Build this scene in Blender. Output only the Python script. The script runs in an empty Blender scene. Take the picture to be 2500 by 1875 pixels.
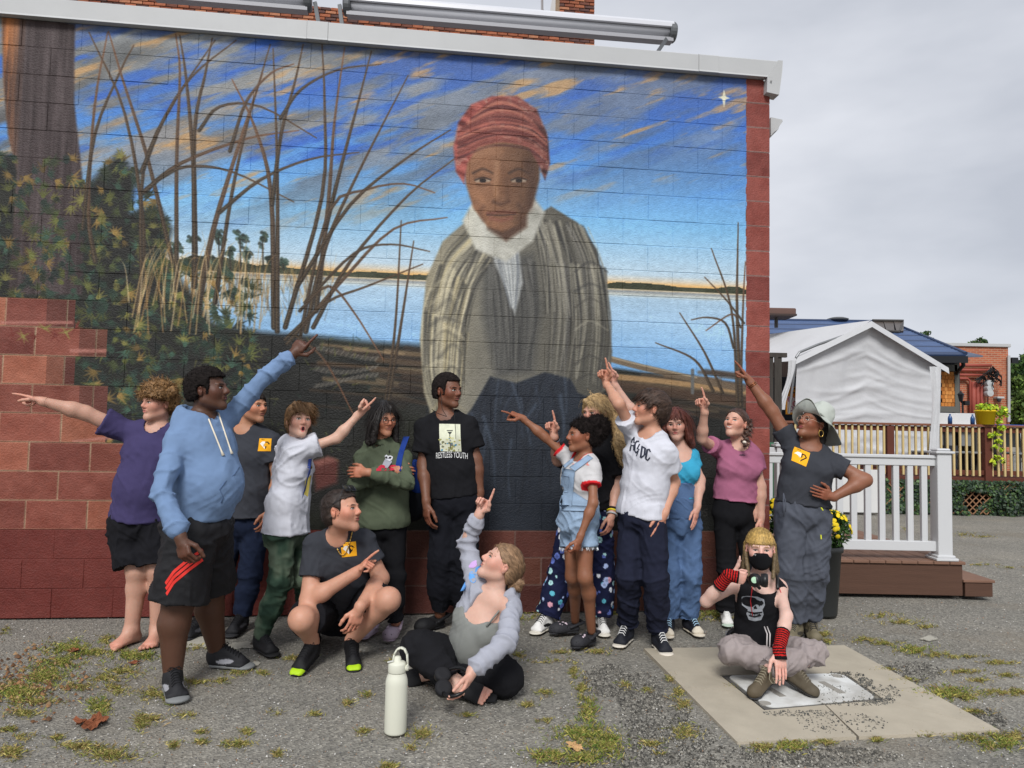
import bpy, math, random
import numpy as np
from mathutils import Vector, Matrix
from mathutils.bvhtree import BVHTree
rnd = random.Random(7)
sc = bpy.context.scene
COL = sc.collection
# ---------------------------------------------------------------- camera
CAM = np.array([0.0, 0.0, 1.40]); FPX = 1800.0
PITCH, ROLL = math.radians(3.27), math.radians(1.15)
F_ = np.array([0, math.cos(PITCH), math.sin(PITCH)])
R0 = np.array([1.0, 0, 0]); U0 = np.cross(R0, F_)
R_ = R0 * math.cos(ROLL) + U0 * math.sin(ROLL)
U_ = U0 * math.cos(ROLL) - R0 * math.sin(ROLL)
cd = bpy.data.cameras.new('camera'); cam = bpy.data.objects.new('camera', cd); COL.objects.link(cam)
cd.sensor_width = 36.0; cd.lens = 36.0 * FPX / 2500.0; cd.clip_start = 0.05; cd.clip_end = 3000
cam.matrix_world = Matrix(((R_[0], U_[0], -F_[0], CAM[0]), (R_[1], U_[1], -F_[1], CAM[1]), (R_[2], U_[2], -F_[2], CAM[2]), (0, 0, 0, 1)))
sc.camera = cam
# ---------------------------------------------------------------- sky, sun, exposure
world = bpy.data.worlds.new('World'); sc.world = world; world.use_nodes = True
wn, wl = world.node_tree.nodes, world.node_tree.links
wn.clear()
wo = wn.new('ShaderNodeOutputWorld'); bg = wn.new('ShaderNodeBackground'); bg.inputs[1].default_value = 0.1
sky = wn.new('ShaderNodeTexSky'); sky.sky_type = 'NISHITA'; sky.sun_disc = False
SUN_EL, SUN_AZ = math.radians(42), math.radians(189)
sky.sun_elevation = SUN_EL; sky.sun_rotation = SUN_AZ
tc = wn.new('ShaderNodeTexCoord'); mp = wn.new('ShaderNodeMapping'); mp.inputs['Scale'].default_value = (1, 1, 2.6)
n1 = wn.new('ShaderNodeTexNoise'); n1.inputs['Scale'].default_value = 2.3; n1.inputs['Detail'].default_value = 5; n1.inputs['Roughness'].default_value = .5
cr = wn.new('ShaderNodeValToRGB'); e = cr.color_ramp.elements
e[0].position = .33; e[0].color = (.55, .58, .65, 1); e[1].position = .68; e[1].color = (.84, .86, .92, 1)
sc8 = wn.new('ShaderNodeVectorMath'); sc8.operation = 'SCALE'; sc8.inputs[3].default_value = 4.85
mx = wn.new('ShaderNodeMix'); mx.data_type = 'RGBA'; mx.inputs[0].default_value = .97
wl.new(tc.outputs['Generated'], mp.inputs[0]); wl.new(mp.outputs[0], n1.inputs['Vector']); wl.new(n1.outputs['Fac'], cr.inputs[0])
wl.new(cr.outputs[0], sc8.inputs[0]); wl.new(sky.outputs[0], mx.inputs[6]); wl.new(sc8.outputs[0], mx.inputs[7])
wl.new(mx.outputs[2], bg.inputs[0]); wl.new(bg.outputs[0], wo.inputs[0])
sd = bpy.data.lights.new('sun', 'SUN'); sd.energy = 1.5; sd.angle = math.radians(18); sd.color = (1, .985, .965)
sun = bpy.data.objects.new('sun', sd); COL.objects.link(sun)
sdir = Vector((math.sin(SUN_AZ) * math.cos(SUN_EL), math.cos(SUN_AZ) * math.cos(SUN_EL), math.sin(SUN_EL)))
sun.rotation_euler = sdir.to_track_quat('Z', 'Y').to_euler(); sun.location = sdir * 20
sc.view_settings.view_transform = 'Standard'; sc.view_settings.look = 'None'
sc.view_settings.gamma = 1; sc.view_settings.use_curve_mapping = False; sc.view_settings.exposure = 1.0

# ---------------------------------------------------------------- photo pixel -> point in the place
def ray(px, py):
    return F_ * FPX + (px - 1250) * R_ - (py - 937.5) * U_
def P(px, py, Y):
    d = ray(px, py); return CAM + d * (Y / d[1])
def G(px, py, z=0.0):
    d = ray(px, py); return CAM + d * ((z - CAM[2]) / d[2])
WA = np.array([-3.59, 5.17, 0]); WB = np.array([2.06, 5.88, 0])
WD = (WB - WA) / np.linalg.norm(WB - WA); WN = np.array([WD[1], -WD[0], 0])   # WN faces the camera
def W(px, py):
    d = ray(px, py); t = (WA - CAM).dot(WN) / d.dot(WN); p = CAM + d * t
    return np.array([(p - WB).dot(WD), p[2]])        # u (0 at the corner, negative to the left), height
def wallpt(u, v, off=0.0):
    return WB + WD * u + WN * off + np.array([0, 0, v])

# ---------------------------------------------------------------- object helpers
ORG = {}
def arr(v): return np.asarray(v, dtype=np.float64)
def lin(c):
    return tuple(((x / 255) / 12.92 if x / 255 <= .04045 else ((x / 255 + .055) / 1.055) ** 2.4) for x in c)
def tag(o, label=None, cat=None, group=None, kind=None):
    for k, v in (('label', label), ('category', cat), ('group', group), ('kind', kind)):
        if v: o[k] = v
    return o
def thing(name, label, cat, loc=(0, 0, 0), group=None, kind=None):
    o = bpy.data.objects.new(name, None); COL.objects.link(o); o.location = loc; o.empty_display_size = .1
    ORG[o.name] = arr(loc)
    return tag(o, label, cat, group, kind)
def mesh_data(name, V, F, mats=None, smooth=True, C=None, mi=None, uv=None):
    V = np.asarray(V, dtype=np.float32)
    me = bpy.data.meshes.new(name)
    if isinstance(F, np.ndarray):
        n, k = F.shape
        me.vertices.add(len(V)); me.vertices.foreach_set('co', V.ravel())
        me.loops.add(n * k); me.loops.foreach_set('vertex_index', F.astype(np.int32).ravel())
        me.polygons.add(n); me.polygons.foreach_set('loop_start', np.arange(0, n * k, k, dtype=np.int32))
        me.update(calc_edges=True)
    else:
        me.from_pydata(V.tolist(), [], [list(map(int, f)) for f in F])
    if smooth: me.polygons.foreach_set('use_smooth', np.ones(len(me.polygons), dtype=bool))
    if C is not None:
        a = me.color_attributes.new('Col', 'FLOAT_COLOR', 'POINT')
        CC = np.ones((len(V), 4), dtype=np.float32); CC[:, :3] = C; a.data.foreach_set('color', CC.ravel())
    for m in (mats if isinstance(mats, (list, tuple)) else [mats]):
        if m: me.materials.append(m)
    if mi is not None: me.polygons.foreach_set('material_index', np.asarray(mi, dtype=np.int32))
    me.update()
    return me
def obj(name, V, F, mat, parent=None, smooth=True, C=None, mi=None, loc=None):
    """link world-space geometry as ONE mesh object (origin: parent's, or loc)"""
    V = np.asarray(V, dtype=np.float64)
    o_ = ORG[parent.name] if parent is not None else (arr(loc) if loc is not None else np.zeros(3))
    me = mesh_data(name, V - o_, F, mat, smooth, C, mi)
    o = bpy.data.objects.new(name, me); COL.objects.link(o)
    if parent is not None: o.parent = parent
    else: o.location = o_
    ORG[o.name] = o_
    return o
class MB:
    """collects simple shapes"""
    def __init__(s): s.V = []; s.F = []; s.n = 0; s.M = []
    def add(s, V, F, m=0):
        V = np.asarray(V, float).reshape(-1, 3); s.V.append(V); s.F += [tuple(i + s.n for i in f) for f in F]; s.M += [m] * len(F); s.n += len(V)
    def box(s, c, h, A=None, m=0, bev=0.0):
        c = arr(c); h = arr(h); A = np.eye(3) if A is None else arr(A)
        if bev <= 0:
            V = [c + (A.T @ (h * arr((x, y, z)))) for x in (-1, 1) for y in (-1, 1) for z in (-1, 1)]
            s.add(V, [(0, 1, 3, 2), (4, 6, 7, 5), (0, 4, 5, 1), (2, 3, 7, 6), (0, 2, 6, 4), (1, 5, 7, 3)], m)
        else:
            V = []; idx = {}
            for x in (-1, 1):
                for y in (-1, 1):
                    for z in (-1, 1):
                        for a in range(3):
                            q = h - bev; q[a] = h[a]; idx[(x, y, z, a)] = len(V); V.append(c + A.T @ (q * arr((x, y, z))))
            F = []
            def face(l, n):
                P_ = [V[i] for i in l]; nn = np.cross(P_[1] - P_[0], P_[2] - P_[0])
                F.append(tuple(l) if nn.dot(A.T @ arr(n)) > 0 else tuple(reversed(l)))
            for a in range(3):
                b, d = [(1, 2), (0, 2), (0, 1)][a]
                for sg in (-1, 1):
                    l = []
                    for sb, s_d in ((-1, -1), (1, -1), (1, 1), (-1, 1)):
                        t = [0, 0, 0]; t[a] = sg; t[b] = sb; t[d] = s_d; l.append(idx[(*t, a)])
                    n = [0, 0, 0]; n[a] = sg; face(l, n)
                for sb in (-1, 1):
                    for s_d in (-1, 1):
                        t1 = [0, 0, 0]; t1[a] = -1; t1[b] = sb; t1[d] = s_d; t2 = list(t1); t2[a] = 1
                        n = [0, 0, 0]; n[b] = sb; n[d] = s_d
                        face([idx[(*t1, b)], idx[(*t2, b)], idx[(*t2, d)], idx[(*t1, d)]], n)
            for x in (-1, 1):
                for y in (-1, 1):
                    for z in (-1, 1): face([idx[(x, y, z, a)] for a in range(3)], (x, y, z))
            s.add(V, F, m)
        return s
    def bar(s, a, b, w, t, up=(0, 0, 1), m=0, bev=0.0):
        a, b = arr(a), arr(b); d = b - a; L = np.linalg.norm(d); d = d / L
        x = np.cross(d, arr(up)); x /= np.linalg.norm(x); y = np.cross(x, d)
        return s.box((a + b) / 2, (L / 2, w / 2, t / 2), np.array([d, x, y]), m, bev)
    def tube(s, pts, r, n=8, m=0, caps=True):
        pts = [arr(p) for p in pts]; N = len(pts); rs = r if hasattr(r, '__len__') else [r] * N
        V = []; x = None
        for i, p in enumerate(pts):
            d = pts[min(i + 1, N - 1)] - pts[max(i - 1, 0)]; d = d / (np.linalg.norm(d) + 1e-12)
            if x is None:
                x = np.cross(d, (0, 0, 1.0));
                if np.linalg.norm(x) < .1: x = np.cross(d, (1.0, 0, 0))
            x = x - d * x.dot(d); x /= np.linalg.norm(x); y = np.cross(d, x)
            for k in range(n):
                a_ = 2 * math.pi * k / n; V.append(p + rs[i] * (math.cos(a_) * x + math.sin(a_) * y))
        F = [(i * n + k, i * n + (k + 1) % n, (i + 1) * n + (k + 1) % n, (i + 1) * n + k) for i in range(N - 1) for k in range(n)]
        if caps: F += [tuple(range(n - 1, -1, -1)), tuple((N - 1) * n + k for k in range(n))]
        s.add(V, F, m); return s
    def lathe(s, c, prof, n=24, m=0, ax=(0, 0, 1)):
        c = arr(c); az = arr(ax) / np.linalg.norm(ax); x = np.cross(az, (0, 1.0, 0.001)); x /= np.linalg.norm(x); y = np.cross(az, x)
        V = []
        for r, z in prof:
            for k in range(n):
                a = 2 * math.pi * k / n; V.append(c + r * (math.cos(a) * x + math.sin(a) * y) + z * az)
        N = len(prof)
        F = [(i * n + k, i * n + (k + 1) % n, (i + 1) * n + (k + 1) % n, (i + 1) * n + k) for i in range(N - 1) for k in range(n)]
        if prof[0][0] > 1e-4: F.append(tuple(range(n - 1, -1, -1)))
        if prof[-1][0] > 1e-4: F.append(tuple((N - 1) * n + k for k in range(n)))
        s.add(V, F, m); return s
    def prism(s, poly, d, m=0):
        """poly: list of 3D points (planar), d: extrusion vector"""
        poly = [arr(p) for p in poly]; d = arr(d); n = len(poly)
        V = poly + [p + d for p in poly]
        F = [tuple(range(n)), tuple(range(2 * n - 1, n - 1, -1))] + [((k + 1) % n, k, n + k, n + (k + 1) % n) for k in range(n)]
        s.add(V, F, m); return s
    def sheet(s, grid, m=0):
        g = np.asarray(grid, float); a, b = g.shape[:2]
        s.add(g.reshape(-1, 3), [(i * b + j, i * b + j + 1, (i + 1) * b + j + 1, (i + 1) * b + j) for i in range(a - 1) for j in range(b - 1)], m); return s
    def build(s, name, mat, parent=None, smooth=False, C=None, loc=None):
        return obj(name, np.concatenate(s.V), s.F, mat, parent, smooth, C, s.M if isinstance(mat, (list, tuple)) else None, loc)

# ---------------------------------------------------------------- materials
def mat(name, col, rough=.85, spec=.3, metal=0.0, var=0.0, vscale=6.0, bump=0.0, bscale=60.0, detail=3, attr=False, sss=0.0, obj_co=True, bdist=.01, stretch=None, var2=None, crease=0.0):
    m = bpy.data.materials.new(name); m.use_nodes = True; nt = m.node_tree; N, L = nt.nodes, nt.links
    b = N['Principled BSDF']; b.inputs['Roughness'].default_value = rough; b.inputs['Metallic'].default_value = metal
    b.inputs['Specular IOR Level'].default_value = spec
    c = (*lin(col), 1) if max(col) > 1.0 else (*col, 1)
    t = N.new('ShaderNodeTexCoord'); src = t.outputs['Object']
    if stretch:
        mp = N.new('ShaderNodeMapping'); mp.inputs['Scale'].default_value = stretch; L.new(src, mp.inputs[0]); src = mp.outputs[0]
    colout = None
    if attr:
        a = N.new('ShaderNodeAttribute'); a.attribute_name = 'Col'; colout = a.outputs['Color']
    if var > 0:
        n = N.new('ShaderNodeTexNoise'); n.inputs['Scale'].default_value = vscale; n.inputs['Detail'].default_value = 6; n.inputs['Roughness'].default_value = .6
        L.new(src, n.inputs['Vector'])
        mr = N.new('ShaderNodeMapRange'); mr.inputs['From Min'].default_value = .25; mr.inputs['From Max'].default_value = .75
        mr.inputs['To Min'].default_value = 1 - var; mr.inputs['To Max'].default_value = 1 + var
        L.new(n.outputs['Fac'], mr.inputs['Value'])
        if var2 is not None:
            mm = N.new('ShaderNodeMix'); mm.data_type = 'RGBA'; mm.inputs[6].default_value = c; mm.inputs[7].default_value = (*lin(var2), 1)
            n2 = N.new('ShaderNodeTexNoise'); n2.inputs['Scale'].default_value = vscale * .6; n2.inputs['Detail'].default_value = 5
            L.new(src, n2.inputs['Vector']); r2 = N.new('ShaderNodeMapRange'); r2.inputs['From Min'].default_value = .42; r2.inputs['From Max'].default_value = .62
            L.new(n2.outputs['Fac'], r2.inputs['Value']); L.new(r2.outputs[0], mm.inputs[0]); colout = mm.outputs[2]
        vm = N.new('ShaderNodeVectorMath'); vm.operation = 'SCALE'
        if colout is not None: L.new(colout, vm.inputs[0])
        else: vm.inputs[0].default_value = c[:3]
        L.new(mr.outputs[0], vm.inputs[3]); colout = vm.outputs[0]
    if colout is not None: L.new(colout, b.inputs['Base Color'])
    else: b.inputs['Base Color'].default_value = c
    if bump > 0:
        n = N.new('ShaderNodeTexNoise'); n.inputs['Scale'].default_value = bscale; n.inputs['Detail'].default_value = detail; n.inputs['Roughness'].default_value = .6
        L.new(src, n.inputs['Vector']); bp = N.new('ShaderNodeBump'); bp.inputs['Strength'].default_value = bump; bp.inputs['Distance'].default_value = bdist
        L.new(n.outputs['Fac'], bp.inputs['Height']); L.new(bp.outputs[0], b.inputs['Normal'])
    if crease > 0:
        n = N.new('ShaderNodeTexNoise'); n.noise_type = 'RIDGED_MULTIFRACTAL'; n.inputs['Scale'].default_value = 5.5; n.inputs['Detail'].default_value = 3; n.inputs['Roughness'].default_value = .45; n.inputs['Distortion'].default_value = .9
        mp = N.new('ShaderNodeMapping'); mp.inputs['Rotation'].default_value = (.3, .5, .4); mp.inputs['Scale'].default_value = (1.5, 1.5, .8); L.new(t.outputs['Object'], mp.inputs[0]); L.new(mp.outputs[0], n.inputs['Vector'])
        b2 = N.new('ShaderNodeBump'); b2.inputs['Strength'].default_value = crease; b2.inputs['Distance'].default_value = .022; L.new(n.outputs['Fac'], b2.inputs['Height'])
        if bump > 0: L.new(bp.outputs[0], b2.inputs['Normal'])
        L.new(b2.outputs[0], b.inputs['Normal'])
    if sss > 0:
        b.inputs['Subsurface Weight'].default_value = sss; b.inputs['Subsurface Radius'].default_value = (1, .35, .2); b.inputs['Subsurface Scale'].default_value = .006
    return m

# ---------------------------------------------------------------- noise
def _hash(ix, iy, iz, s):
    h = (ix.astype(np.int64) * 374761393 + iy.astype(np.int64) * 668265263 + iz.astype(np.int64) * 2147483647 + s * 974634777) & 0xFFFFFFFF
    h = ((h ^ (h >> 13)) * 1274126177) & 0xFFFFFFFF
    return ((h ^ (h >> 16)) & 0xFFFF) / 32767.5 - 1.0
def noise3(p, seed=0):
    p = np.asarray(p); f = np.floor(p); i = f.astype(np.int64); t = p - f; t = t * t * (3 - 2 * t); r = 0
    for dx in (0, 1):
        for dy in (0, 1):
            for dz in (0, 1):
                w = (t[..., 0] if dx else 1 - t[..., 0]) * (t[..., 1] if dy else 1 - t[..., 1]) * (t[..., 2] if dz else 1 - t[..., 2])
                r = r + w * _hash(i[..., 0] + dx, i[..., 1] + dy, i[..., 2] + dz, seed)
    return r
def fbm(p, o=4, seed=0):
    r = 0; a = 1; s = 0
    for k in range(o): r = r + a * noise3(p * 2 ** k + k * 17.3, seed + k); s += a; a *= .5
    return r / s

_T2 = {}
def noise2(x, y, seed=0):
    fx, fy = np.floor(x), np.floor(y); ix, iy = fx.astype(np.int32), fy.astype(np.int32); tx, ty = (x - fx).astype(np.float32), (y - fy).astype(np.float32); tx = tx * tx * (3 - 2 * tx); ty = ty * ty * (3 - 2 * ty)
    if seed not in _T2: _T2[seed] = np.random.RandomState(seed + 11).uniform(-1, 1, (256, 256)).astype(np.float32)
    T_ = _T2[seed]; a, b = ix & 255, (ix + 1) & 255; c, d = iy & 255, (iy + 1) & 255
    return (T_[a, c] * (1 - tx) + T_[b, c] * tx) * (1 - ty) + (T_[a, d] * (1 - tx) + T_[b, d] * tx) * ty
def fbm2(x, y, o=4, seed=0):
    r = 0; a = 1; s = 0
    for k in range(o): r = r + a * noise2(x * 2 ** k + k * 17.3, y * 2 ** k + k * 5.1, seed + k * 3); s += a; a *= .5
    return r / s
# ================================================================ distance-field figures
def nrm(v): v = arr(v); return v / (np.linalg.norm(v) + 1e-12)
def lerp(a, b, t): return arr(a) * (1 - t) + arr(b) * t
class Sdf:
    def __init__(s): s.p = []
    def copy(s): q = Sdf(); q.p = list(s.p); return q
    def _add(s, fn, lo, hi, k, op): s.p.append((fn, lo, hi, k, op)); return s
    def cap(s, a, b, ra, rb, k=.02, fa=False, fb=False, op=0):
        a = arr(a); b = arr(b); d = b - a; L = np.linalg.norm(d) + 1e-9; d = d / L
        def fn(x, y, z):
            px, py, pz = x - a[0], y - a[1], z - a[2]; w = px * d[0] + py * d[1] + pz * d[2]; t = np.clip(w / L, 0, 1)
            r = np.sqrt((px - t * L * d[0]) ** 2 + (py - t * L * d[1]) ** 2 + (pz - t * L * d[2]) ** 2) - (ra + (rb - ra) * t)
            if fa: r = np.maximum(r, -w)
            if fb: r = np.maximum(r, w - L)
            return r
        m = max(ra, rb); return s._add(fn, np.minimum(a, b) - m, np.maximum(a, b) + m, k, op)
    def ecap(s, a, b, A, B, lat, k=.03, fa=False, fb=False, op=0, cz=None):
        """segment with elliptical section: A=(half width, half depth) at a, B at b; lat = lateral axis"""
        a = arr(a); b = arr(b); d = b - a; L = np.linalg.norm(d) + 1e-9; d = d / L
        l = arr(lat) - d * d.dot(arr(lat)); l = nrm(l); f = np.cross(d, l)
        cw = cz
        def fn(x, y, z):
            px, py, pz = x - a[0], y - a[1], z - a[2]; w = px * d[0] + py * d[1] + pz * d[2]; t = np.clip(w / L, 0, 1)
            u = px * l[0] + py * l[1] + pz * l[2]; v = px * f[0] + py * f[1] + pz * f[2]; e_ = w - t * L
            wu = A[0] + (B[0] - A[0]) * t; wv = A[1] + (B[1] - A[1]) * t; we = cw or wv
            q = np.sqrt((u / wu) ** 2 + (v / wv) ** 2 + (e_ / we) ** 2) + 1e-9
            g = np.sqrt((u / wu ** 2) ** 2 + (v / wv ** 2) ** 2 + (e_ / we ** 2) ** 2) + 1e-6
            r = np.maximum(q * (q - 1) / g, (q - 1) * min(A[1], B[1], A[0], B[0]))
            r = np.where(q < 1, (q - 1) * np.minimum(wu, wv), r)
            if fa: r = np.maximum(r, -w)
            if fb: r = np.maximum(r, w - L)
            return r
        m = max(A + B); return s._add(fn, np.minimum(a, b) - m, np.maximum(a, b) + m, k, op)
    def ell(s, c, R, rad, k=.02, op=0):
        c = arr(c); R = arr(R); rad = arr(rad)
        def fn(x, y, z):
            px, py, pz = x - c[0], y - c[1], z - c[2]
            q2 = 0; g2 = 0
            for i in range(3):
                u = px * R[i, 0] + py * R[i, 1] + pz * R[i, 2]; q2 = q2 + (u / rad[i]) ** 2; g2 = g2 + (u / rad[i] ** 2) ** 2
            q = np.sqrt(q2) + 1e-9
            return np.where(q < 1, (q - 1) * rad.min(), q * (q - 1) / (np.sqrt(g2) + 1e-6))
        m = rad.max(); return s._add(fn, c - m, c + m, k, op)
    def union(s, sub, k):
        q = list(sub.p); lo, hi = sub.bounds(0)
        def fn(x, y, z):
            F = q[0][0](x, y, z)
            for f_, _, _, k_, o_ in q[1:]: F = s.comb(F, f_(x, y, z), k_, o_)
            return F
        return s._add(fn, lo, hi, k, 0)
    def ball(s, c, r, k=.02, op=0): return s.cap(c, arr(c) + (0, 0, 1e-5), r, r, k, op=op)
    def plane(s, c, n, k=0.0):
        """keep the side n points away from"""
        c = arr(c); n = nrm(n)
        return s._add(lambda x, y, z: (x - c[0]) * n[0] + (y - c[1]) * n[1] + (z - c[2]) * n[2], None, None, k, 2)
    def bounds(s, pad=.03):
        lo = np.min([q[1] for q in s.p if q[1] is not None and q[4] == 0], axis=0) - pad
        hi = np.max([q[2] for q in s.p if q[2] is not None and q[4] == 0], axis=0) + pad
        return lo, hi
    def eval(s, xs, ys, zs):
        F = np.ones((len(xs), len(ys), len(zs)), dtype=np.float32); h = xs[1] - xs[0]
        for fn, lo, hi, k, op in s.p:
            if lo is None: sl = (slice(None),) * 3
            else:
                m = k + 3 * h; sl = tuple(slice(np.searchsorted(ax, lo[i] - m), np.searchsorted(ax, hi[i] + m)) for i, ax in enumerate((xs, ys, zs)))
                if any(q.start >= q.stop for q in sl): continue
            d = fn(xs[sl[0]][:, None, None], ys[sl[1]][None, :, None], zs[sl[2]][None, None, :])
            F[sl] = s.comb(F[sl], d, k, op)
        return F
    @staticmethod
    def comb(a, d, k, op):
        if op == 0:
            if k <= 0: return np.minimum(a, d)
            hh = np.clip(.5 + .5 * (a - d) / k, 0, 1); return a * (1 - hh) + d * hh - k * hh * (1 - hh)
        if op == 1: d = -d
        if k <= 0: return np.maximum(a, d)
        hh = np.clip(.5 - .5 * (a - d) / k, 0, 1); return a * (1 - hh) + d * hh + k * hh * (1 - hh)
    def at(s, p):
        p = np.asarray(p); F = np.ones(p.shape[:-1])
        for fn, lo, hi, k, op in s.p:
            d = fn(p[..., 0], p[..., 1], p[..., 2])
            F = s.comb(F, d, k, op)
        return F
    def mesh(s, h, lo=None, hi=None):
        if lo is None: lo, hi = s.bounds()
        ax = [np.arange(lo[i], hi[i] + h, h) for i in range(3)]
        return nets(s.eval(*ax), lo, h)
EDG = [((0, 0, 0), (1, 0, 0)), ((0, 1, 0), (1, 1, 0)), ((0, 0, 1), (1, 0, 1)), ((0, 1, 1), (1, 1, 1)),
       ((0, 0, 0), (0, 1, 0)), ((1, 0, 0), (1, 1, 0)), ((0, 0, 1), (0, 1, 1)), ((1, 0, 1), (1, 1, 1)),
       ((0, 0, 0), (0, 0, 1)), ((1, 0, 0), (1, 0, 1)), ((0, 1, 0), (0, 1, 1)), ((1, 1, 0), (1, 1, 1))]
def nets(F, lo, h):
    S = F < 0; c = [S[a:S.shape[0] - 1 + a, b:S.shape[1] - 1 + b, d:S.shape[2] - 1 + d] for a in (0, 1) for b in (0, 1) for d in (0, 1)]
    al = c[0]; an = c[0]
    for q in c[1:]: al = al & q; an = an | q
    act = an & ~al; I, J, K = np.nonzero(act); n = len(I)
    vid = np.full(act.shape, -1, dtype=np.int64); vid[I, J, K] = np.arange(n)
    pos = np.zeros((n, 3)); cnt = np.zeros(n)
    for p, q in EDG:
        fa = F[I + p[0], J + p[1], K + p[2]]; fb = F[I + q[0], J + q[1], K + q[2]]
        m = (fa < 0) != (fb < 0); t = np.where(m, fa / np.where(m, fa - fb, 1), 0)
        for a in range(3): pos[:, a] += np.where(m, p[a] + t * (q[a] - p[a]), 0)
        cnt += m
    pos /= cnt[:, None]; V = arr(lo) + (np.stack([I, J, K], 1) + pos) * h
    Q = []
    for a in range(3):
        b, d = [(1, 2), (2, 0), (0, 1)][a]
        sl0 = [slice(None)] * 3; sl1 = [slice(None)] * 3; sl0[a] = slice(0, -1); sl1[a] = slice(1, None)
        A, B = S[tuple(sl0)], S[tuple(sl1)]; ch = A != B
        ch = ch.copy(); q = [slice(None)] * 3; q[b] = 0; ch[tuple(q)] = False; q = [slice(None)] * 3; q[d] = 0; ch[tuple(q)] = False
        q = [slice(None)] * 3; q[b] = -1; ch[tuple(q)] = False; q = [slice(None)] * 3; q[d] = -1; ch[tuple(q)] = False
        E = np.array(np.nonzero(ch)); ins = A[tuple(E)]
        def g(ob, od):
            X = E.copy(); X[b] -= ob; X[d] -= od; return vid[tuple(X)]
        f = np.stack([g(1, 1), g(0, 1), g(0, 0), g(1, 0)], 1)
        f[~ins] = f[~ins][:, ::-1]; Q.append(f)
    Q = np.concatenate(Q); Q = Q[(Q >= 0).all(1)]
    return V, Q
def compact(V, Q):
    u = np.unique(Q); mp = np.full(len(V), -1); mp[u] = np.arange(len(u)); return V[u], mp[Q]
def vnormals(V, Q):
    n = np.cross(V[Q[:, 2]] - V[Q[:, 0]], V[Q[:, 3]] - V[Q[:, 1]]); N = np.zeros_like(V)
    for k in range(4): np.add.at(N, Q[:, k], n)
    return N / (np.linalg.norm(N, axis=1, keepdims=True) + 1e-12)
def smooth_mesh(V, Q, it=1):
    for _ in range(it):
        A = np.zeros_like(V); c = np.zeros(len(V))
        for a, b in ((0, 1), (1, 2), (2, 3), (3, 0)):
            np.add.at(A, Q[:, a], V[Q[:, b]]); np.add.at(c, Q[:, a], 1); np.add.at(A, Q[:, b], V[Q[:, a]]); np.add.at(c, Q[:, b], 1)
        V = V * .4 + .6 * A / c[:, None]
    return V
def strands(V, N, C, count, L, comb, width=.003, seed=0, seg=5, lift=.15, wave=0.0, rough=.3, var=.5, start=.0):
    """ribbons of hair starting at points of a surface; returns V,F,C"""
    r = np.random.RandomState(seed); i = r.randint(0, len(V), count); p = V[i] + N[i] * start; n = N[i]
    col = np.asarray(C) * (1 + var * r.uniform(-1, 1, (count, 1))); Ls = (L(p) if callable(L) else L) * r.uniform(.6, 1.15, count)
    cd_ = comb(p); d = cd_ - n * (cd_ * n).sum(1, keepdims=True) * (1 - lift) + n * lift * .6; ph = r.uniform(0, 6.28, count); fr = r.uniform(.8, 1.2, count)
    d += rough * r.normal(0, 1, (count, 3)) * .5; d /= np.linalg.norm(d, axis=1, keepdims=True) + 1e-9
    sd_ = np.cross(d, n); sd_ /= np.linalg.norm(sd_, axis=1, keepdims=True) + 1e-9
    VV = []; 
    for k in range(seg + 1):
        w = width * (1 - .85 * (k / seg) ** 2) * .5; off = sd_ * (wave * np.sin(ph + fr * k * 2.2))[:, None] + n * (wave * np.cos(ph + fr * k * 2.2) * .8)[:, None] * (k > 0)
        VV += [p + off - sd_ * w, p + off + sd_ * w]
        p = p + d * (Ls / seg)[:, None]; cd_ = comb(p); d = d * .75 + cd_ * .25 + rough * .12 * r.normal(0, 1, (count, 3)); d /= np.linalg.norm(d, axis=1, keepdims=True) + 1e-9
    VV = np.stack(VV, 1); m = VV.shape[1]; base = np.arange(count)[:, None] * m
    F = np.concatenate([np.stack([base[:, 0] + 2 * k, base[:, 0] + 2 * k + 1, base[:, 0] + 2 * k + 3, base[:, 0] + 2 * k + 2], 1) for k in range(seg)])
    return VV.reshape(-1, 3), F, np.repeat(col, m, axis=0)

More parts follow.
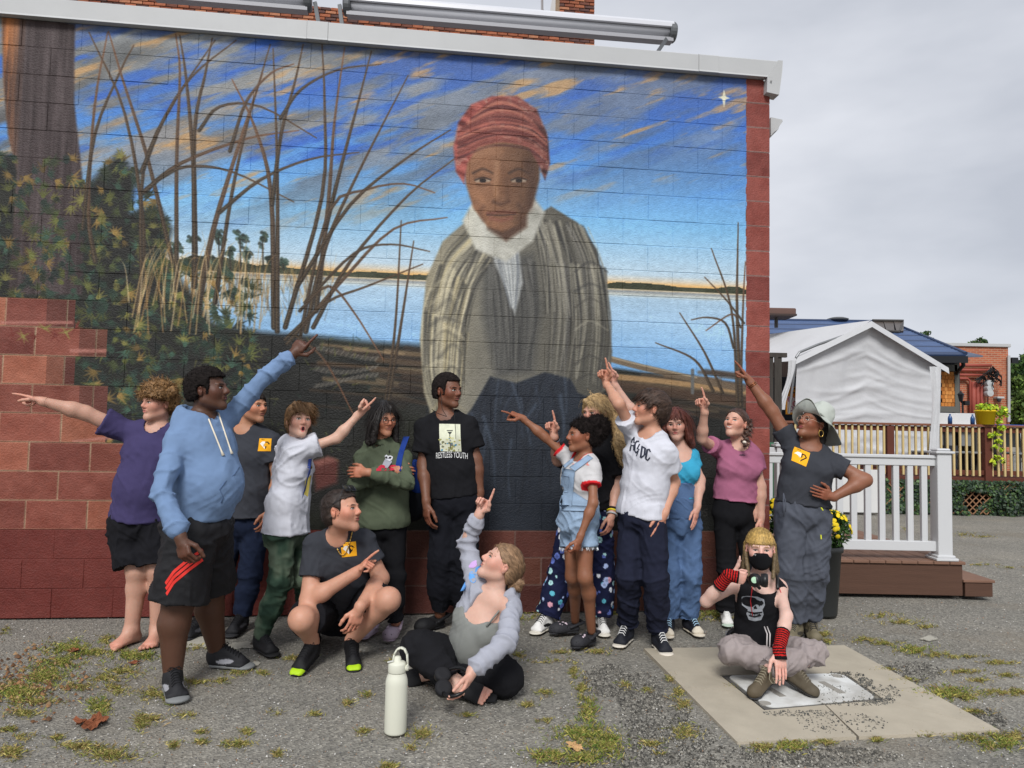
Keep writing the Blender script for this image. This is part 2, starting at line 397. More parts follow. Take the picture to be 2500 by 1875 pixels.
SKIN = {}
def skin_mat():
    if 'm' not in SKIN: SKIN['m'] = mat('skin', (1, 1, 1), rough=.5, spec=.38, var=.06, vscale=25, bump=.12, bscale=350, attr=True, sss=.12)
    return SKIN['m']
def flat_mat(name, col, rough=.6, spec=.3, **k):
    key = ('f', name)
    if key not in SKIN: SKIN[key] = mat(name, col, rough, spec, **k)
    return SKIN[key]
class Human:
    def __init__(s, label, Y, S=1.0, g=1.0, skin=(200, 150, 120), group=None):
        s.S = S; s.g = g; s.Y = Y; s.J = {}; s.B = Sdf(); s.label = label; s.skin = arr(lin(skin)); s.skin8 = skin; s.boxes = []; s.clr = []; s.bvh = {}
    def j(s, **kw):
        for k, v in kw.items(): s.J[k] = P(v[0], v[1], s.Y + (v[2] if len(v) > 2 else 0))
        return s
    def bone(s, name, par, px, py, L, sg):
        """joint on the photo ray at bone length from its parent; sg -1 nearer, +1 farther"""
        L = L * s.S; a = s.J[par]; d = nrm(ray(px, py)); t0 = (a - CAM).dot(d); c = CAM + d * t0; r = np.linalg.norm(c - a)
        s.J[name] = c if r >= L else c + d * (sg * math.sqrt(L * L - r * r))
        return s
    def on_ground(s, name, px, py, z=.085): s.J[name] = G(px, py, z); return s
    def root(s, x=None):
        b = s.J['pelvis'].copy(); b[2] = 0
        s.R = thing('person', s.label, 'person', b, 'group of people posing by the mural'); return s.R
    def axes(s):
        J = s.J; s.up = nrm(J['neck'] - J['pelvis']); l = J['sr'] - J['sl']; s.lat = nrm(l - s.up * l.dot(s.up)); s.fw = np.cross(s.up, s.lat) * -1
        # forward: for someone facing the camera, image-left shoulder is 'sl'; forward = -Y
        s.fw = nrm(np.cross(s.lat, s.up)); s.fw = s.fw if getattr(s, 'back', 0) == 0 else -s.fw
        l2 = J['hr'] - J['hl']; s.lat2 = nrm(l2)
        for q, sg in (('l', 1), ('r', -1)):
            raised = 'e' + q in J and J['e' + q][2] > J['s' + q][2] - .12
            J['s' + q] = J['s' + q] - s.up * (.012 if raised else .038) * s.S + s.lat * sg * (.0 if raised else .018)
    def torso(s, T, cw=.155, ww=.135, hw=.16, cdp=.105, wd=.095, hd=.115, infl=0., belly=0., bust=0., hem=None, hemw=None, k=.04, sh=.055, shy=-.01):
        J = s.J; S = s.S; nk, pv = J['neck'], J['pelvis']; lat, lat2, fw = s.lat, s.lat2, s.fw
        st = lerp(nk, pv, .10); ch = lerp(nk, pv, .32) + fw * .01; wa = lerp(nk, pv, .68) + fw * belly * .3
        hwS = np.linalg.norm(J['sr'] - J['sl']) / 2
        i = infl
        T.ecap(st, ch, (min(cw * S, hwS) * .86 + i, cdp * S * .72 + i), (cw * S + i, cdp * S + i), lat, k)
        T.ecap(ch, wa, (cw * S + i, cdp * S + i), (ww * S + i, wd * S + i), lerp(lat, lat2, .4), k)
        T.ecap(wa, pv, (ww * S + i, wd * S + i), (hw * S + i, hd * S + i), lat2, k)
        if belly: T.ell(lerp(nk, pv, .66) + fw * (wd * S * .55 + belly * .5), [lat, fw, s.up], (ww * S * .9 + i, .5 * wd + belly + i, .17 * S + i), .06)
        if bust:
            for q in (-1, 1): T.ell(lerp(nk, pv, .40) + fw * (cdp * S * .75) + lat * q * cw * .5, [lat, fw, s.up], (.065 + i, .05 * bust + i, .06 + i), .04)
        for q in ('sl', 'sr'):
            T.cap(nk - s.up * .035 * S - s.fw * .01, J[q] + s.up * .0, .05 * S + i * .8, sh * S + i, k)
        return T
    def arms(s, T, infl=0., frac=1.0, fore=True, flare=0., only=None, k=.03, rr=None, r_up=.044, r_el=.037, r_wr=.026):
        J = s.J; S = s.S; g = s.g
        for q in 'lr':
            if only and q not in only: continue
            if 'e' + q not in J: continue
            a, b = J['s' + q], J['e' + q]
            T.cap(a, lerp(a, b, frac), r_up * S * g + infl, (r_up + (r_el - r_up) * frac) * S * g + infl + flare, k, fb=frac < 1)
            if fore and frac >= 1 and 'w' + q in J:
                w = J['w' + q]; m = lerp(b, w, .3)
                T.cap(b, m, r_el * S * g + infl, r_el * 1.02 * S * g + infl, k); T.cap(m, w, r_el * 1.02 * S * g + infl, r_wr * S * min(g, 1.15) + infl, k)
        return T
    def legs(s, T, infl=0., r0=.083, r1=.053, r2=.055, r3=.038, k=.03, only=None):
        J = s.J; S = s.S; g = s.g
        for q in 'lr':
            if only and q not in only: continue
            a, b, c = J['h' + q], J['k' + q], J['a' + q]
            T.cap(a, b, r0 * S * g + infl, r1 * S * g + infl, k)
            bk = nrm(np.cross(nrm(c - b), s.lat2)) * -1
            if bk.dot(s.fw) > 0: bk = -bk
            m = lerp(b, c, .3) + bk * .015
            T.cap(b, m, r1 * S * g + infl, r2 * S * g + infl, k); T.cap(m, c, r2 * S * g + infl, r3 * S * min(g, 1.2) + infl, k)
        return T
    def hand(s, q, d, thumb, side, pose='point', sc_=1.0, box=True):
        w = s.J['w' + q]; d = nrm(d); t = arr(thumb); t = nrm(t - d * d.dot(t)); n = np.cross(t, d) * (1 if side == 'R' else -1); z = s.S * sc_; T = s.B
        T.ecap(w + d * .025 * z, w + d * .078 * z, (.029 * z, .016 * z), (.038 * z, .0135 * z), t, .012, cz=.02)
        T.cap(w - d * .01, w + d * .03 * z, .026 * z, .022 * z, .015)
        C = dict(ext=(.06, .08, .06), curl=(1.35, 1.55, 1.0), relax=(.35, .5, .35), flat=(.08, .1, .08), half=(.8, 1.0, .6))
        poses = dict(point=['ext', 'curl', 'curl', 'curl'], fist=['curl'] * 4, relax=['relax'] * 4, flat=['flat'] * 4, half=['half'] * 4, thumb=['curl'] * 4)[pose]
        for i, (o, bd, ls, r0) in enumerate([(.030, .086, (.043, .026, .022), .0088), (.0105, .090, (.047, .030, .024), .009), (-.0105, .087, (.043, .028, .023), .0086), (-.029, .080, (.034, .021, .020), .0078)]):
            p = w + (d * bd + t * o) * z; dd = nrm(d + t * (o * 1.5 if poses[i] in ('flat', 'ext', 'relax') else 0)); ang = 0; nn = n
            T.cap(p - d * .03 * z, p, .0105 * z, r0 * 1.08 * z, .006)
            for L_, a_ in zip(ls, C[poses[i]]):
                ang += a_; e_ = dd * math.cos(ang) + nn * math.sin(ang); p2 = p + e_ * L_ * z
                T.cap(p, p2, r0 * z, r0 * .88 * z, .0035); p = p2; r0 *= .9
            if i == 0: s.tip = p
        b = w + (d * .028 + t * .022 + n * .008) * z
        dirs = dict(point=[(.55, .75, .25), (.95, .1, .45), (1, -.25, .5)], fist=[(.6, .6, .5), (.9, -.3, .7), (.7, -.7, .6)], relax=[(.75, .6, .25), (.95, .25, .3), (1, .05, .35)], flat=[(.7, .65, .1), (.95, .35, .1), (1, .2, .1)], half=[(.7, .5, .5), (.9, .1, .5), (1, 0, .5)], thumb=[(.35, .93, .1), (.1, 1, 0), (-.05, 1, 0)])[pose]
        r0 = .0125
        for (a_, b_, c_), L_ in zip(dirs, (.046, .034, .026)):
            e_ = nrm(d * a_ + t * b_ + n * c_); p2 = b + e_ * L_ * z; T.cap(b, p2, r0 * z, r0 * .88 * z, .008); b = p2; r0 *= .88
        if box: s.boxes.append((w + d * .08 * z, .106 * z, .0043))
        s.clr.append((w + d * .12 * z, .06))
        return s
    def head(s, px, py, Yo, h=.225, yaw=0, pitch=0, roll=0, jaw=1.0, wide=1.0, nose=1.0, lips=1.0, ears=True):
        yaw -= math.degrees(math.atan((px - 1250) / FPX)); c = P(px, py, s.Y + Yo); y, p, r = (math.radians(a) for a in (yaw, pitch, roll))
        f = arr((math.sin(y) * math.cos(p), -math.cos(y) * math.cos(p), math.sin(p))); x = arr((math.cos(y), math.sin(y), 0)); u = np.cross(f, x) * 1
        u = np.cross(x, f) * -1 if np.cross(x, f)[2] < 0 else np.cross(x, f)
        x, u = x * math.cos(r) + u * math.sin(r), u * math.cos(r) - x * math.sin(r)
        k = h / .23; s.hc, s.hx, s.hf, s.hu, s.hk = c, x, f, u, k; T = s.B; s.wide = wide
        def l(a, b, d): return c + (x * a * wide + f * b + u * d) * k
        s.hl = l; R = [x, f, u]
        T.cap(s.J['neck'] - s.up * .02, l(0, -.028, -.055), .052 * s.S * min(s.g, 1.15), .047 * k, .03)
        T.ell(l(0, -.012, .028), R, (.0735 * k * wide, .099 * k, .088 * k), .02)
        T.ell(l(0, .022, -.035), R, (.0555 * k * wide * jaw, .070 * k, .077 * k), .03)
        for q in (-1, 1):
            T.cap(l(.042 * q * jaw, -.005, -.060), l(.012 * q, .066, -.094), .018 * k, .017 * k, .025)
            T.ball(l(.035 * q, .058, -.020), .025 * k, .03)
            T.ball(l(.031 * q, .100, .001), .0135 * k, .012, op=1)
            T.ball(l(.031 * q, .0685, .000), .0155 * k, .004)
            T.ball(l(.0115 * q, .097, -.030), .0078 * k * nose, .008)
            T.cap(l(.040 * q, .079, .020), l(.012 * q, .088, .019), .0085 * k, .0085 * k, .012)
            if ears: T.ell(l(.0755 * q, -.008, -.006), [nrm(x + f * .35 * q * -1), nrm(f + x * .35 * q), u], (.008 * k, .017 * k, .031 * k), .008); T.ball(l(.0845 * q, -.004, -.002), .0085 * k, .006, op=1)
        T.ball(l(0, .073, -.097), .017 * k * jaw, .022)
        T.cap(l(0, .089, .012), l(0, .107, -.022), .0075 * k * nose, .0115 * k * nose, .012)
        T.cap(l(-.016, .087, -.050), l(.016, .087, -.050), .0055 * k * lips, .0055 * k * lips, .007); T.cap(l(-.005, .092, -.0495), l(.005, .092, -.0495), .005 * k * lips, .005 * k * lips, .006)
        T.cap(l(-.013, .087, -.0605), l(.013, .087, -.0605), .0065 * k * lips, .0065 * k * lips, .007)
        T.cap(l(-.022, .0965, -.0552), l(.022, .0965, -.0552), .0028 * k, .0028 * k, .003, op=1)
        s.boxes.append((l(0, 0, .004), .129 * k, .0040)); s.headS = Sdf(); s.headS.p = T.p[-30:]
        s.clr += [(l(0, .105, -.022), .02), (l(.05, .06, -.02), .028), (l(-.05, .06, -.02), .028), (l(.08, 0, 0), .03), (l(-.08, 0, 0), .03)]
        return s
    def face(s, iris=(70, 45, 30), brow=(50, 35, 28), gaze=(0, 0), lipc=(165, 95, 88), mouth='closed', browh=0., look=1.0, lids=True, thick=1.0, upper=True):
        k = s.hk; c = s.hc; R = np.stack([s.hx * s.wide, s.hf, s.hu]) 
        T = s.headS
        ys = np.linspace(.125, .04, 60)
        def surf(pts, off):
            pts = np.asarray(pts, float); pp = s.hc + k * (pts[:, None, 0:1] * s.hx * s.wide + ys[None, :, None] * s.hf + pts[:, None, 1:2] * s.hu)
            d = T.at(pp); hit = (d < 0); i = np.where(hit.any(1), hit.argmax(1), len(ys) - 1); i = np.maximum(i, 1)
            r = np.arange(len(pts)); t = d[r, i - 1] / (d[r, i - 1] - d[r, i] + 1e-9); y = ys[i - 1] + np.clip(t, 0, 1) * (ys[i] - ys[i - 1])
            return s.hc + k * (pts[:, 0:1] * s.hx * s.wide + y[:, None] * s.hf + pts[:, 1:2] * s.hu) + s.hf * off
        def patch(name, ring, cen, off, m, parent=None, dome=0.0):
            ring = np.asarray(ring, float); cen = np.asarray(cen, float); n = len(ring)
            allp = [cen[None]] + [cen + (ring - cen) * t for t in (.5, 1.0)]; pts = np.concatenate(allp); V = surf(pts, off)
            V[0] += s.hf * dome; V[1:n + 1] += s.hf * dome * .7
            F = [(0, 1 + i, 1 + (i + 1) % n) for i in range(n)] + [(1 + i, n + 1 + i, n + 1 + (i + 1) % n, 1 + (i + 1) % n) for i in range(n)]
            return obj(name, V, F, m, parent or s.R)
        wm = flat_mat('eye_white', (205, 198, 190), .25, .5); im = flat_mat('iris_%d_%d' % (iris[0], iris[1]), iris, .2, .5); pm = flat_mat('pupil', (8, 6, 6), .15, .5)
        lm = flat_mat('lash_%d' % brow[0], tuple(x * .5 for x in brow), .8); bm = flat_mat('brow_%d_%d' % (brow[0], brow[1]), brow, .9); lpm = flat_mat('lip_%d_%d' % (lipc[0], lipc[1]), lipc, .45, .4)
        a_ = np.linspace(0, 2 * math.pi, 14, endpoint=False)
        for q in (-1, 1):
            if lids:
                cx = .031 * q; e_ = np.stack([cx + .0138 * np.cos(a_), .0005 + np.where(np.sin(a_) > 0, .0062, .0045) * np.sin(a_) * look], 1)
                eo = patch('eye', e_, (cx, .0005), .0008, wm, dome=.001)
                g_ = np.stack([np.clip(cx + gaze[0] + .0058 * np.cos(a_), cx - .013, cx + .013), np.clip(.0008 + gaze[1] + .0058 * np.sin(a_), -.004 * look, .006 * look)], 1)
                io = patch('iris', g_, (cx + gaze[0], .0008 + gaze[1]), .0022, im, eo)
                patch('pupil', np.stack([cx + gaze[0] + .0028 * np.cos(a_), .0008 + gaze[1] + .0028 * np.sin(a_)], 1), (cx + gaze[0], .0008 + gaze[1]), .0028, pm, eo)
                tt = np.linspace(-1, 1, 7); up_ = np.stack([cx + .0150 * tt, .0005 + .0066 * look * (1 - tt ** 2) ** .6], 1)
                patch('eyelash', np.concatenate([up_ + (0, .0016), up_[::-1] - (0, .0004)]), (cx, .0005 + .0062 * look), .0024, lm, eo)
            t2 = np.linspace(-1, 1, 7); by = .0205 + browh - .0035 * t2 ** 2 * (t2 * q > 0) - .002 * (t2 * q < 0) * t2 ** 2
            bb = np.stack([.033 * q + .0185 * t2, by], 1); w_ = .0030 * thick * (1 - .55 * np.abs(t2))[:, None] * arr((0, 1))
            patch('eyebrow', np.concatenate([bb + w_, (bb - w_)[::-1]]), (.033 * q, .0205 + browh), .0012, bm)
        tt = np.linspace(-1, 1, 9)
        if mouth == 'closed' or mouth == 'smirk':
            sm = .003 if mouth == 'smirk' else 0
            upl = np.stack([.0215 * tt, -.0540 + sm * tt ** 2 + .0062 * (1 - tt ** 2) * (1 - .18 * np.exp(-(tt / .18) ** 2))], 1); lo_ = np.stack([.0215 * tt, -.0552 + sm * tt ** 2 - .0095 * (1 - tt ** 2)], 1)
            lp = patch('lips', np.concatenate([upl, lo_[::-1]]), (0, -.0555), .0006, lpm)
            mid = np.stack([.0215 * tt, -.0552 + sm * tt ** 2], 1); w_ = arr((0, .0008))
            patch('mouth_line', np.concatenate([mid + w_, (mid - w_)[::-1]]), (0, -.0552), .0016, flat_mat('mouth_dark', (60, 25, 22), .6), lp)
        elif mouth == 'smile':
            upl = np.stack([.026 * tt, -.0520 + .004 * tt ** 2 + .004 * (1 - tt ** 2)], 1); lo_ = np.stack([.026 * tt, -.0500 - .0155 * (1 - tt ** 2)], 1)
            lp = patch('lips', np.concatenate([upl, lo_[::-1]]), (0, -.056), .0006, lpm)
            a1 = np.stack([.0215 * tt, -.0520 + .0035 * tt ** 2], 1); a2 = np.stack([.0215 * tt, -.0500 - .0095 * (1 - tt ** 2)], 1)
            patch('teeth', np.concatenate([a1, a2[::-1]]), (0, -.0555), .0022, flat_mat('teeth', (225, 218, 205), .3), lp)
        elif mouth == 'open':
            lp = patch('lips', np.stack([.0150 * np.cos(a_), -.064 + .021 * np.sin(a_)], 1), (0, -.064), .0006, lpm)
            patch('mouth_hollow', np.stack([.0098 * np.cos(a_), -.062 + .0135 * np.sin(a_)], 1), (0, -.062), .0022, flat_mat('mouth_dark', (40, 15, 14), .6), lp)
        return s
    def finish(s, h=.0128):
        s.B.p = s.B.p
        V, Q = s.B.mesh(h); keep = np.ones(len(Q), bool); cen = V[Q].mean(1)
        for c, r, _ in s.boxes: keep &= ~(np.abs(cen - c).max(1) < r - .007)
        Vs, Qs = [], []; V, Q = compact(V, Q[keep]); Vs.append(V); Qs.append(Q); n = len(V)
        for c, r, hh in s.boxes:
            v, q = s.B.mesh(hh, c - r, c + r)
            if len(q): v, q = compact(v, q); Vs.append(v); Qs.append(q + n); n += len(v)
        V = np.concatenate(Vs); Q = np.concatenate(Qs)
        C = np.tile(s.skin, (len(V), 1)); red = s.skin * arr((1.12, .80, .76))
        for c, r in s.clr:
            w = np.exp(-((V - c) ** 2).sum(1) / (2 * r * r))[:, None] * .75; C = C * (1 - w) + red * w
        if getattr(s, 'beard', None):
            col, amt = s.beard; loc_ = (V - s.hc) @ np.stack([s.hx, s.hf, s.hu], 1) / s.hk
            w = 1 / (1 + np.exp((loc_[:, 2] + .042 - .25 * np.abs(loc_[:, 0])) * 180)) / (1 + np.exp(-(loc_[:, 2] + .115) * 200)) / (1 + np.exp(-(loc_[:, 1] - .0) * 120)) / (1 + np.exp((np.linalg.norm(V - s.hc, axis=1) - .135 * s.hk) * 300))
            w = (w * amt * (.8 + .3 * noise3(V * 260)))[:, None]; C = C * (1 - w) + arr(lin(col)) * w
        if getattr(s, 'paint', None): C = s.paint(s, V, C)
        nz_ = noise3(V * 38, 3) * .5 + noise3(V * 95, 8) * .5; C = C * (1 + .05 * nz_[:, None] * arr((.6, 1.3, 1.4))) * (1 + .035 * noise3(V * 14, 5)[:, None])
        s.body = obj('body', V, Q, skin_mat(), s.R, C=C)
        return s
    # ---------------- clothing
    def garment(s, name, T, m, h=.009, folds=(), joints=(), amp=.004, fq=(11, 4, 11), seed=1, C=None, label=None, smooth=1, drape=1.0, subpart=None):
        V, Q = T.mesh(h); V = smooth_mesh(V, Q, smooth); N = vnormals(V, Q)
        B = np.stack([s.lat, s.up, s.fw], 1); q = V @ B
        w1 = q + .06 * np.stack([noise3(q * 5 + 3, seed), noise3(q * 5 + 9, seed), noise3(q * 5 + 19, seed)], 1)
        def rdg(n_): return 1 - 2 * np.clip(np.abs(n_) * 2.2, 0, 1) ** .65
        d1 = rdg(noise3(w1 * arr(fq) + seed * 7, seed)); w2 = w1.copy(); w2[:, 1] += .8 * q[:, 0]; w3 = w1.copy(); w3[:, 1] -= .9 * q[:, 0]
        d2 = rdg(noise3(w2 * arr((4, 15, 6)) + 31, seed + 5)); d3 = rdg(noise3(w3 * arr((5, 24, 7)) + 77, seed + 6))
        g1_ = np.clip(.5 + 1.2 * noise3(q * 3.5 + 51, seed + 9), 0, 1); g2_ = np.clip(.4 + 1.2 * noise3(q * 4 + 91, seed + 10), 0, 1)
        dsp = amp * (d1 * .55 * drape + d2 * .75 * g1_ + d3 * .5 * g2_) + amp * .25 * noise3(q * 45, seed + 3)
        for c, ax, r, a in joints:
            ax = nrm(ax); x = (V - c) @ ax; wgt = np.exp(-((V - c) ** 2).sum(1) / (r * r)); pq = V - c - x[:, None] * ax; nn_ = noise3(np.stack([x * 17 + .5 * noise3(q * 12, seed + 4), pq @ s.lat * 5, pq @ s.fw * 5], 1) + seed, seed + 2)
            dsp += a * wgt * rdg(nn_)
        V = V + N * dsp[:, None]
        o = obj(name, V, Q, m, subpart or s.R, C=C(s, V, N) if C else None)
        if label: o['label'] = label
        s.bvh[name] = BVHTree.FromPolygons(V.tolist(), Q.tolist()); s.gm = (V, Q, N)
        return o
    def neckhole(s, T, r=.068, drop=.02, fwd=.03):
        T.cap(s.J['neck'] + s.up * .12 + s.fw * 0, s.J['neck'] - s.up * drop + s.fw * fwd, r * s.S, r * s.S, .008, op=1)
    def tee(s, m, name='t_shirt', infl=.014, frac=.55, flare=.014, hem=None, hemw=None, neck=True, sleeves='lr', cw=.155, ww=.14, hw=.16, cdp=.105, wd=.1, hd=.12, belly=0., bust=0., amp=.0045, seed=1, hole=(.068, .02, .03), h=.009, C=None, label=None, hemdrop=.1, r_up=.047, joints=(), drape=1.0, hemc=None, fq=(11, 4, 11), _=0):
        T = Sdf(); s.torso(T, cw, ww, hw, cdp, wd, hd, infl, belly, bust)
        pv = s.J['pelvis']; hm = hemc if hemc is not None else pv - s.up * max(hemdrop, .012) * s.S
        T.ecap(pv, hm, (hw * s.S + infl + .004, hd * s.S + infl + .004), (hw * s.S + infl + .012, hd * s.S + infl + .012), s.lat2, .03, fb=True)
        T.plane(hm, -s.up)
        T2 = Sdf()
        for q in sleeves: s.arms(T, infl + .006, frac, only=q, flare=flare, k=.03, r_up=r_up)
        if neck: s.neckhole(T, *hole)
        js = [(s.J['s' + q] - s.up * .04, nrm(s.J['s' + q] - s.J['neck']) * .5 + s.up, .12, .006) for q in sleeves] + list(joints)
        return s.garment(name, T, m, h, joints=js, amp=amp, seed=seed, C=C, label=label, drape=drape, fq=fq)
    def hoodie(s, m, name='hoodie', infl=.026, cw=.16, ww=.15, hw=.165, cdp=.11, wd=.11, hd=.125, belly=0., hemdrop=.06, seed=1, amp=.007, hood=True, cuffcut=.93, C=None, tighthem=True, hoodpos=-.07, open_=None, extra=None, wristr=.034, sleeve_r=.05, bust=0):
        T = Sdf(); s.torso(T, cw, ww, hw, cdp, wd, hd, infl, belly, bust)
        pv = s.J['pelvis']; hm = pv - s.up * max(hemdrop, .012) * s.S
        T.ecap(pv, hm, (hw * s.S + infl, hd * s.S + infl), (hw * s.S + infl - (.012 if tighthem else -.01), hd * s.S + infl - (.012 if tighthem else -.01)), s.lat2, .03, fb=True)
        T.plane(hm, -s.up); js = []
        for q in 'lr':
            a, b, w = s.J['s' + q], s.J['e' + q], s.J['w' + q]; w2 = lerp(b, w, cuffcut)
            T.cap(a, b, sleeve_r * s.S * s.g + infl, sleeve_r * .92 * s.S * s.g + infl, .02)
            T.cap(b, lerp(b, w2, .86), sleeve_r * .92 * s.S * s.g + infl, .036 * s.S * s.g + infl, .015); T.cap(lerp(b, w2, .8), w2, wristr * s.S + .012, wristr * s.S + .006, .008, fb=True)
            js += [(b, nrm(w - a), .13, .011), (lerp(b, w, .7), nrm(w - b), .1, .009), (lerp(a, b, .2), nrm(b - a), .1, .007)]
        s.neckhole(T, .066, .015, .03)
        if hood:
            nk = s.J['neck']; c = nk + s.fw * hoodpos + s.up * .015
            ringp = [nk + s.lat * .085 * math.cos(t) * s.S + s.fw * (-.02 + .075 * math.sin(t)) * s.S + s.up * (.018 - .03 * math.sin(t)) for t in np.linspace(0, 2 * math.pi, 13)]
            for a, b in zip(ringp[:-1], ringp[1:]): T.cap(a, b, .030, .030, .015)
            T.ell(c - s.up * .035 - s.fw * .015, [s.lat, s.fw, s.up], (.120 * s.S, .062, .095), .03); T.ball(c + s.up * .05 + s.fw * .03, .062, .02, op=1)
        if extra: extra(T)
        return s.garment(name, T, m, joints=js, amp=amp, seed=seed, C=C)
    def pants(s, m, name='trousers', infl=.012, hw=.165, hd=.12, top=.06, r0=.088, r1=.07, r2=.066, r3=.06, bottom=1.0, frac=None, amp=.006, seed=1, C=None, only=None, h=.0092, crotch=.1, fq=(11, 5, 11), label=None, drape=1.0, fullleg=True):
        T = Sdf(); J = s.J; S = s.S; pv = J['pelvis']; js = []
        T.ecap(pv + s.up * top * S, pv - s.up * .03 * S, (hw * S * .92 + infl, hd * S * .9 + infl), (hw * S + infl, hd * S + infl), s.lat2, .03, fa=True)
        for q in only or 'lr':
            a, b, c = J['h' + q], J['k' + q], J['a' + q]; g = s.g; TT = T; T = Sdf()
            if frac is None:
                T.cap(a, b, r0 * S * g + infl, r1 * S * g + infl, .02); c2 = lerp(b, c, bottom)
                T.cap(b, lerp(b, c2, .5), r1 * S * g + infl, r2 * S * g + infl, .03); T.cap(lerp(b, c2, .45), c2, r2 * S * g + infl, r3 * S * g + infl, .03, fb=True)
                js += [(b, nrm(c - a), .15, .007), (c2, nrm(c - b), .13, .011), (a, nrm(J['h' + q] - pv) + s.up, .14, .008)]
            else:
                e_ = lerp(a, b, frac); T.cap(a, e_, r0 * S * g + infl, r1 * S * g + infl, .02, fb=True); js += [(a, s.up + s.lat2 * (.6 if q == 'l' else -.6), .2, .010)]
            TT.union(T, .010); T = TT
        return s.garment(name, T, m, h, joints=js, amp=amp, seed=seed, C=C, fq=fq, label=label, drape=drape)
    def decal(s, gname, name, V2, F, m, c, r, u, n, off=.0022, parent=None, label=None, mi=None):
        """flat print: (x,y) vertices pushed onto a garment"""
        r, u, n = nrm(r), nrm(u), nrm(n); bv = s.bvh[gname]; out = []
        last = arr(c)
        for x, y in V2:
            st = arr(c) + r * x + u * y + n * .35; h_, nn, i_, d_ = bv.ray_cast(Vector(st), Vector(-n), .7)
            p = arr(h_) + n * off if h_ is not None else last + 0
            out.append(p); last = p
        o = obj(name, out, F, m, parent or s.R, smooth=True, mi=mi)
        if label: o['label'] = label
        return o
_txt = {}
def text_mesh(t, size=1.0, fine=.012):
    """letters as a fine triangle grid in the plane (x,y)"""
    cu = bpy.data.curves.new('t', 'FONT'); cu.body = t; cu.size = size; cu.align_x = 'CENTER'; cu.align_y = 'CENTER'
    o = bpy.data.objects.new('t', cu); COL.objects.link(o); bpy.context.view_layer.update()
    me = o.to_mesh(); V = [tuple(v.co[:2]) for v in me.vertices]; F = [tuple(p.vertices) for p in me.polygons]; o.to_mesh_clear()
    bpy.data.objects.remove(o); bpy.data.curves.remove(cu)
    return V, F
def grid2(w, h, nx, ny, f=None):
    V = [((i / nx - .5) * w, (j / ny - .5) * h) for i in range(nx + 1) for j in range(ny + 1)]
    F = [(i * (ny + 1) + j, (i + 1) * (ny + 1) + j, (i + 1) * (ny + 1) + j + 1, i * (ny + 1) + j + 1) for i in range(nx) for j in range(ny)]
    return V, F
def poly2(pts):
    """fan polygon for prints"""
    pts = [tuple(p) for p in pts]; c = tuple(np.mean(pts, 0)); n = len(pts)
    return [c] + pts, [(0, 1 + i, 1 + (i + 1) % n) for i in range(n)]
def image_mat(name, img, rough=.85, spec=.2, emit=False):
    m = bpy.data.materials.new(name); m.use_nodes = True; N, L = m.node_tree.nodes, m.node_tree.links
    b = N['Principled BSDF']; b.inputs['Roughness'].default_value = rough; b.inputs['Specular IOR Level'].default_value = spec
    return m, N, L, b

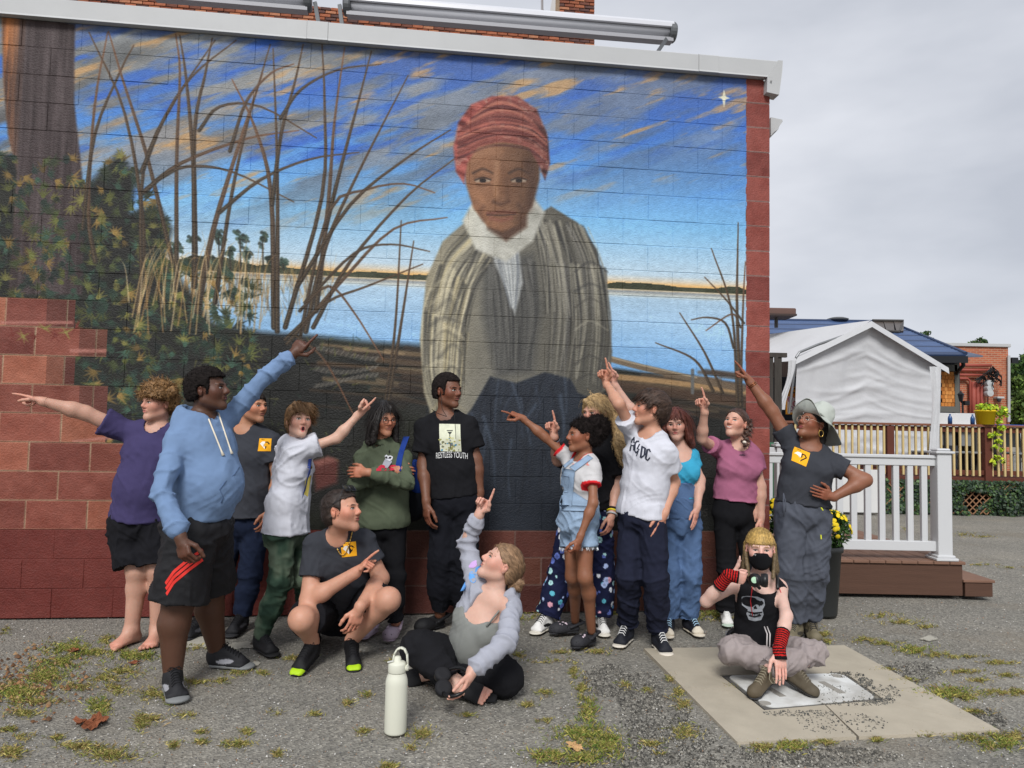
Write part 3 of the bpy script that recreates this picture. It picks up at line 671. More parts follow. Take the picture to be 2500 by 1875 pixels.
# ---------------- shoes
def shoe(H, ankle, f, u=(0, 0, 1), L=.27, kind='sneaker', colr=(30, 30, 32), solec=(225, 222, 215), toec=None, accent=None, lace=(235, 235, 232), name='shoe', wide=1.0, hi=.0, drop=.085):
    """ankle: ankle joint; f toe direction; heel bottom lies below-behind the ankle"""
    u = nrm(u); f = arr(f); f = nrm(f - u * f.dot(u)); x = np.cross(f, u); k = L / .27
    o = arr(ankle) - u * drop * k - f * .055 * k
    def l(a, b, c): return o + f * a * k + x * b * k + u * c * k
    up = Sdf(); sh = {'croc': .034, 'boot': .04}.get(kind, .033); w = wide
    T = up
    if kind == 'croc':
        T.ecap(l(.05, 0, .03), l(.20, 0, .035), (.036 * w * k, .028 * k), (.048 * w * k, .036 * k), x, .02)
        T.ell(l(.185, 0, .03), [f, x, u], (.075 * k, .05 * w * k, .05 * k), .02)
        T.cap(l(.105, 0, .085), l(.02, 0, .12), .03 * k, .05 * k, .01, op=1)
        T.cap(l(.105, -.045 * w, .05), l(.0, -.03, .075), .011 * k, .011 * k, .004); T.cap(l(.105, .045 * w, .05), l(.0, .03, .075), .011 * k, .011 * k, .004); T.cap(l(.0, -.03, .075), l(.0, .03, .075), .011 * k, .011 * k, .004)
    elif kind == 'slide':
        T.ecap(l(.15, 0, .022), l(.20, 0, .022), (.052 * k, .045 * k), (.052 * k, .038 * k), x, .01)
    else:
        T.ecap(l(.045, 0, .032), l(.205, 0, .026), (.034 * w * k, .03 * k), (.043 * w * k, .022 * k), x, .02)
        T.ell(l(.06, 0, .055), [f, x, u], (.062 * k, .036 * w * k, .05 * k), .02)
        T.cap(l(.06, 0, .06), l(.058, 0, .098 + hi), .036 * w * k, .037 * w * k, .02, fb=True)
        T.cap(l(.095, 0, .085 + hi * .3), l(.185, 0, .046), .026 * k, .026 * k, .02)
        if kind == 'boot': T.ball(l(.225, 0, .03), .036 * k, .02)
    T.plane(l(0, 0, .014), -u)
    V, Q = T.mesh(.0056); N = vnormals(V, Q); loc_ = (V - o) @ np.stack([f, x, u], 1) / k
    C = np.tile(arr(lin(colr)), (len(V), 1))
    if toec is not None:
        m_ = (loc_[:, 0] > .205 - .4 * np.abs(loc_[:, 1])) ; C[m_] = lin(toec)
    if accent is not None:
        a_ = ((loc_[:, 0] - .13 - (loc_[:, 2] - .05) * 1.2) / .045) ** 2 + ((loc_[:, 2] - .042) / .011) ** 2 < 1; C[a_ & (np.abs(loc_[:, 1]) > .02)] = lin(accent)
    if kind == 'croc':
        for i in range(7):
            for s_ in (-1, 1):
                c2 = arr((.13 + .02 * i, s_ * (.036 - .0035 * max(0, i - 3)), .05)); C[((loc_ - c2) ** 2).sum(1) < .0068 ** 2] = arr(lin(colr)) * .12
        for i in range(3):
            for j_ in range(-1, 2): C[((loc_ - arr((.15 + .028 * i, j_ * .017, .068 - .006 * i))) ** 2).sum(1) < .0052 ** 2] = arr(lin(colr)) * .12
    V = V + N * (.0008 * noise3(V * 120))[:, None]
    so = obj(name, V, Q, flat_mat('shoe_upper_' + kind, (1, 1, 1), .7, .3, attr=True, bump=.15, bscale=300), H.R, C=C)
    S2 = Sdf(); th = .017 if kind != 'chunky' else .026
    S2.ecap(l(.042, 0, th * .55), l(.125, 0, th * .55), (.037 * w * k, th * .62 * k), (.037 * w * k, th * .6 * k), x, .01); S2.ecap(l(.125, 0, th * .55), l(.212, 0, th * .55), (.037 * w * k, th * .6 * k), (.046 * w * k, th * .6 * k), x, .01, cz=.05 * k)
    S2.plane(l(0, 0, .001), -u); S2.plane(l(0, 0, th + .006), u)
    V, Q = S2.mesh(.0065); obj('sole', V, Q, flat_mat('sole_%d_%d_%d' % tuple(solec), solec, .8), so)
    if lace is not None and kind not in ('croc', 'slide'):
        mb = MB()
        for i in range(6):
            t = i / 5; p = lerp(l(.105, 0, .113 + hi * .5), l(.18, 0, .076), t); w_ = .019 + .004 * t
            mb.tube([p - x * w_ * k - u * .014 * k, p - x * w_ * .5 * k + u * .001, p + x * w_ * .5 * k + u * .001 + f * .004, p + x * w_ * k - u * .014 * k + f * .006], .0028, 5)
        p = l(.10, 0, .118 + hi * .5); mb.tube([p, p + x * .02 + u * .006, p + x * .035 - u * .008, p + x * .02 - u * .012, p], .0022, 5); mb.tube([p, p - x * .02 + u * .006, p - x * .035 - u * .008, p - x * .02 - u * .012, p], .0022, 5)
        mb.build('laces', flat_mat('lace_%d' % lace[0], lace, .9), so, smooth=True)
    return so
# ---------------- hair
def hair(H, col, style='short', th=.012, line=(-.022, .92), extra=None, name='hair', amp=.004, strands_n=500, L=.05, comb=None, width=.0035, wave=0., lift=.2, seed=3, rough=.3, k=.012, h=.0050, freq=(60, 60, 60), back=-.08, col2=None, spec=.35, rough_m=.55, seg=5, earcut=True, cutr=.030):
    l = H.hl; kk = H.hk; x, f, u = H.hx, H.hf, H.hu; T = Sdf(); R = [x, f, u]
    T.ell(l(0, -.012, .028), R, ((.0735 * H.wide + th) * kk, (.099 + th) * kk, (.087 + th) * kk), 0.01)
    T.ell(l(0, -.035, -.02), R, ((.066 * H.wide + th) * kk, (.07 + th * .8) * kk, (.07) * kk), 0.02)
    if line[0] == 'box':
        zf, yf = line[1:3]; sl_ = line[3] if len(line) > 3 else .0
        def cut(px_, py_, pz_):
            a_, b_, c_ = px_ - H.hc[0], py_ - H.hc[1], pz_ - H.hc[2]; fx = (a_ * f[0] + b_ * f[1] + c_ * f[2]) / kk; ux = (a_ * u[0] + b_ * u[1] + c_ * u[2]) / kk; xx = (a_ * x[0] + b_ * x[1] + c_ * x[2]) / kk
            r1 = np.maximum(ux - (zf - 6 * np.abs(xx) ** 2 * sl_), yf + .10 * (ux - .03) - fx); r2 = np.maximum(ux + .030, -.03 - fx); return np.minimum(r1, r2) * kk
        T._add(cut, H.hc - .3, H.hc + .3, .005, 1); line = (-.2, .2)
    c = l(0, 0, line[0]); d = nrm(f * 1.0 + u * line[1]); n = nrm(f * line[1] - u)
    T.plane(c, n, .006); T.plane(l(0, 0, back), -u, .006)
    if earcut:
        for q_ in (-1, 1): T.ball(l(.086 * q_ * H.wide, .002, -.008), cutr * kk, .006, op=1)
    if extra: extra(T, l, R, kk)
    V, Q = T.mesh(h); N = vnormals(V, Q); q = (V - H.hc) @ np.stack([x, f, u], 1)
    dsp = amp * (fbm(q * arr(freq), 3, seed)) * 1.6
    V = V + N * dsp[:, None]
    base = arr(lin(col)); C = base * (1 + .5 * noise3(q * arr((150, 40, 150)), seed) + .2 * noise3(q * 30, seed))[:, None]
    if col2 is not None: C = col2(q / kk, C)
    Vs, Fs, Cs = [V], [Q], [C]
    if strands_n:
        if comb is None: cmb = lambda p: np.tile(-u * .7 - f * .3, (len(p), 1))
        else: cmb = lambda p: comb(p, l, x, f, u)
        sv, sf, sc_ = strands(V, N, base, strands_n, L, cmb, width, seed, lift=lift, wave=wave, rough=rough, seg=seg)
        if col2 is not None: sc_ = col2(((sv - H.hc) @ np.stack([x, f, u], 1)) / kk, sc_)
        Vs.append(sv); Fs.append(sf + len(V)); Cs.append(sc_)
    m = flat_mat('hair_%d_%d_%.2f' % (col[0], col[1], rough_m), (1, 1, 1), rough_m, spec, attr=True, bump=.25, bscale=220)
    return obj(name, np.concatenate(Vs), np.concatenate(Fs), m, H.R, C=np.clip(np.concatenate(Cs), .001, 1))
def glasses(H, col=(20, 20, 22), r=.019, name='glasses', sunny=False, round_=True, metal=0.0, th=.0014, dy=.0):
    l = H.hl; mb = MB(); ln = MB()
    for q in (-1, 1):
        pts = []
        for t in np.linspace(0, 2 * math.pi, 17):
            rr = (1, 1) if round_ else (1.15, .8); e_ = 1 if round_ else .65
            cx_, cz_ = math.copysign(abs(math.cos(t)) ** e_, math.cos(t)), math.copysign(abs(math.sin(t)) ** e_, math.sin(t))
            pts.append(l(.032 * q + r * rr[0] * cx_, .104 + dy - .006 * abs(cx_ * q + 0) * (cx_ * q > 0), -.002 + r * rr[1] * cz_))
        mb.tube(pts, th, 6, caps=False); ln.add(pts[:-1], [tuple(range(16))])
        mb.tube([l((.032 + r) * q, .098 + dy, .003), l(.077 * q, .085 + dy, .004), l(.084 * q, .0, .006), l(.082 * q, -.02, -.004)], th, 5)
    mb.tube([l(-.013, .106 + dy, .0), l(0, .109 + dy, .003), l(.013, .106 + dy, .0)], th, 5)
    g = mb.build(name, mat(name + '_frame', col, .3, .5, metal), H.R, smooth=True)
    if sunny: ln.build('lens', flat_mat('dark_lens', (30, 32, 36), .1, .6), g)
    return g
# ================================================================ the painted wall
MU0, MVH, MS = -6.3, 4.45, 210.0
MW, MH = int(-MU0 * MS), int(MVH * MS)
cv = np.zeros((MH, MW, 3)); gy, gx = np.mgrid[0:MH, 0:MW]; gu = gx / MS + MU0; gv = gy / MS
def uvpx(pts): return np.array([[(W(a, b)[0] - MU0) * MS, W(a, b)[1] * MS] for a, b in pts])
def blend(sl, m, col): cv[sl] = cv[sl] * (1 - m[..., None]) + np.asarray(col, float) * m[..., None]
def bbox(p, r): 
    x0, y0 = np.floor(p.min(0) - r).astype(int); x1, y1 = np.ceil(p.max(0) + r).astype(int) + 1
    return slice(max(y0, 0), max(min(y1, MH), 0)), slice(max(x0, 0), max(min(x1, MW), 0))
def fillp(pts, col, a=1.0, soft=1.5, raw=False):
    p = np.asarray(pts, float) if raw else uvpx(pts); sl = bbox(p, soft * 2 + 2); X, Y = gx[sl], gy[sl]
    if X.size == 0: return
    ins = np.zeros(X.shape, bool); d = np.full(X.shape, 1e9); n = len(p)
    for i in range(n):
        (x0, y0), (x1, y1) = p[i], p[(i + 1) % n]
        c = ((y0 > Y) != (y1 > Y)) & (X < (x1 - x0) * (Y - y0) / ((y1 - y0) if y1 != y0 else 1e-9) + x0); ins ^= c
        L = (x1 - x0) ** 2 + (y1 - y0) ** 2 + 1e-9; t = np.clip(((X - x0) * (x1 - x0) + (Y - y0) * (y1 - y0)) / L, 0, 1); d = np.minimum(d, np.hypot(X - x0 - t * (x1 - x0), Y - y0 - t * (y1 - y0)))
    sd = np.where(ins, d, -d); m = np.clip(.5 + sd / (2 * soft), 0, 1) * a
    if callable(col): col = col(gu[sl], gv[sl])
    blend(sl, m, col)
def curve(pts, n=14):
    p = np.asarray(pts, float)
    if len(p) == 2: t = np.linspace(0, 1, 3)[:, None]; return p[0] * (1 - t) + p[1] * t
    out = []; q = np.concatenate([[2 * p[0] - p[1]], p, [2 * p[-1] - p[-2]]])
    for i in range(len(p) - 1):
        for t in np.linspace(0, 1, max(3, n // (len(p) - 1)), endpoint=False):
            a, b, c, d = q[i:i + 4]; out.append(.5 * (2 * b + (c - a) * t + (2 * a - 5 * b + 4 * c - d) * t * t + (3 * b - a - 3 * c + d) * t ** 3))
    out.append(p[-1]); return np.array(out)
def stroke(pts, w0, w1, col, a=1.0, soft=1.0, raw=False, col2=None):
    """w0,w1: widths in photo pixels at start and end"""
    p = curve(pts if raw else uvpx(pts)); k = 1.0 if raw else MS / 325.0; R = max(w0, w1) * k; n = len(p)
    sl = bbox(p, R + 3); X, Y = gx[sl], gy[sl]
    if X.size == 0: return
    best = np.full(X.shape, 1e9); T = np.zeros(X.shape)
    for i in range(n - 1):
        (x0, y0), (x1, y1) = p[i], p[i + 1]; L = (x1 - x0) ** 2 + (y1 - y0) ** 2 + 1e-9; t = np.clip(((X - x0) * (x1 - x0) + (Y - y0) * (y1 - y0)) / L, 0, 1)
        d = np.hypot(X - x0 - t * (x1 - x0), Y - y0 - t * (y1 - y0)); s_ = (i + t) / (n - 1); m = d < best; best = np.where(m, d, best); T = np.where(m, s_, T)
    w = (w0 + (w1 - w0) * T) * k * .5; m = np.clip(.5 + (w - best) / (2 * soft), 0, 1) * a * np.clip(w * 1.5, 0, 1)
    c = np.asarray(col, float)
    if col2 is not None: c = c * (1 - T[..., None]) + np.asarray(col2, float) * T[..., None]
    blend(sl, m, c)
pr = random.Random(5)
def nz(sx, sy, seed, o=4, rot=0.0, src=None):
    U, V_ = (gu, gv) if src is None else src; c, s_ = math.cos(rot), math.sin(rot)
    return fbm2((U * c + V_ * s_) * sx + seed * 3.7, (-U * s_ + V_ * c) * sy + seed, o, seed) * 1.1
def paint_mural():
    hz = W(1700, 711)[1]; top = 4.25
    t = np.clip((gv - hz) / (top - hz), 0, 1)[..., None]
    stops = [(0, (240, 176, 92)), (.018, (238, 190, 122)), (.035, (222, 212, 192)), (.06, (196, 218, 232)), (.28, (132, 192, 236)), (.55, (88, 148, 218)), (.80, (66, 112, 192)), (1, (74, 102, 164))]
    sky_ = np.zeros_like(cv)
    for (a, ca), (b, cb) in zip(stops[:-1], stops[1:]):
        w = np.clip((t - a) / (b - a), 0, 1); m = (t >= a); sky_ = np.where(m, np.array(ca, float) * (1 - w) + np.array(cb, float) * w, sky_)
    cl = nz(.9, 4.6, 1, 5, .40) + .5 * nz(3.2, 14, 2, 4, .40) + .1; cl2 = .7 * nz(1.2, 7.0, 3, 5, .42) + .6 * nz(4, 20, 13, 4, .40)
    left = np.clip((-gu - .6) / 3.2, 0, 1); dens = np.clip((t[..., 0] - .14 - .24 * (1 - left)) * 2.6, 0, 1) * (.62 + .6 * left); dens = np.maximum(dens, np.clip((t[..., 0] - .75) * 3, 0, 1) * .8)
    g = np.clip((cl + .2) * 2.2, 0, 1) * dens; grey = np.stack([122 + 40 * nz(2, 6, 7, 3, .4)] * 3, -1) + (0, 6, 14)
    cv[:] = sky_ * (1 - g[..., None] * .92) + grey * g[..., None] * .92
    o = np.clip(cl2 * 3.4 - .75, 0, 1) * np.clip(dens * 1.5, 0, 1) * .75; cv[:] = cv * (1 - o[..., None]) + np.array((206, 158, 100.)) * o[..., None]
    b_ = np.clip(-cl2 * 3.0 - .6, 0, 1) * dens * .7; cv[:] = cv * (1 - b_[..., None]) + np.array((54, 104, 198.)) * b_[..., None]
    # water
    wt = np.clip((hz - gv) / 1.15, 0, 1)[..., None]; wc = np.array((232, 200, 150.)) * np.clip(1 - wt * 14, 0, 1) + np.clip(wt * 14, 0, 1) * (np.array((190, 216, 234.)) * (1 - wt) + np.array((78, 152, 228.)) * wt)
    wc += (nz(1.4, 16, 11, 4)[..., None] * 16); m = (gv < hz)[..., None]; cv[:] = np.where(m, wc, cv)
    # far shore
    e_ = .022 + .03 * np.clip(nz(5, 1, 21, 4) + .2, 0, 1) + .10 * np.clip((-gu - 3.3) / 1.5, 0, 1) * np.clip(nz(3, 1, 23, 4) + .55, 0, 1.2); m = ((gv - hz < e_) & (gv > hz - .012)) * 1.0
    cv[:] = cv * (1 - m[..., None]) + (np.array((58, 62, 44.)) + nz(8, 12, 24)[..., None] * 22) * m[..., None]
    m = np.clip(1 - np.abs(gv - hz + .03) / .02, 0, 1) * .5; cv[:] = cv * (1 - m[..., None]) + np.array((70, 96, 132.)) * m[..., None]
    # golden marsh grass and dark water at the left
    for k in range(620):
        x = pr.uniform(180, 820); f = 1 - (x - 180) / 700; y = pr.gauss(690, 26) + 30 * f; L = pr.uniform(20, 90) * (.5 + f); s_ = pr.uniform(-14, 16)
        stroke([(x, y + L * .5), (x + s_, y - L * .5)], 3.5, 1, pr.choice([(196, 146, 78), (222, 180, 110), (150, 104, 52), (90, 66, 40), (60, 58, 40)]), .55 * min(1, .4 + f))
    for x, y, s_ in ((470, 590, 16), (585, 585, 22), (640, 590, 16), (425, 610, 20), (533, 580, 18), (560, 620, 12), (600, 625, 14), (655, 640, 14), (690, 645, 10), (505, 640, 18)):
        for k in range(16): a = pr.uniform(0, 6.28); r_ = pr.uniform(0, s_); stroke([(x + r_ * math.cos(a) * .8, y + r_ * math.sin(a) * 1.2 - 4), (x + r_ * math.cos(a) * .8 + 6, y + r_ * math.sin(a) * 1.2)], 9, 5, pr.choice([(46, 62, 52), (62, 84, 72), (34, 44, 38)]), .8)
        stroke([(x, y), (x + 2, 660)], 3, 4, (48, 44, 34), .9)
    # dark foreground mass
    def dark(u, v): return np.array((30, 30, 27.)) + 14 * nz(6, 8, 31, 4, src=(u, v))[..., None] + np.array((10, 12, 2.)) * np.clip(nz(3, 3, 32, 3, src=(u, v)), 0, 1)[..., None]
    fillp([(0, 380), (60, 372), (160, 430), (200, 470), (290, 372), (330, 440), (318, 520), (385, 500), (420, 560), (400, 640), (470, 720), (520, 790), (640, 812), (760, 820), (900, 835), (1040, 845), (1040, 1560), (-400, 1560), (-400, 380)], dark, 1, 6)
    fillp([(1380, 905), (1500, 900), (1830, 948), (1830, 1560), (900, 1560), (980, 900)], dark, 1, 3)
    # planks of the landing
    for x0, x1, ya, yb in ((740, 1060, 835, 990), (1400, 1822, 905, 1010)):
        for k in range(34):
            t_ = pr.uniform(0, 1); y = ya + (yb - ya) * t_ + pr.uniform(-5, 5); x = pr.uniform(x0, x1 - 60); L = pr.uniform(80, 280)
            c_ = pr.choice([(150, 122, 88), (120, 92, 64), (84, 62, 44), (60, 46, 36), (178, 150, 112), (96, 78, 60)]); f = .9 - .5 * t_
            stroke([(x, y), (min(x + L, x1), y + L * .09)], pr.uniform(5, 15), pr.uniform(3, 12), [v * f + 6 for v in c_], .75, 2)
    stroke([(1400, 912), (1600, 930), (1822, 958)], 16, 12, (168, 134, 92), .9, 1.5); stroke([(1400, 934), (1600, 956), (1822, 985)], 24, 22, (76, 56, 42), .8, 2)
    stroke([(1470, 872), (1560, 896), (1700, 928), (1812, 950)], 15, 17, (120, 104, 84), 1, 1.2, col2=(104, 88, 70)); stroke([(1472, 868), (1560, 891), (1700, 923)], 4, 4, (176, 160, 134), .8)
    stroke([(1690, 905), (1690, 960)], 9, 9, (98, 100, 100), .9)
    for ys in (872, 905, 938):
        for k in range(26):
            t_ = k / 25; x = 765 + 150 * t_; y = ys + 26 * math.sin(t_ * 3.0 + ys) * .5 - 8
            stroke([(x, y + 4), (x + 7, y - 4)], 4.5, 4.5, (120, 114, 104) if k % 2 else (84, 80, 74), .7)
    # trunk
    def bark(u, v): n = nz(34, 2.4, 41, 5, src=(u, v)); s_ = np.clip((u - W(6, 300)[0]) / .55, 0, 1); return np.array((68, 56, 56.)) + n[..., None] * 30 + np.array((70, 30, -6.)) * np.clip(1 - s_ * 4.5, 0, 1)[..., None] * (1 + n[..., None])
    fillp([(4, 30), (182, 60), (180, 250), (190, 340), (205, 480), (200, 720), (20, 720), (40, 420), (18, 330), (6, 180)], bark, 1, 2)
    # leaves
    cols = [(52, 62, 40), (74, 84, 46), (104, 108, 52), (128, 124, 64), (44, 66, 52), (36, 50, 44), (62, 92, 74), (146, 118, 62)]
    for k in range(1250):
        x = pr.uniform(-60, 620); y = pr.uniform(380, 1290)
        if x > 250 and y < 372 + (x - 250) * .9 and not (x < 345): continue
        if x > 180 and x < 250 and y < 440: continue
        if y > 1000 and x < 260 and pr.random() < .9: continue
        if x > 420 and y < 640: continue
        s_ = pr.uniform(12, 30); bright = pr.random() < .5 * (1 - min(1, max(0, x) / 600) * .6); c_ = pr.choice(cols[2:4] + cols[7:] if bright else cols[:2] + cols[4:7]); f = pr.uniform(.6, 1.05)
        n = pr.randint(4, 8); a0 = pr.uniform(0, 6.28)
        for i in range(n):
            a = a0 + (i - n / 2) * .55; L = s_ * pr.uniform(.6, 1.1); stroke([(x, y), (x + L * math.cos(a), y - L * math.sin(a))], 7.5, 1.5, [v * f for v in c_], .8)
    for k in range(240):
        x = pr.uniform(300, 900); y = pr.uniform(820, 1280); s_ = pr.uniform(10, 26); a = pr.uniform(0, 6.28); stroke([(x, y), (x + s_ * math.cos(a), y - s_ * math.sin(a))], 5, 1, pr.choice(cols[:6]), .45)
    # reeds
    D = (48, 40, 31); B = (84, 60, 42)
    reeds = [([(232, 640), (215, 520), (230, 260), (262, 80)], 12), ([(330, 760), (345, 560), (300, 280), (212, 80)], 13), ([(205, 560), (235, 330), (300, 170), (330, 112)], 9), ([(420, 640), (360, 390), (300, 200), (264, 78)], 11),
             ([(340, 700), (345, 420), (420, 250), (520, 100)], 10), ([(350, 420), (400, 300), (470, 190), (580, 100)], 11), ([(430, 700), (430, 400), (438, 180), (428, 85)], 11), ([(470, 700), (468, 420), (450, 200), (434, 88)], 14), ([(480, 640), (478, 330), (505, 180), (522, 95)], 12),
             ([(350, 470), (440, 400), (600, 340), (728, 320)], 12), ([(380, 440), (450, 408), (560, 420), (712, 494)], 9), ([(490, 320), (540, 262), (640, 262), (776, 338)], 9), ([(480, 760), (520, 560), (590, 330), (640, 180)], 17), ([(520, 740), (560, 480), (600, 300), (655, 110)], 11),
             ([(540, 520), (640, 440), (760, 390), (880, 373)], 10), ([(668, 800), (660, 470), (620, 310), (565, 195)], 14), ([(672, 810), (672, 420), (662, 120)], 12), ([(668, 500), (690, 330), (724, 200), (744, 110)], 11), ([(560, 370), (600, 250), (660, 180), (716, 158)], 9),
             ([(680, 290), (730, 220), (820, 172), (925, 158)], 9), ([(700, 800), (790, 480), (796, 250), (790, 110)], 12), ([(770, 760), (800, 500), (815, 300), (840, 118)], 13), ([(790, 560), (830, 400), (870, 250), (902, 126)], 11), ([(750, 810), (800, 600), (880, 420), (1000, 186)], 13),
             ([(730, 830), (800, 520), (890, 465), (985, 450), (1060, 472)], 9), ([(760, 800), (850, 640), (990, 480), (1110, 385)], 11), ([(730, 700), (860, 500), (1000, 385), (1104, 318)], 11), ([(700, 840), (830, 690), (960, 560), (1090, 532)], 11), ([(740, 740), (860, 620), (950, 598), (1044, 615)], 8),
             ([(700, 830), (800, 740), (900, 700), (1036, 646)], 9), ([(730, 760), (800, 700), (860, 760), (935, 880)], 8), ([(935, 990), (960, 800), (975, 540)], 9), ([(950, 1000), (985, 780), (1014, 590)], 10), ([(720, 820), (790, 880), (860, 1010)], 8),
             ([(1805, 990), (1795, 760), (1798, 545)], 13), ([(1805, 990), (1790, 760), (1741, 608)], 9), ([(1806, 980), (1812, 760), (1818, 640)], 8), ([(1812, 790), (1770, 735), (1716, 678)], 6), ([(1795, 850), (1775, 790), (1730, 776), (1692, 782)], 7), ([(1806, 800), (1785, 768), (1722, 808)], 6), ([(1760, 960), (1715, 860), (1655, 765)], 8), ([(1745, 955), (1700, 880), (1605, 838)], 9)]
    for k, (p, w) in enumerate(reeds):
        p = [(x + 5 * math.sin(k * 2.1), y) for x, y in p]; stroke(p, w, 2.5, D, .96, .9, col2=B if k % 3 else (126, 84, 60)); stroke([(x - 1.5, y) for x, y in p], w * .28, 1, (128, 104, 72), .45, .9)
    for k in range(46):
        x = pr.uniform(300, 640); s_ = pr.uniform(-50, 90); stroke([(x, pr.uniform(720, 820)), (x + s_ * .4, pr.uniform(620, 700)), (x + s_, pr.uniform(560, 640))], 4, 1, pr.choice([(206, 172, 116), (176, 136, 84), (222, 196, 150)]), .6)
    # a plain painted figure: red head cloth, pale grey coat, dark skirt
    def folds(c0, sx, sy, rot, amp, seed, lo=None):
        def f(u, v):
            n = nz(sx, sy, seed, 3, rot, (u, v)); r_ = 1 - 2.6 * np.abs(n); sh = np.clip((u - W(1180, 700)[0]) / .8, -1, 1)
            base = np.array(c0, float) * (1 - .20 * sh)[..., None] + np.array((14, 8, -12.)) * np.clip(-sh, 0, 1)[..., None]
            return np.clip(base + r_[..., None] * amp, 12, 235)
        return f
    fillp([(1078, 860), (1400, 850), (1444, 1000), (1476, 1300), (1040, 1300), (1050, 1000)], (36, 42, 52), 1, 3)
    for k in range(60):
        x = pr.uniform(1060, 1440); y = pr.uniform(860, 1120); L_ = pr.uniform(60, 190); b_ = pr.uniform(-26, 26); c_ = pr.choice([(22, 26, 34), (24, 28, 36), (62, 72, 88), (78, 90, 106)])
        stroke([(x, y), (x + b_, y + L_ * .5), (x + b_ * 1.2 + pr.uniform(-10, 10), y + L_)], pr.uniform(3, 10), 2, c_, .6, 2.5)
    coat = [(1150, 530), (1080, 590), (1040, 680), (1024, 830), (1034, 960), (1060, 1040), (1108, 1050), (1150, 1000), (1196, 920), (1260, 936), (1330, 910), (1392, 925), (1410, 960), (1448, 976), (1484, 950), (1494, 860), (1480, 720), (1456, 610), (1410, 545), (1345, 505), (1290, 540)]
    def coat_(u, v): q = np.clip((u - W(1180, 700)[0]) / .75, -1, 1)[..., None]; return np.array((122, 118, 106.)) * (1 - .30 * q) + np.array((24, 18, 2.)) * np.clip(-q, 0, 1) + nz(3, 3, 52, 4, src=(u, v))[..., None] * 9
    fillp(coat, coat_, 1, 2)
    fillp([(1178, 640), (1300, 620), (1322, 760), (1300, 910), (1210, 925), (1178, 780)], (72, 72, 70), .8, 8)
    def along(a, b, n, w, cols_, al, wob=8):
        for k in range(n):
            t_ = pr.random(); p = [(x0 + (x1 - x0) * t_ + pr.uniform(-wob, wob), y0 + (y1 - y0) * t_ + pr.uniform(-wob, wob)) for (x0, y0), (x1, y1) in zip(a, b)]; i0 = pr.randint(0, max(0, len(p) - 3)); stroke(p[i0:i0 + 3], pr.uniform(*w), 1.5, pr.choice(cols_), al, 1.8)
    dk2, lt2, lw = [(58, 56, 52), (70, 68, 62), (46, 46, 46)], [(166, 160, 142), (184, 178, 158), (150, 146, 134)], [(214, 204, 172), (226, 214, 180), (200, 184, 140)]
    L1, L2 = [(1140, 560), (1076, 640), (1040, 760), (1034, 900), (1062, 1020)], [(1200, 640), (1160, 720), (1140, 820), (1130, 930), (1110, 1020)]
    along(L1, L2, 46, (4, 12), lw, .55); along(L1, L2, 34, (3, 8), dk2, .55)
    for k in range(13): y = 690 + k * 27 + pr.uniform(-8, 8); x = 1045 + pr.uniform(-6, 26); stroke([(x, y + 20), (x + 34, y - 8 + pr.uniform(-10, 10)), (x + pr.uniform(50, 84), y + pr.uniform(10, 34))], pr.uniform(5, 11), 1, pr.choice(lw + dk2), .42, 3)
    R1, R2 = [(1300, 540), (1320, 640), (1330, 760), (1322, 900)], [(1430, 560), (1478, 660), (1490, 800), (1470, 950)]
    along(R1, R2, 60, (4, 10), dk2 + [(90, 88, 84)], .6); along(R1, R2, 40, (3, 8), lt2, .5)
    for k in range(7): y = 640 + k * 46 + pr.uniform(-12, 12); stroke([(1404, y + 20), (1440, y + pr.uniform(-4, 4)), (1484, y + 22)], pr.uniform(4, 8), 2, pr.choice(lt2 + dk2), .5, 2)
    C1, C2 = [(1190, 650), (1200, 760), (1215, 900)], [(1300, 640), (1310, 760), (1296, 900)]
    along(C1, C2, 40, (3, 8), [(44, 44, 44), (96, 94, 88), (112, 110, 104), (54, 54, 52)], .55)
    fillp([(1196, 560), (1262, 580), (1276, 690), (1256, 770), (1232, 700), (1205, 640)], (170, 172, 170), .95, 2.5)
    along([(1205, 580), (1222, 660), (1246, 750)], [(1262, 585), (1270, 660), (1256, 750)], 18, (2, 6), [(96, 102, 108), (214, 216, 212), (130, 134, 138)], .7, 4)
    fillp([(1150, 500), (1128, 540), (1160, 610), (1235, 640), (1300, 590), (1330, 520), (1300, 480)], folds((186, 184, 172), 6, 5, .6, 20, 56), 1, 3)
    fillp([(1190, 470), (1190, 560), (1235, 590), (1285, 555), (1290, 470)], (84, 58, 44), 1, 4)
    def face_(u, v): q = (u - W(1225, 450)[0]) / .30; n = nz(9, 9, 57, 3, src=(u, v)); return np.array((132, 92, 66.)) * (1.02 - .34 * np.clip(q + .2, -.2, 1))[..., None] + n[..., None] * 9
    fillp([(1130, 380), (1136, 450), (1155, 510), (1190, 555), (1226, 568), (1262, 552), (1298, 505), (1316, 440), (1318, 370), (1225, 320)], face_, 1, 2.5)
    sh = (74, 48, 36)
    for q in (-1, 1):
        x = 1222 + 44 * q; stroke([(x - 24, 424), (x, 414), (x + 24, 424)], 6, 4, (58, 40, 32), .8, 2); stroke([(x - 18, 437), (x, 433), (x + 18, 437)], 9, 7, (104, 70, 50), .6, 3); stroke([(x - 15, 442), (x, 442), (x + 15, 442)], 9, 7, (176, 160, 142), .8, 1.5); stroke([(x - 3, 442), (x + 3, 442)], 10, 10, (30, 20, 18), 1, 1.2); stroke([(x - 19, 441), (x, 435), (x + 19, 440)], 3.5, 3, (36, 24, 20), .9, 1.2); stroke([(x - 15, 452), (x, 455), (x + 16, 450)], 4, 3, (86, 58, 44), .6, 2)
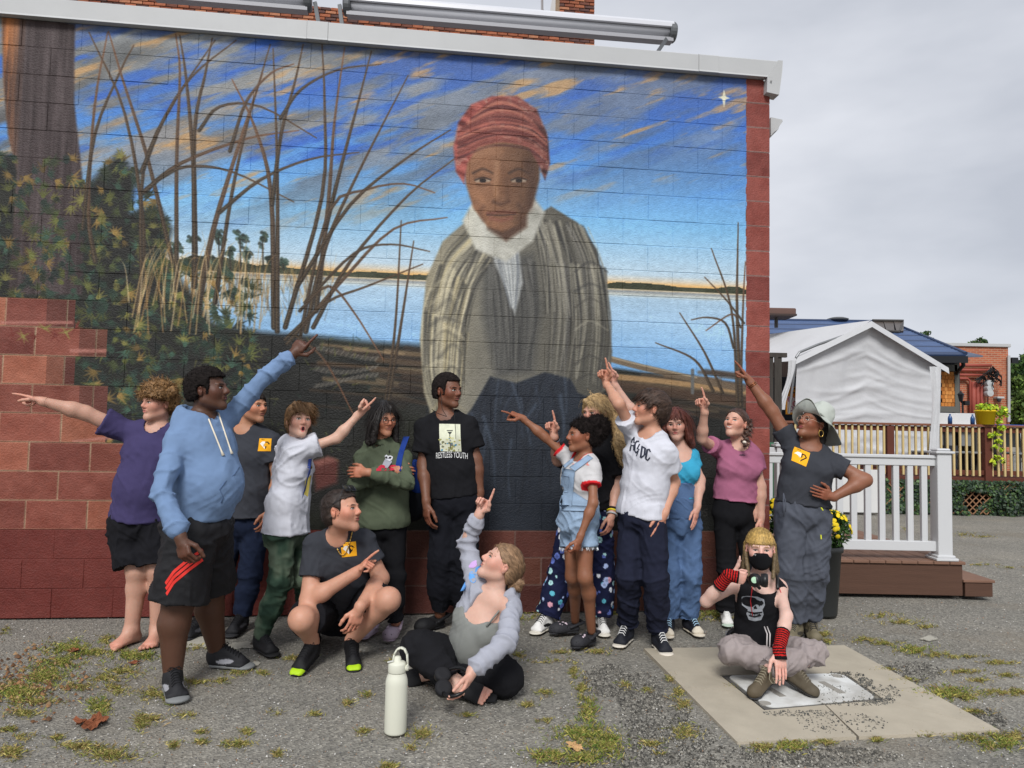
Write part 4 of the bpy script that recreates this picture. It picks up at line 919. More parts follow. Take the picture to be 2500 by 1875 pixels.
    stroke([(1216, 425), (1210, 470), (1206, 484)], 9, 10, (156, 112, 80), .5, 4); stroke([(1236, 440), (1240, 488)], 10, 12, (92, 62, 46), .5, 5); stroke([(1204, 494), (1222, 500), (1242, 493)], 8, 6, sh, .75, 3)
    stroke([(1190, 523), (1222, 519), (1256, 521)], 8, 6, (112, 66, 56), .85, 2.5); stroke([(1188, 526), (1222, 527), (1258, 524)], 2.5, 2.5, (52, 32, 28), .9, 1.2); stroke([(1198, 534), (1222, 539), (1248, 533)], 10, 7, (138, 84, 70), .75, 3)
    def cloth_(u, v): 
        n = nz(2.0, 11, 58, 3, -.35, (u, v)); r_ = 1 - 2.6 * np.abs(n); q = (u - W(1225, 330)[0]) / .36; w = np.clip(nz(22, 22, 59, 2, src=(u, v)) * 5 - 1.6, 0, 1) * .5
        c = np.array((120, 56, 50.)) * (1 - .42 * np.clip(q + .1, -.3, 1))[..., None] + r_[..., None] * np.array((52, 38, 34.)); return c * (1 - w[..., None]) + np.array((178, 138, 124.)) * w[..., None]
    fillp([(1112, 420), (1106, 360), (1118, 300), (1150, 256), (1200, 236), (1262, 236), (1310, 268), (1336, 330), (1342, 400), (1330, 440), (1312, 400), (1290, 362), (1225, 344), (1165, 362), (1140, 400), (1132, 450)], cloth_, 1, 2.2)
    for k in range(44):
        t_ = k / 43; y = 250 + 112 * t_; bw_ = 40 + 66 * min(1, t_ * 1.6 + .2); o_ = pr.uniform(-6, 6); stroke([(1225 - bw_, y + 22 + o_), (1225 - bw_ * .2, y - 8 + o_), (1225 + bw_ * .6, y + 2 + o_), (1225 + bw_ * 1.02, y + 34 + o_)], pr.uniform(3, 8), 2, pr.choice([(84, 34, 34), (96, 40, 36), (170, 98, 82), (190, 124, 102), (60, 26, 30)]), .6, 1.6)
    for pts, w_, c_, a_ in (([(1160, 380), (1190, 366), (1220, 372)], 22, (178, 130, 98), .45), ([(1160, 470), (1172, 486), (1184, 500)], 20, (176, 126, 92), .5), ([(1212, 400), (1208, 450), (1212, 478)], 8, (196, 150, 116), .6), ([(1180, 505), (1172, 520), (1180, 540)], 5, (82, 54, 42), .6), ([(1266, 500), (1274, 516), (1266, 536)], 6, (64, 42, 34), .6), ([(1290, 400), (1300, 450), (1290, 510)], 26, (70, 46, 36), .55), ([(1206, 548), (1224, 554), (1244, 548)], 12, (164, 116, 86), .5)): stroke(pts, w_, w_ * .7, c_, a_, 5)
    # star
    c = uvpx([(1767, 240)])[0]
    for dx, dy in ((0, 16), (0, -20), (12, 0), (-12, 0)): stroke([(c[0], c[1]), (c[0] + dx * .8, c[1] - dy * -.8)], 7, 1, (232, 228, 200), .95, 1, raw=True)
    # painted-on red blocks: real joints carry painted mortar
    ch, bl = .2032, .4064; row = np.floor(gv / ch).astype(int); fr = gv / ch - row; off = np.where(row % 2 == 0, 0.0, ch); cu = (gu + off) / bl; cl_ = np.floor(cu).astype(int); fu = cu - cl_
    hsh = _hash(row, cl_, row * 0, 9); hs2 = _hash(row, cl_, row * 0 + 3, 9); base = np.array((130, 68, 55.)) + hsh[..., None] * np.array((22, 16, 12.)) + np.clip(hs2, 0, 1)[..., None] * np.array((22, 22, 12.)); base = base + nz(9, 9, 61, 4)[..., None] * 16
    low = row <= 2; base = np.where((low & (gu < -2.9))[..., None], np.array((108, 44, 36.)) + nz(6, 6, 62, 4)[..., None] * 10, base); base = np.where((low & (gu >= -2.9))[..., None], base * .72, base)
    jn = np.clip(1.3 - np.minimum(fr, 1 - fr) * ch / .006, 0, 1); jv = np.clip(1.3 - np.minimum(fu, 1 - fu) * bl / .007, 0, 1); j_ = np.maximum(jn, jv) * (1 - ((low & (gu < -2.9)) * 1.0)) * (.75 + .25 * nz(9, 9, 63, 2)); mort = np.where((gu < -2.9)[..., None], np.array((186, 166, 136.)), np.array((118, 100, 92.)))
    redc = base * (1 - j_[..., None]) + mort * j_[..., None]
    edge = {0: 9, 1: 9, 2: 9, 3: 2.95, 4: 3.9, 5: 4.15, 6: 4.2, 7: 4.6, 8: 4.72, 9: 4.92, 10: 4.72, }
    lim = np.full(row.shape, -99.0); x_ = [(2, 9), (3, -4.50), (4, -4.50), (5, W(300, 1100)[0]), (6, W(258, 1030)[0]), (7, W(258, 1030)[0]), (8, W(178, 960)[0]), (9, W(258, 890)[0]), (10, W(180, 820)[0])]
    for r_, l_ in x_: lim = np.where(row == r_, l_, lim)
    lim = np.where(row <= 2, 9, lim); lim = np.where(row == 3, W(420, 1240)[0], lim); m = (gu < lim) * 1.0
    # returns of the broken edge: a darker end face
    endf = ((gu > lim - .19) & (gu < lim) & (row >= 7) & (row <= 10)) * 1.0; redc = redc * (1 - .22 * endf[..., None])
    m = np.maximum(m, (gu > -ch + .01 * nz(1, 9, 64, 3)) * 1.0); col_r = (gu > -ch) & (row > 2)
    rc = np.array((136, 66, 56.)) + _hash(row, row * 0 + 5, row * 0, 4)[..., None] * np.array((18, 14, 12.)) + nz(12, 12, 65, 4)[..., None] * 14; rc = rc * (1 - jn[..., None]) + np.array((150, 128, 122.)) * jn[..., None]; redc = np.where(col_r[..., None], rc, redc)
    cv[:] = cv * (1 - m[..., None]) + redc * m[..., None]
    for pts in ([(0, 785), (178, 785), (178, 792), (0, 792)], [(170, 853), (258, 853), (258, 862), (170, 862)], [(176, 1076), (300, 1062), (300, 1072), (176, 1080)]): fillp(pts, (180, 120, 108), .8, 1.5)
    for k in range(7):
        x, y = 30 + k * 26, 812 + pr.uniform(-14, 14)
        for i in range(6): a = pr.uniform(0, 6.28); stroke([(x, y), (x + 20 * math.cos(a), y + 20 * math.sin(a))], 5, 1, (140, 128, 66) if k % 2 else (112, 46, 36), .7)
    fillp([(762, 1128), (812, 1120), (826, 1128), (822, 1180), (770, 1200)], (98, 50, 44), .95, 4); fillp([(762, 1128), (800, 1114), (824, 1124), (776, 1140)], (146, 92, 82), .9, 3)
    for x, y, w_ in ((1700, 1252, 5), (1709, 1252, 8), (1721, 1252, 6)):
        if w_ == 8: stroke([(x, y - 8), (x + 5, y), (x, y + 8), (x - 5, y), (x, y - 8)], 2, 2, (96, 92, 84), .8)
        elif w_ == 6: stroke([(x + 5, y - 8), (x - 2, y - 6), (x - 3, y - 1), (x + 4, y + 1), (x + 3, y + 7), (x - 4, y + 8)], 2, 2, (96, 92, 84), .8)
    cv[:] = np.clip(cv * (1 + .05 * nz(40, 40, 71, 2))[..., None] + nz(1.3, 1.3, 72, 3)[..., None] * 5, 6, 240)
paint_mural()
MURAL_GAIN = .92
img = bpy.data.images.new('painted_wall', MW, MH); px = np.ones((MH, MW, 4), dtype=np.float32); px[..., :3] = np.clip(cv / 255 * MURAL_GAIN, 0, 1); img.pixels.foreach_set(px.ravel()); img.pack()
mm, N, L, b = image_mat('painted_block', img, .62, .35)
gm = N.new('ShaderNodeNewGeometry'); sub = N.new('ShaderNodeVectorMath'); sub.operation = 'SUBTRACT'; sub.inputs[1].default_value = tuple(WB)
dt = N.new('ShaderNodeVectorMath'); dt.operation = 'DOT_PRODUCT'; dt.inputs[1].default_value = tuple(WD); sx = N.new('ShaderNodeSeparateXYZ')
m1 = N.new('ShaderNodeMapRange'); m1.clamp = False; m1.inputs['From Min'].default_value = MU0; m1.inputs['From Max'].default_value = 0; m2 = N.new('ShaderNodeMapRange'); m2.clamp = False; m2.inputs['From Min'].default_value = 0; m2.inputs['From Max'].default_value = MVH
cx_ = N.new('ShaderNodeCombineXYZ'); it = N.new('ShaderNodeTexImage'); it.image = img; it.extension = 'EXTEND'
L.new(gm.outputs['Position'], sub.inputs[0]); L.new(sub.outputs[0], dt.inputs[0]); L.new(sub.outputs[0], sx.inputs[0]); L.new(dt.outputs['Value'], m1.inputs['Value']); L.new(sx.outputs[2], m2.inputs['Value'])
L.new(m1.outputs[0], cx_.inputs[0]); L.new(m2.outputs[0], cx_.inputs[1]); L.new(cx_.outputs[0], it.inputs[0]); L.new(it.outputs[0], b.inputs['Base Color'])
def wall_bump(N, L, b, src, s1=90, s2=16, st=.55):
    a = N.new('ShaderNodeTexNoise'); a.inputs['Scale'].default_value = s1; a.inputs['Detail'].default_value = 4; c = N.new('ShaderNodeTexNoise'); c.inputs['Scale'].default_value = s2; c.inputs['Detail'].default_value = 3
    L.new(src, a.inputs['Vector']); L.new(src, c.inputs['Vector']); ad = N.new('ShaderNodeMath'); ad.operation = 'MULTIPLY_ADD'; ad.inputs[1].default_value = .6; L.new(c.outputs['Fac'], ad.inputs[0]); L.new(a.outputs['Fac'], ad.inputs[2])
    bp = N.new('ShaderNodeBump'); bp.inputs['Strength'].default_value = st; bp.inputs['Distance'].default_value = .012; L.new(ad.outputs[0], bp.inputs['Height']); L.new(bp.outputs[0], b.inputs['Normal'])
wall_bump(N, L, b, gm.outputs['Position'])
PAINTED = mm
# ---------------- building: every concrete block its own part
BLD = thing('mural_building', 'concrete block building with a large painted marsh mural and white metal coping', 'building', tuple(WB))
CH, BL = .2032, .4064
def block_mesh(L_, seed):
    r = random.Random(seed); mb = MB(); A = np.array([WD, -WN, (0, 0, 1.0)]); mb.box((0, 0, 0), ((L_ - .0016) / 2, .03, (CH - .0045) / 2)  , A, 0, .0026); V = np.concatenate(mb.V); V = V + np.array([[r.uniform(-.0007, .0007) for _ in range(3)] for _ in V])
    return mesh_data('block', V, mb.F, PAINTED, smooth=False)
full = [block_mesh(BL, s_) for s_ in range(6)]; half = [block_mesh(CH, s_) for s_ in range(3)]; rest = MB()
for r_ in range(21):
    u = 0.0; k = 0
    while u > -6.2:
        L_ = CH if (r_ % 2 and k == 0) else BL; uc = u - L_ / 2; u -= L_; k += 1; dp = rnd.uniform(-.0016, .0016)
        p = wallpt(uc, CH * (r_ + .5), -.03 + dp)
        if uc > -5.95 and r_ < 20:
            o = bpy.data.objects.new('block', rnd.choice(half if L_ == CH else full)); COL.objects.link(o); o.parent = BLD; o.location = p - ORG[BLD.name]; ORG[o.name] = arr(p)
        else: rest.box(p, ((L_ - .0016) / 2, .03, (CH - .0045) / 2), np.array([WD, -WN, (0, 0, 1.0)]), 0, .0026)
o = rest.build('block_course', PAINTED, BLD); tag(o, kind='stuff')
A3 = np.array([WD, -WN, (0, 0, 1.0)])
MB().box(wallpt(-3.2, 2.13, -.1035), (3.195, .1, 2.12), A3).build('wall_core', PAINTED, BLD)
side = mat('side_block', (120, 70, 60), .9, var=.1, vscale=5, bump=.3, bscale=60)
MB().box(wallpt(-.1, 2.1, -3.2), (.097, 2.99, 2.09), A3).build('side_wall', side, BLD)
MB().box(wallpt(-3.2, 4.15, -3.2), (3.1, 2.9, .05), A3).build('roof', mat('roof_membrane', (120, 120, 122), .9), BLD)
# coping
cpm = mat('coping_white', (176, 177, 177), .5, .4, var=.05, vscale=3, bump=.08, bscale=5)
cz0, cz1 = W(1000, 123)[1], W(1000, 79)[1]
def coping(u0, u1, nm, out=.055):
    mb = MB(); pr_ = [(out - .002, cz0 - .0), (out + .006, cz0 - .006), (out, cz0 + .010), (out, cz1 - .01), (out - .012, cz1), (-.30, cz1 + .01), (-.30, cz0), (out - .02, cz0)]
    mb.prism([wallpt(u0, z, o_) for o_, z in pr_], WD * (u1 - u0)); return mb.build(nm, cpm, BLD)
cuts = [-6.3, W(752, 80)[0], W(803, 85)[0], W(1700, 150)[0], W(1748, 150)[0], .05]
for i in range(5): coping(cuts[i] + .001, cuts[i + 1] - .001, 'coping', .055 + .004 * (i % 2))
ez = W(1857, 232)[1]
mb = MB(); mb.prism([wallpt(-.055, ez, .060), wallpt(.05, ez - .015, .060), wallpt(.075, cz0 + .05, .064), wallpt(.08, cz1 - .004, .064), wallpt(.04, cz1 - .004, .064), wallpt(-.05, cz0 - .004, .060)], -WN * .10); e_ = mb.build('corner_flashing', cpm, BLD)
for a, c in ((1856, 207), (1873, 207)): u, v = W(a, c); MB().lathe(wallpt(u, v, .070), [(0, -.004), (.008, 0), (.006, .005), (0, .007)], 10, ax=WN).build('screw', mat('screw', (150, 150, 150), .4), e_)
mb = MB(); q = [P(1882, 286, 6.35), P(1910, 292, 6.35), P(1911, 297, 6.35), P(1904, 306, 6.35), P(1900, 316, 6.35), P(1890, 322, 6.35), P(1882, 332, 6.35)]; mb.prism(q, (-.05, 1.8, 0)); mb.build('gutter', cpm, BLD)

# ---------------- brick building behind, awnings, chimney
BK = thing('brick_building', 'tall red brick building rising behind the mural building', 'building', tuple(P(1451, 500, 14.5) * (1, 1, 0)))
O2 = P(1451, 100, 14.6); O2[2] = 0
brm = [mat('brick_%d' % i, c, .9, .2, var=.22, vscale=14, bump=.6, bscale=30, bdist=.02) for i, c in enumerate([(146, 88, 64), (160, 98, 72), (130, 78, 60), (112, 72, 60), (170, 116, 88), (92, 68, 64)])]
mort = mat('brick_mortar', (172, 152, 124), .95, var=.2, vscale=10, bump=.5, bscale=25, bdist=.02)
def bm_(seed, m, L_=.196, h=.052, d=.03):
    r = random.Random(seed); mb = MB(); mb.box((0, 0, 0), (L_ / 2, d, h / 2), A3, 0, .005); V = np.concatenate(mb.V) + np.array([[r.uniform(-.0025, .0025) for _ in range(3)] for _ in range(24)]); return mesh_data('brick', V, mb.F, m, smooth=False)
BM = [bm_(i, brm[i % 6]) for i in range(12)]; BMh = [bm_(i + 50, brm[i % 6], .095) for i in range(6)]
def pxof(p): d = arr(p) - CAM; w = d.dot(F_); return 1250 + FPX * d.dot(R_) / w, 937.5 - FPX * d.dot(U_) / w
cand = []
z0 = 5.5
for r_ in range(75):
    z = z0 + r_ * .0677
    u = 0
    k = 0
    while u > -14:
        hb = (k == 0 and r_ % 2); L_ = .105 if hb else .21; uc = u - L_ / 2; u -= L_; k += 1
        p = O2 + WD * uc + arr((0, 0, z)); x, y = pxof(p); yt = x * .0765 + 8
        if -40 < x < 1470 and -75 < y < yt + 20 and z < 9.44: cand.append((x, y, p, hb))
yv = lambda c: -14 < c[0] < 1460 and -6 < c[1] < c[0] * .0765 + 8
vis = [c for c in cand if yv(c) and not (c[0] > 850 and c[1] < 8 + (c[0] - 839) * .085) and not (505 < c[0] < 745 and c[1] < (c[0] - 505) * .08)]
vis.sort(key=lambda c: c[2][1]); ids = {id(c) for c in vis}; vis += [c for c in cand if id(c) not in ids]
st = MB()
for i, (x, y, p, hb) in enumerate(vis):
    p = p + WN * (.03 - .012 + rnd.uniform(-.004, .004))
    if i < 300:
        o = bpy.data.objects.new('brick', rnd.choice(BMh if hb else BM)); COL.objects.link(o); o.parent = BK; o.location = p - ORG[BK.name]
    else: st.box(p, ((.095 if hb else .2) / 2, .03, .028), A3, rnd.randrange(6), .005)
if st.n: tag(st.build('brick_course', brm, BK), kind='stuff')
MB().box(O2 + WD * -7 - WN * 2.0 + arr((0, 0, 4.735)), (7, 2.0, 4.735), A3).build('wall', mort, BK)
# upper part of the tall wall (left of the awning)
CHM = thing('chimney', 'square red brick chimney beyond the awning', 'chimney', tuple(O2 + arr((0, 0, 8.6))))
cw = (1451 - 1363) / 1800 * 14.9
MB().box(O2 + WD * (-cw / 2) - WN * .45 + arr((0, 0, 10.2)), (cw / 2, .4, 1.2), A3).build('core', mort, CHM)
for r_ in range(26):
    z = 8.75 + r_ * .0677; u = 0; k = 0
    while u > -cw + .02:
        L_ = min(.21 if (k or not r_ % 2) else .105, cw + u); uc = u - L_ / 2; u -= L_; k += 1
        if pxof(O2 + arr((0, 0, z)))[1] > 60 or pxof(O2 + arr((0, 0, z)))[1] < -10 or L_ < .06: continue
        o = bpy.data.objects.new('brick', rnd.choice(BM if L_ > .15 else BMh)); COL.objects.link(o); o.parent = CHM; o.location = O2 + WD * uc + arr((0, 0, z)) - WN * .03 - ORG[CHM.name]
mb = MB(); mb.prism([P(1340, 46, 15.0), P(1366, 46, 15.0), P(1366, -30, 15.0), P(1352, -30, 15.0)], (0, .05, 0)); mb.build('flashing', cpm, CHM)
ant = MB().tube([P(1324, 60, 15.2), P(1323, -40, 15.2)], .03, 6).tube([P(1324, 20, 15.2), P(1332, 35, 15.2), P(1320, 44, 15.2)], .012, 5).build('antenna_mast', mat('mast', (150, 150, 152), .5), None); tag(ant, 'thin grey antenna mast beside the brick chimney', 'antenna')
awm = mat('awning_white', (196, 197, 202), .35, .5, bump=.05, bscale=3); awg = mat('awning_grey', (150, 150, 154), .5); brk = mat('bracket_grey', (96, 98, 100), .5, .5, .4)
def awning(p0, p1, lab, brs, r=.075):
    a = thing('awning', lab, 'awning', tuple(lerp(p0, p1, .5)), 'retracted awnings on the roof'); d = nrm(arr(p1) - p0); 
    MB().tube([p0, p1], r * .8, 18).build('roller', awm, a, smooth=True)
    mb = MB(); up = arr((0, 0, 1.0)); out = nrm(np.cross(d, up)); out = out if out[1] < 0 else -out
    pr_ = [(-.07, .055), (.06, .05), (.085, .02), (.09, -.02), (.075, -.028), (.07, .015), (.04, .035), (-.06, .04)]
    mb.prism([arr(p0) + out * x + up * (z + .035) for x, z in pr_], d * np.linalg.norm(arr(p1) - p0)); mb.build('cassette', awm, a)
    mb = MB(); pr_ = [(-.07, -.05), (.055, -.075), (.06, -.115), (-.06, -.10)]; mb.prism([arr(p0) + out * x + up * z for x, z in pr_], d * np.linalg.norm(arr(p1) - p0)); mb.build('front_bar', awg, a)
    for e_ in (p0, p1): MB().lathe(e_, [(0, -.035), (.085, -.035), (.098, -.02), (.098, .02), (.085, .035), (0, .035)], 20, ax=d).build('end_cap', brk, a)
    for q in brs: MB().bar(q[0], q[1], .035, .02, (0, 1, .3)).build('bracket', brk, a)
    return a
awning(P(848, 14, 6.8), P(1640, 80, 7.12), 'long white retracted awning on brackets above the coping, right one', [(P(829, 12, 6.8), P(837, 75, 6.7)), (P(1632, 88, 7.1), P(1602, 132, 6.9))])
awning(P(380, -28, 6.5), P(752, 4, 6.75), 'white retracted awning at the top edge, left one', [(P(769, 6, 6.75), P(780, 70, 6.65))])
# ================================================================ ground
gnd = bpy.data.materials.new('old_asphalt'); gnd.use_nodes = True; N, L = gnd.node_tree.nodes, gnd.node_tree.links; b = N['Principled BSDF']; b.inputs['Roughness'].default_value = .92; b.inputs['Specular IOR Level'].default_value = .25
tcn = N.new('ShaderNodeTexCoord'); src = tcn.outputs['Object']
def NZ(s_, d=5, r=.6): n = N.new('ShaderNodeTexNoise'); n.inputs['Scale'].default_value = s_; n.inputs['Detail'].default_value = d; n.inputs['Roughness'].default_value = r; L.new(src, n.inputs['Vector']); return n.outputs['Fac']
def RAMP(f, st): c = N.new('ShaderNodeValToRGB'); el = c.color_ramp.elements; el[0].position, el[0].color = st[0][0], (*lin(st[0][1]), 1); el[1].position, el[1].color = st[-1][0], (*lin(st[-1][1]), 1)
def ramp(f, st):
    c = N.new('ShaderNodeValToRGB'); el = c.color_ramp.elements
    while len(el) < len(st): el.new(.5)
    for e_, (p, col) in zip(el, st): e_.position = p; e_.color = (*lin(col), 1)
    L.new(f, c.inputs[0]); return c.outputs[0]
def MIX(f, a, c, mode='MIX'):
    m = N.new('ShaderNodeMix'); m.data_type = 'RGBA'; m.blend_type = mode
    if isinstance(f, float): m.inputs[0].default_value = f
    else: L.new(f, m.inputs[0])
    for i, v in ((6, a), (7, c)):
        if isinstance(v, tuple): m.inputs[i].default_value = (*lin(v), 1)
        else: L.new(v, m.inputs[i])
    return m.outputs[2]
vo = N.new('ShaderNodeTexVoronoi'); vo.inputs['Scale'].default_value = 75; L.new(src, vo.inputs['Vector'])
base = ramp(NZ(1.1, 6), [(.3, (136, 134, 125)), (.5, (158, 154, 144)), (.7, (178, 172, 158))])
st_ = ramp(vo.outputs['Color'], [(.15, (80, 79, 76)), (.5, (134, 131, 124)), (.82, (166, 162, 152)), (.96, (212, 207, 194))])
c1 = MIX(.55, base, st_); dirt = N.new('ShaderNodeMapRange'); dirt.inputs['From Min'].default_value = .52; dirt.inputs['From Max'].default_value = .68; L.new(NZ(.9, 4), dirt.inputs['Value']); dm = N.new('ShaderNodeMath'); dm.operation = 'MULTIPLY'; dm.inputs[1].default_value = .45; L.new(dirt.outputs[0], dm.inputs[0])
c2 = MIX(dm.outputs[0], c1, (136, 126, 110)); fine = NZ(240, 3, .7); c3 = MIX(.35, c2, ramp(fine, [(.35, (60, 60, 60)), (.65, (170, 168, 164))]), 'OVERLAY')
L.new(c3, b.inputs['Base Color']); bp = N.new('ShaderNodeBump'); bp.inputs['Strength'].default_value = .8; bp.inputs['Distance'].default_value = .010; ad = N.new('ShaderNodeMath'); ad.operation = 'ADD'; L.new(vo.outputs['Distance'], ad.inputs[0]); L.new(NZ(60, 5), ad.inputs[1]); L.new(ad.outputs[0], bp.inputs['Height']); L.new(bp.outputs[0], b.inputs['Normal'])
xs = np.concatenate([np.linspace(-300, -8, 12)[:-1], np.linspace(-8, 12, 101), np.linspace(12, 300, 12)[1:]]); ys = np.concatenate([np.linspace(-60, 1, 8)[:-1], np.linspace(1, 14, 81), np.linspace(14, 600, 14)[1:]])
GX, GY = np.meshgrid(xs, ys, indexing='ij'); nn = .010 * fbm(np.stack([GX * .9, GY * .9, GX * 0], -1), 3, 77) * ((np.abs(GX) < 9) & (GY < 14)); GZ = nn - .010
g_ = MB().sheet(np.stack([GX, GY, GZ], -1)); gobj = g_.build('ground', gnd, None, smooth=True); tag(gobj, kind='structure')
conc = mat('old_concrete', (172, 163, 146), .9, .2, var=.12, vscale=5, bump=.5, bscale=120, bdist=.004)
def quadpad(c4, holes=None): pass
pad = thing('concrete_pad', 'square of pale concrete set in the asphalt around a utility cover', 'concrete pad', tuple(G(1990, 1700)))
c4 = [G(1572, 1586), G(2062, 1578), G(2440, 1786), G(1800, 1816)]
iv = [G(1757, 1651), G(2062, 1645), G(2160, 1712), G(1866, 1738)]
def slab(nm, pts, z0, z1, m, par): mb = MB(); mb.prism([arr((p[0], p[1], z0)) for p in pts], (0, 0, z1 - z0)); return mb.build(nm, m, par)
mid = lambda a, b_, t: lerp(a, b_, t)
g1, g2 = lerp(c4[0], c4[3], .49), lerp(iv[0], iv[3], .52); h1, h2 = lerp(c4[1], c4[2], .57), lerp(iv[1], iv[2], .7)
for pts in ([c4[0], c4[1], h1, h2, iv[1], iv[0], g2, g1],): pass
e_ = arr((.004, 0, 0))
slab('slab', [c4[0], c4[1], iv[1], iv[0]], -.05, .008, conc, pad); slab('slab', [c4[1], h1, h2, iv[1]], -.05, .0075, conc, pad); slab('slab', [h1 + (0, -.008, 0), c4[2], iv[2], h2 + (0, -.008, 0)], -.05, .0085, conc, pad)
slab('slab', [c4[2], lerp(c4[2], c4[3], .55), lerp(iv[2], iv[3], .5), iv[2]], -.05, .0078, conc, pad); slab('slab', [lerp(c4[2], c4[3], .56), c4[3], iv[3], lerp(iv[2], iv[3], .51)], -.05, .0085, conc, pad); slab('slab', [c4[3], g1 + (0, -.006, 0), g2 + (0, -.006, 0), iv[3]], -.05, .008, conc, pad); slab('slab', [g1, c4[0], iv[0], g2], -.05, .0082, conc, pad)
cvr = thing('utility_cover', 'white rectangular utility box lid with two slots in the concrete', 'utility cover', tuple(G(1960, 1690)))
cm_ = mat('cover_polymer', (216, 217, 214), .8, var=.06, vscale=8, bump=.5, bscale=260, bdist=.003, var2=(180, 178, 172))
slab('rim', [lerp(iv[i], np.mean(iv, 0), .03) for i in range(4)], -.05, .006, mat('rim_dark', (90, 88, 84), .9), cvr)
q = [lerp(iv[i], np.mean(iv, 0), .085) for i in range(4)]
def rnd_poly(q, r, n=5):
    out = []
    for i in range(4):
        a, b_, c = q[i - 1], q[i], q[(i + 1) % 4]; p0, p1 = b_ + nrm(a - b_) * r, b_ + nrm(c - b_) * r
        for t in np.linspace(0, 1, n): out.append((1 - t) ** 2 * p0 + 2 * t * (1 - t) * b_ + t * t * p1)
    return out
lid = slab('lid', rnd_poly(q, .06), -.04, .011, cm_, cvr)
dk_ = mat('slot_dark', (150, 146, 138), .95, bump=.6, bscale=200, bdist=.004)
for (a, b_) in (((1855, 1672), (1912, 1706)), ((2005, 1669), (2058, 1698))):
    p0, p1 = G(*a), G(*b_); d = nrm(p1 - p0); x = np.cross(d, (0, 0, 1.0)) * .02; slab('slot', [p0 - x, p0 + x, p1 + x, p1 - x], .0, .0125, dk_, lid)
for a in ((1868, 1722), (2044, 1655)): MB().lathe(G(*a), [(0, 0), (.03, 0), (.03, .013), (.022, .014), (.02, .0125), (0, .0125)], 16).build('bolt', dk_, lid)
# gravel and stones on the asphalt: nobody could count them
rs = np.random.RandomState(3)
def stones(n, region, smin, smax, cols, nm, z=.0):
    P_ = region(n); s_ = rs.uniform(smin, smax, n) * rs.uniform(.6, 1.3, n); V = []; base_v = np.array([(1, 0, 0), (-.5, .86, 0), (-.5, -.86, 0), (0, 0, .9), (.3, .3, .6)])[:4]
    a = rs.uniform(0, 6.28, n); R = np.stack([np.cos(a), -np.sin(a), np.sin(a), np.cos(a)], 1)
    bv = base_v[None] * (1 + rs.uniform(-.3, .3, (n, 4, 3))) * s_[:, None, None]; X = bv[..., 0] * R[:, 0:1] + bv[..., 1] * R[:, 1:2]; Y = bv[..., 0] * R[:, 2:3] + bv[..., 1] * R[:, 3:4]
    V = np.stack([X + P_[:, 0:1], Y + P_[:, 1:2], bv[..., 2] + z], -1).reshape(-1, 3); i = np.arange(n)[:, None] * 4; F = np.concatenate([i + f for f in ([0, 1, 3], [1, 2, 3], [2, 0, 3])])
    C = np.repeat(np.array([lin(c) for c in cols])[rs.randint(0, len(cols), n)] * rs.uniform(.7, 1.2, (n, 1)), 4, 0)
    o = obj(nm, V, F, flat_mat('stone_attr', (1, 1, 1), .9, attr=True), None, smooth=False, C=C); return tag(o, kind='stuff', cat='gravel', label='loose grey and white grit scattered over the worn asphalt' if nm == 'loose_grit' else 'dark gravel beds beside and on the concrete pad')
def reg_all(n):
    y = 2.9 + 5.2 * rs.uniform(0, 1, n) ** 1.3; x = rs.uniform(-1, 1, n) * y * .74; return np.stack([x, y], 1)
gcol = [(150, 148, 144), (176, 172, 165), (120, 118, 116), (92, 90, 90), (205, 202, 196), (150, 120, 96)]
stones(15000, reg_all, .0022, .0055, gcol, 'loose_grit', -.004)
def reg_patch(patches):
    def f(n):
        k = rs.randint(0, len(patches), n); out = []
        for i in k:
            x, y, rx, ry = patches[i]; a = rs.uniform(0, 6.28); r = math.sqrt(rs.uniform(0, 1)); out.append(G(x + rx * r * math.cos(a), y + ry * r * math.sin(a))[:2])
        return np.array(out)
    return f
stones(9000, reg_patch([(1560, 1690, 60, 50), (1600, 1750, 90, 55), (1480, 1660, 60, 40), (1640, 1800, 110, 40), (2180, 1690, 60, 25), (2260, 1740, 70, 35), (2400, 1760, 60, 30), (2220, 1640, 80, 26), (1500, 1850, 160, 30), (1800, 1850, 200, 30), (2000, 1845, 200, 25)]), .003, .008, [(86, 84, 78), (112, 108, 100), (66, 64, 60), (150, 146, 136)], 'gravel_bed', -.002)
stones(1500, reg_patch([(2090, 1716, 100, 12), (2150, 1700, 50, 25), (2060, 1652, 50, 8), (1950, 1746, 90, 8), (2020, 1690, 60, 14), (2050, 1770, 120, 26), (2110, 1670, 22, 12)]), .003, .008, [(84, 84, 80), (110, 108, 100), (130, 124, 112), (64, 64, 62)], 'gravel_on_pad', .008)
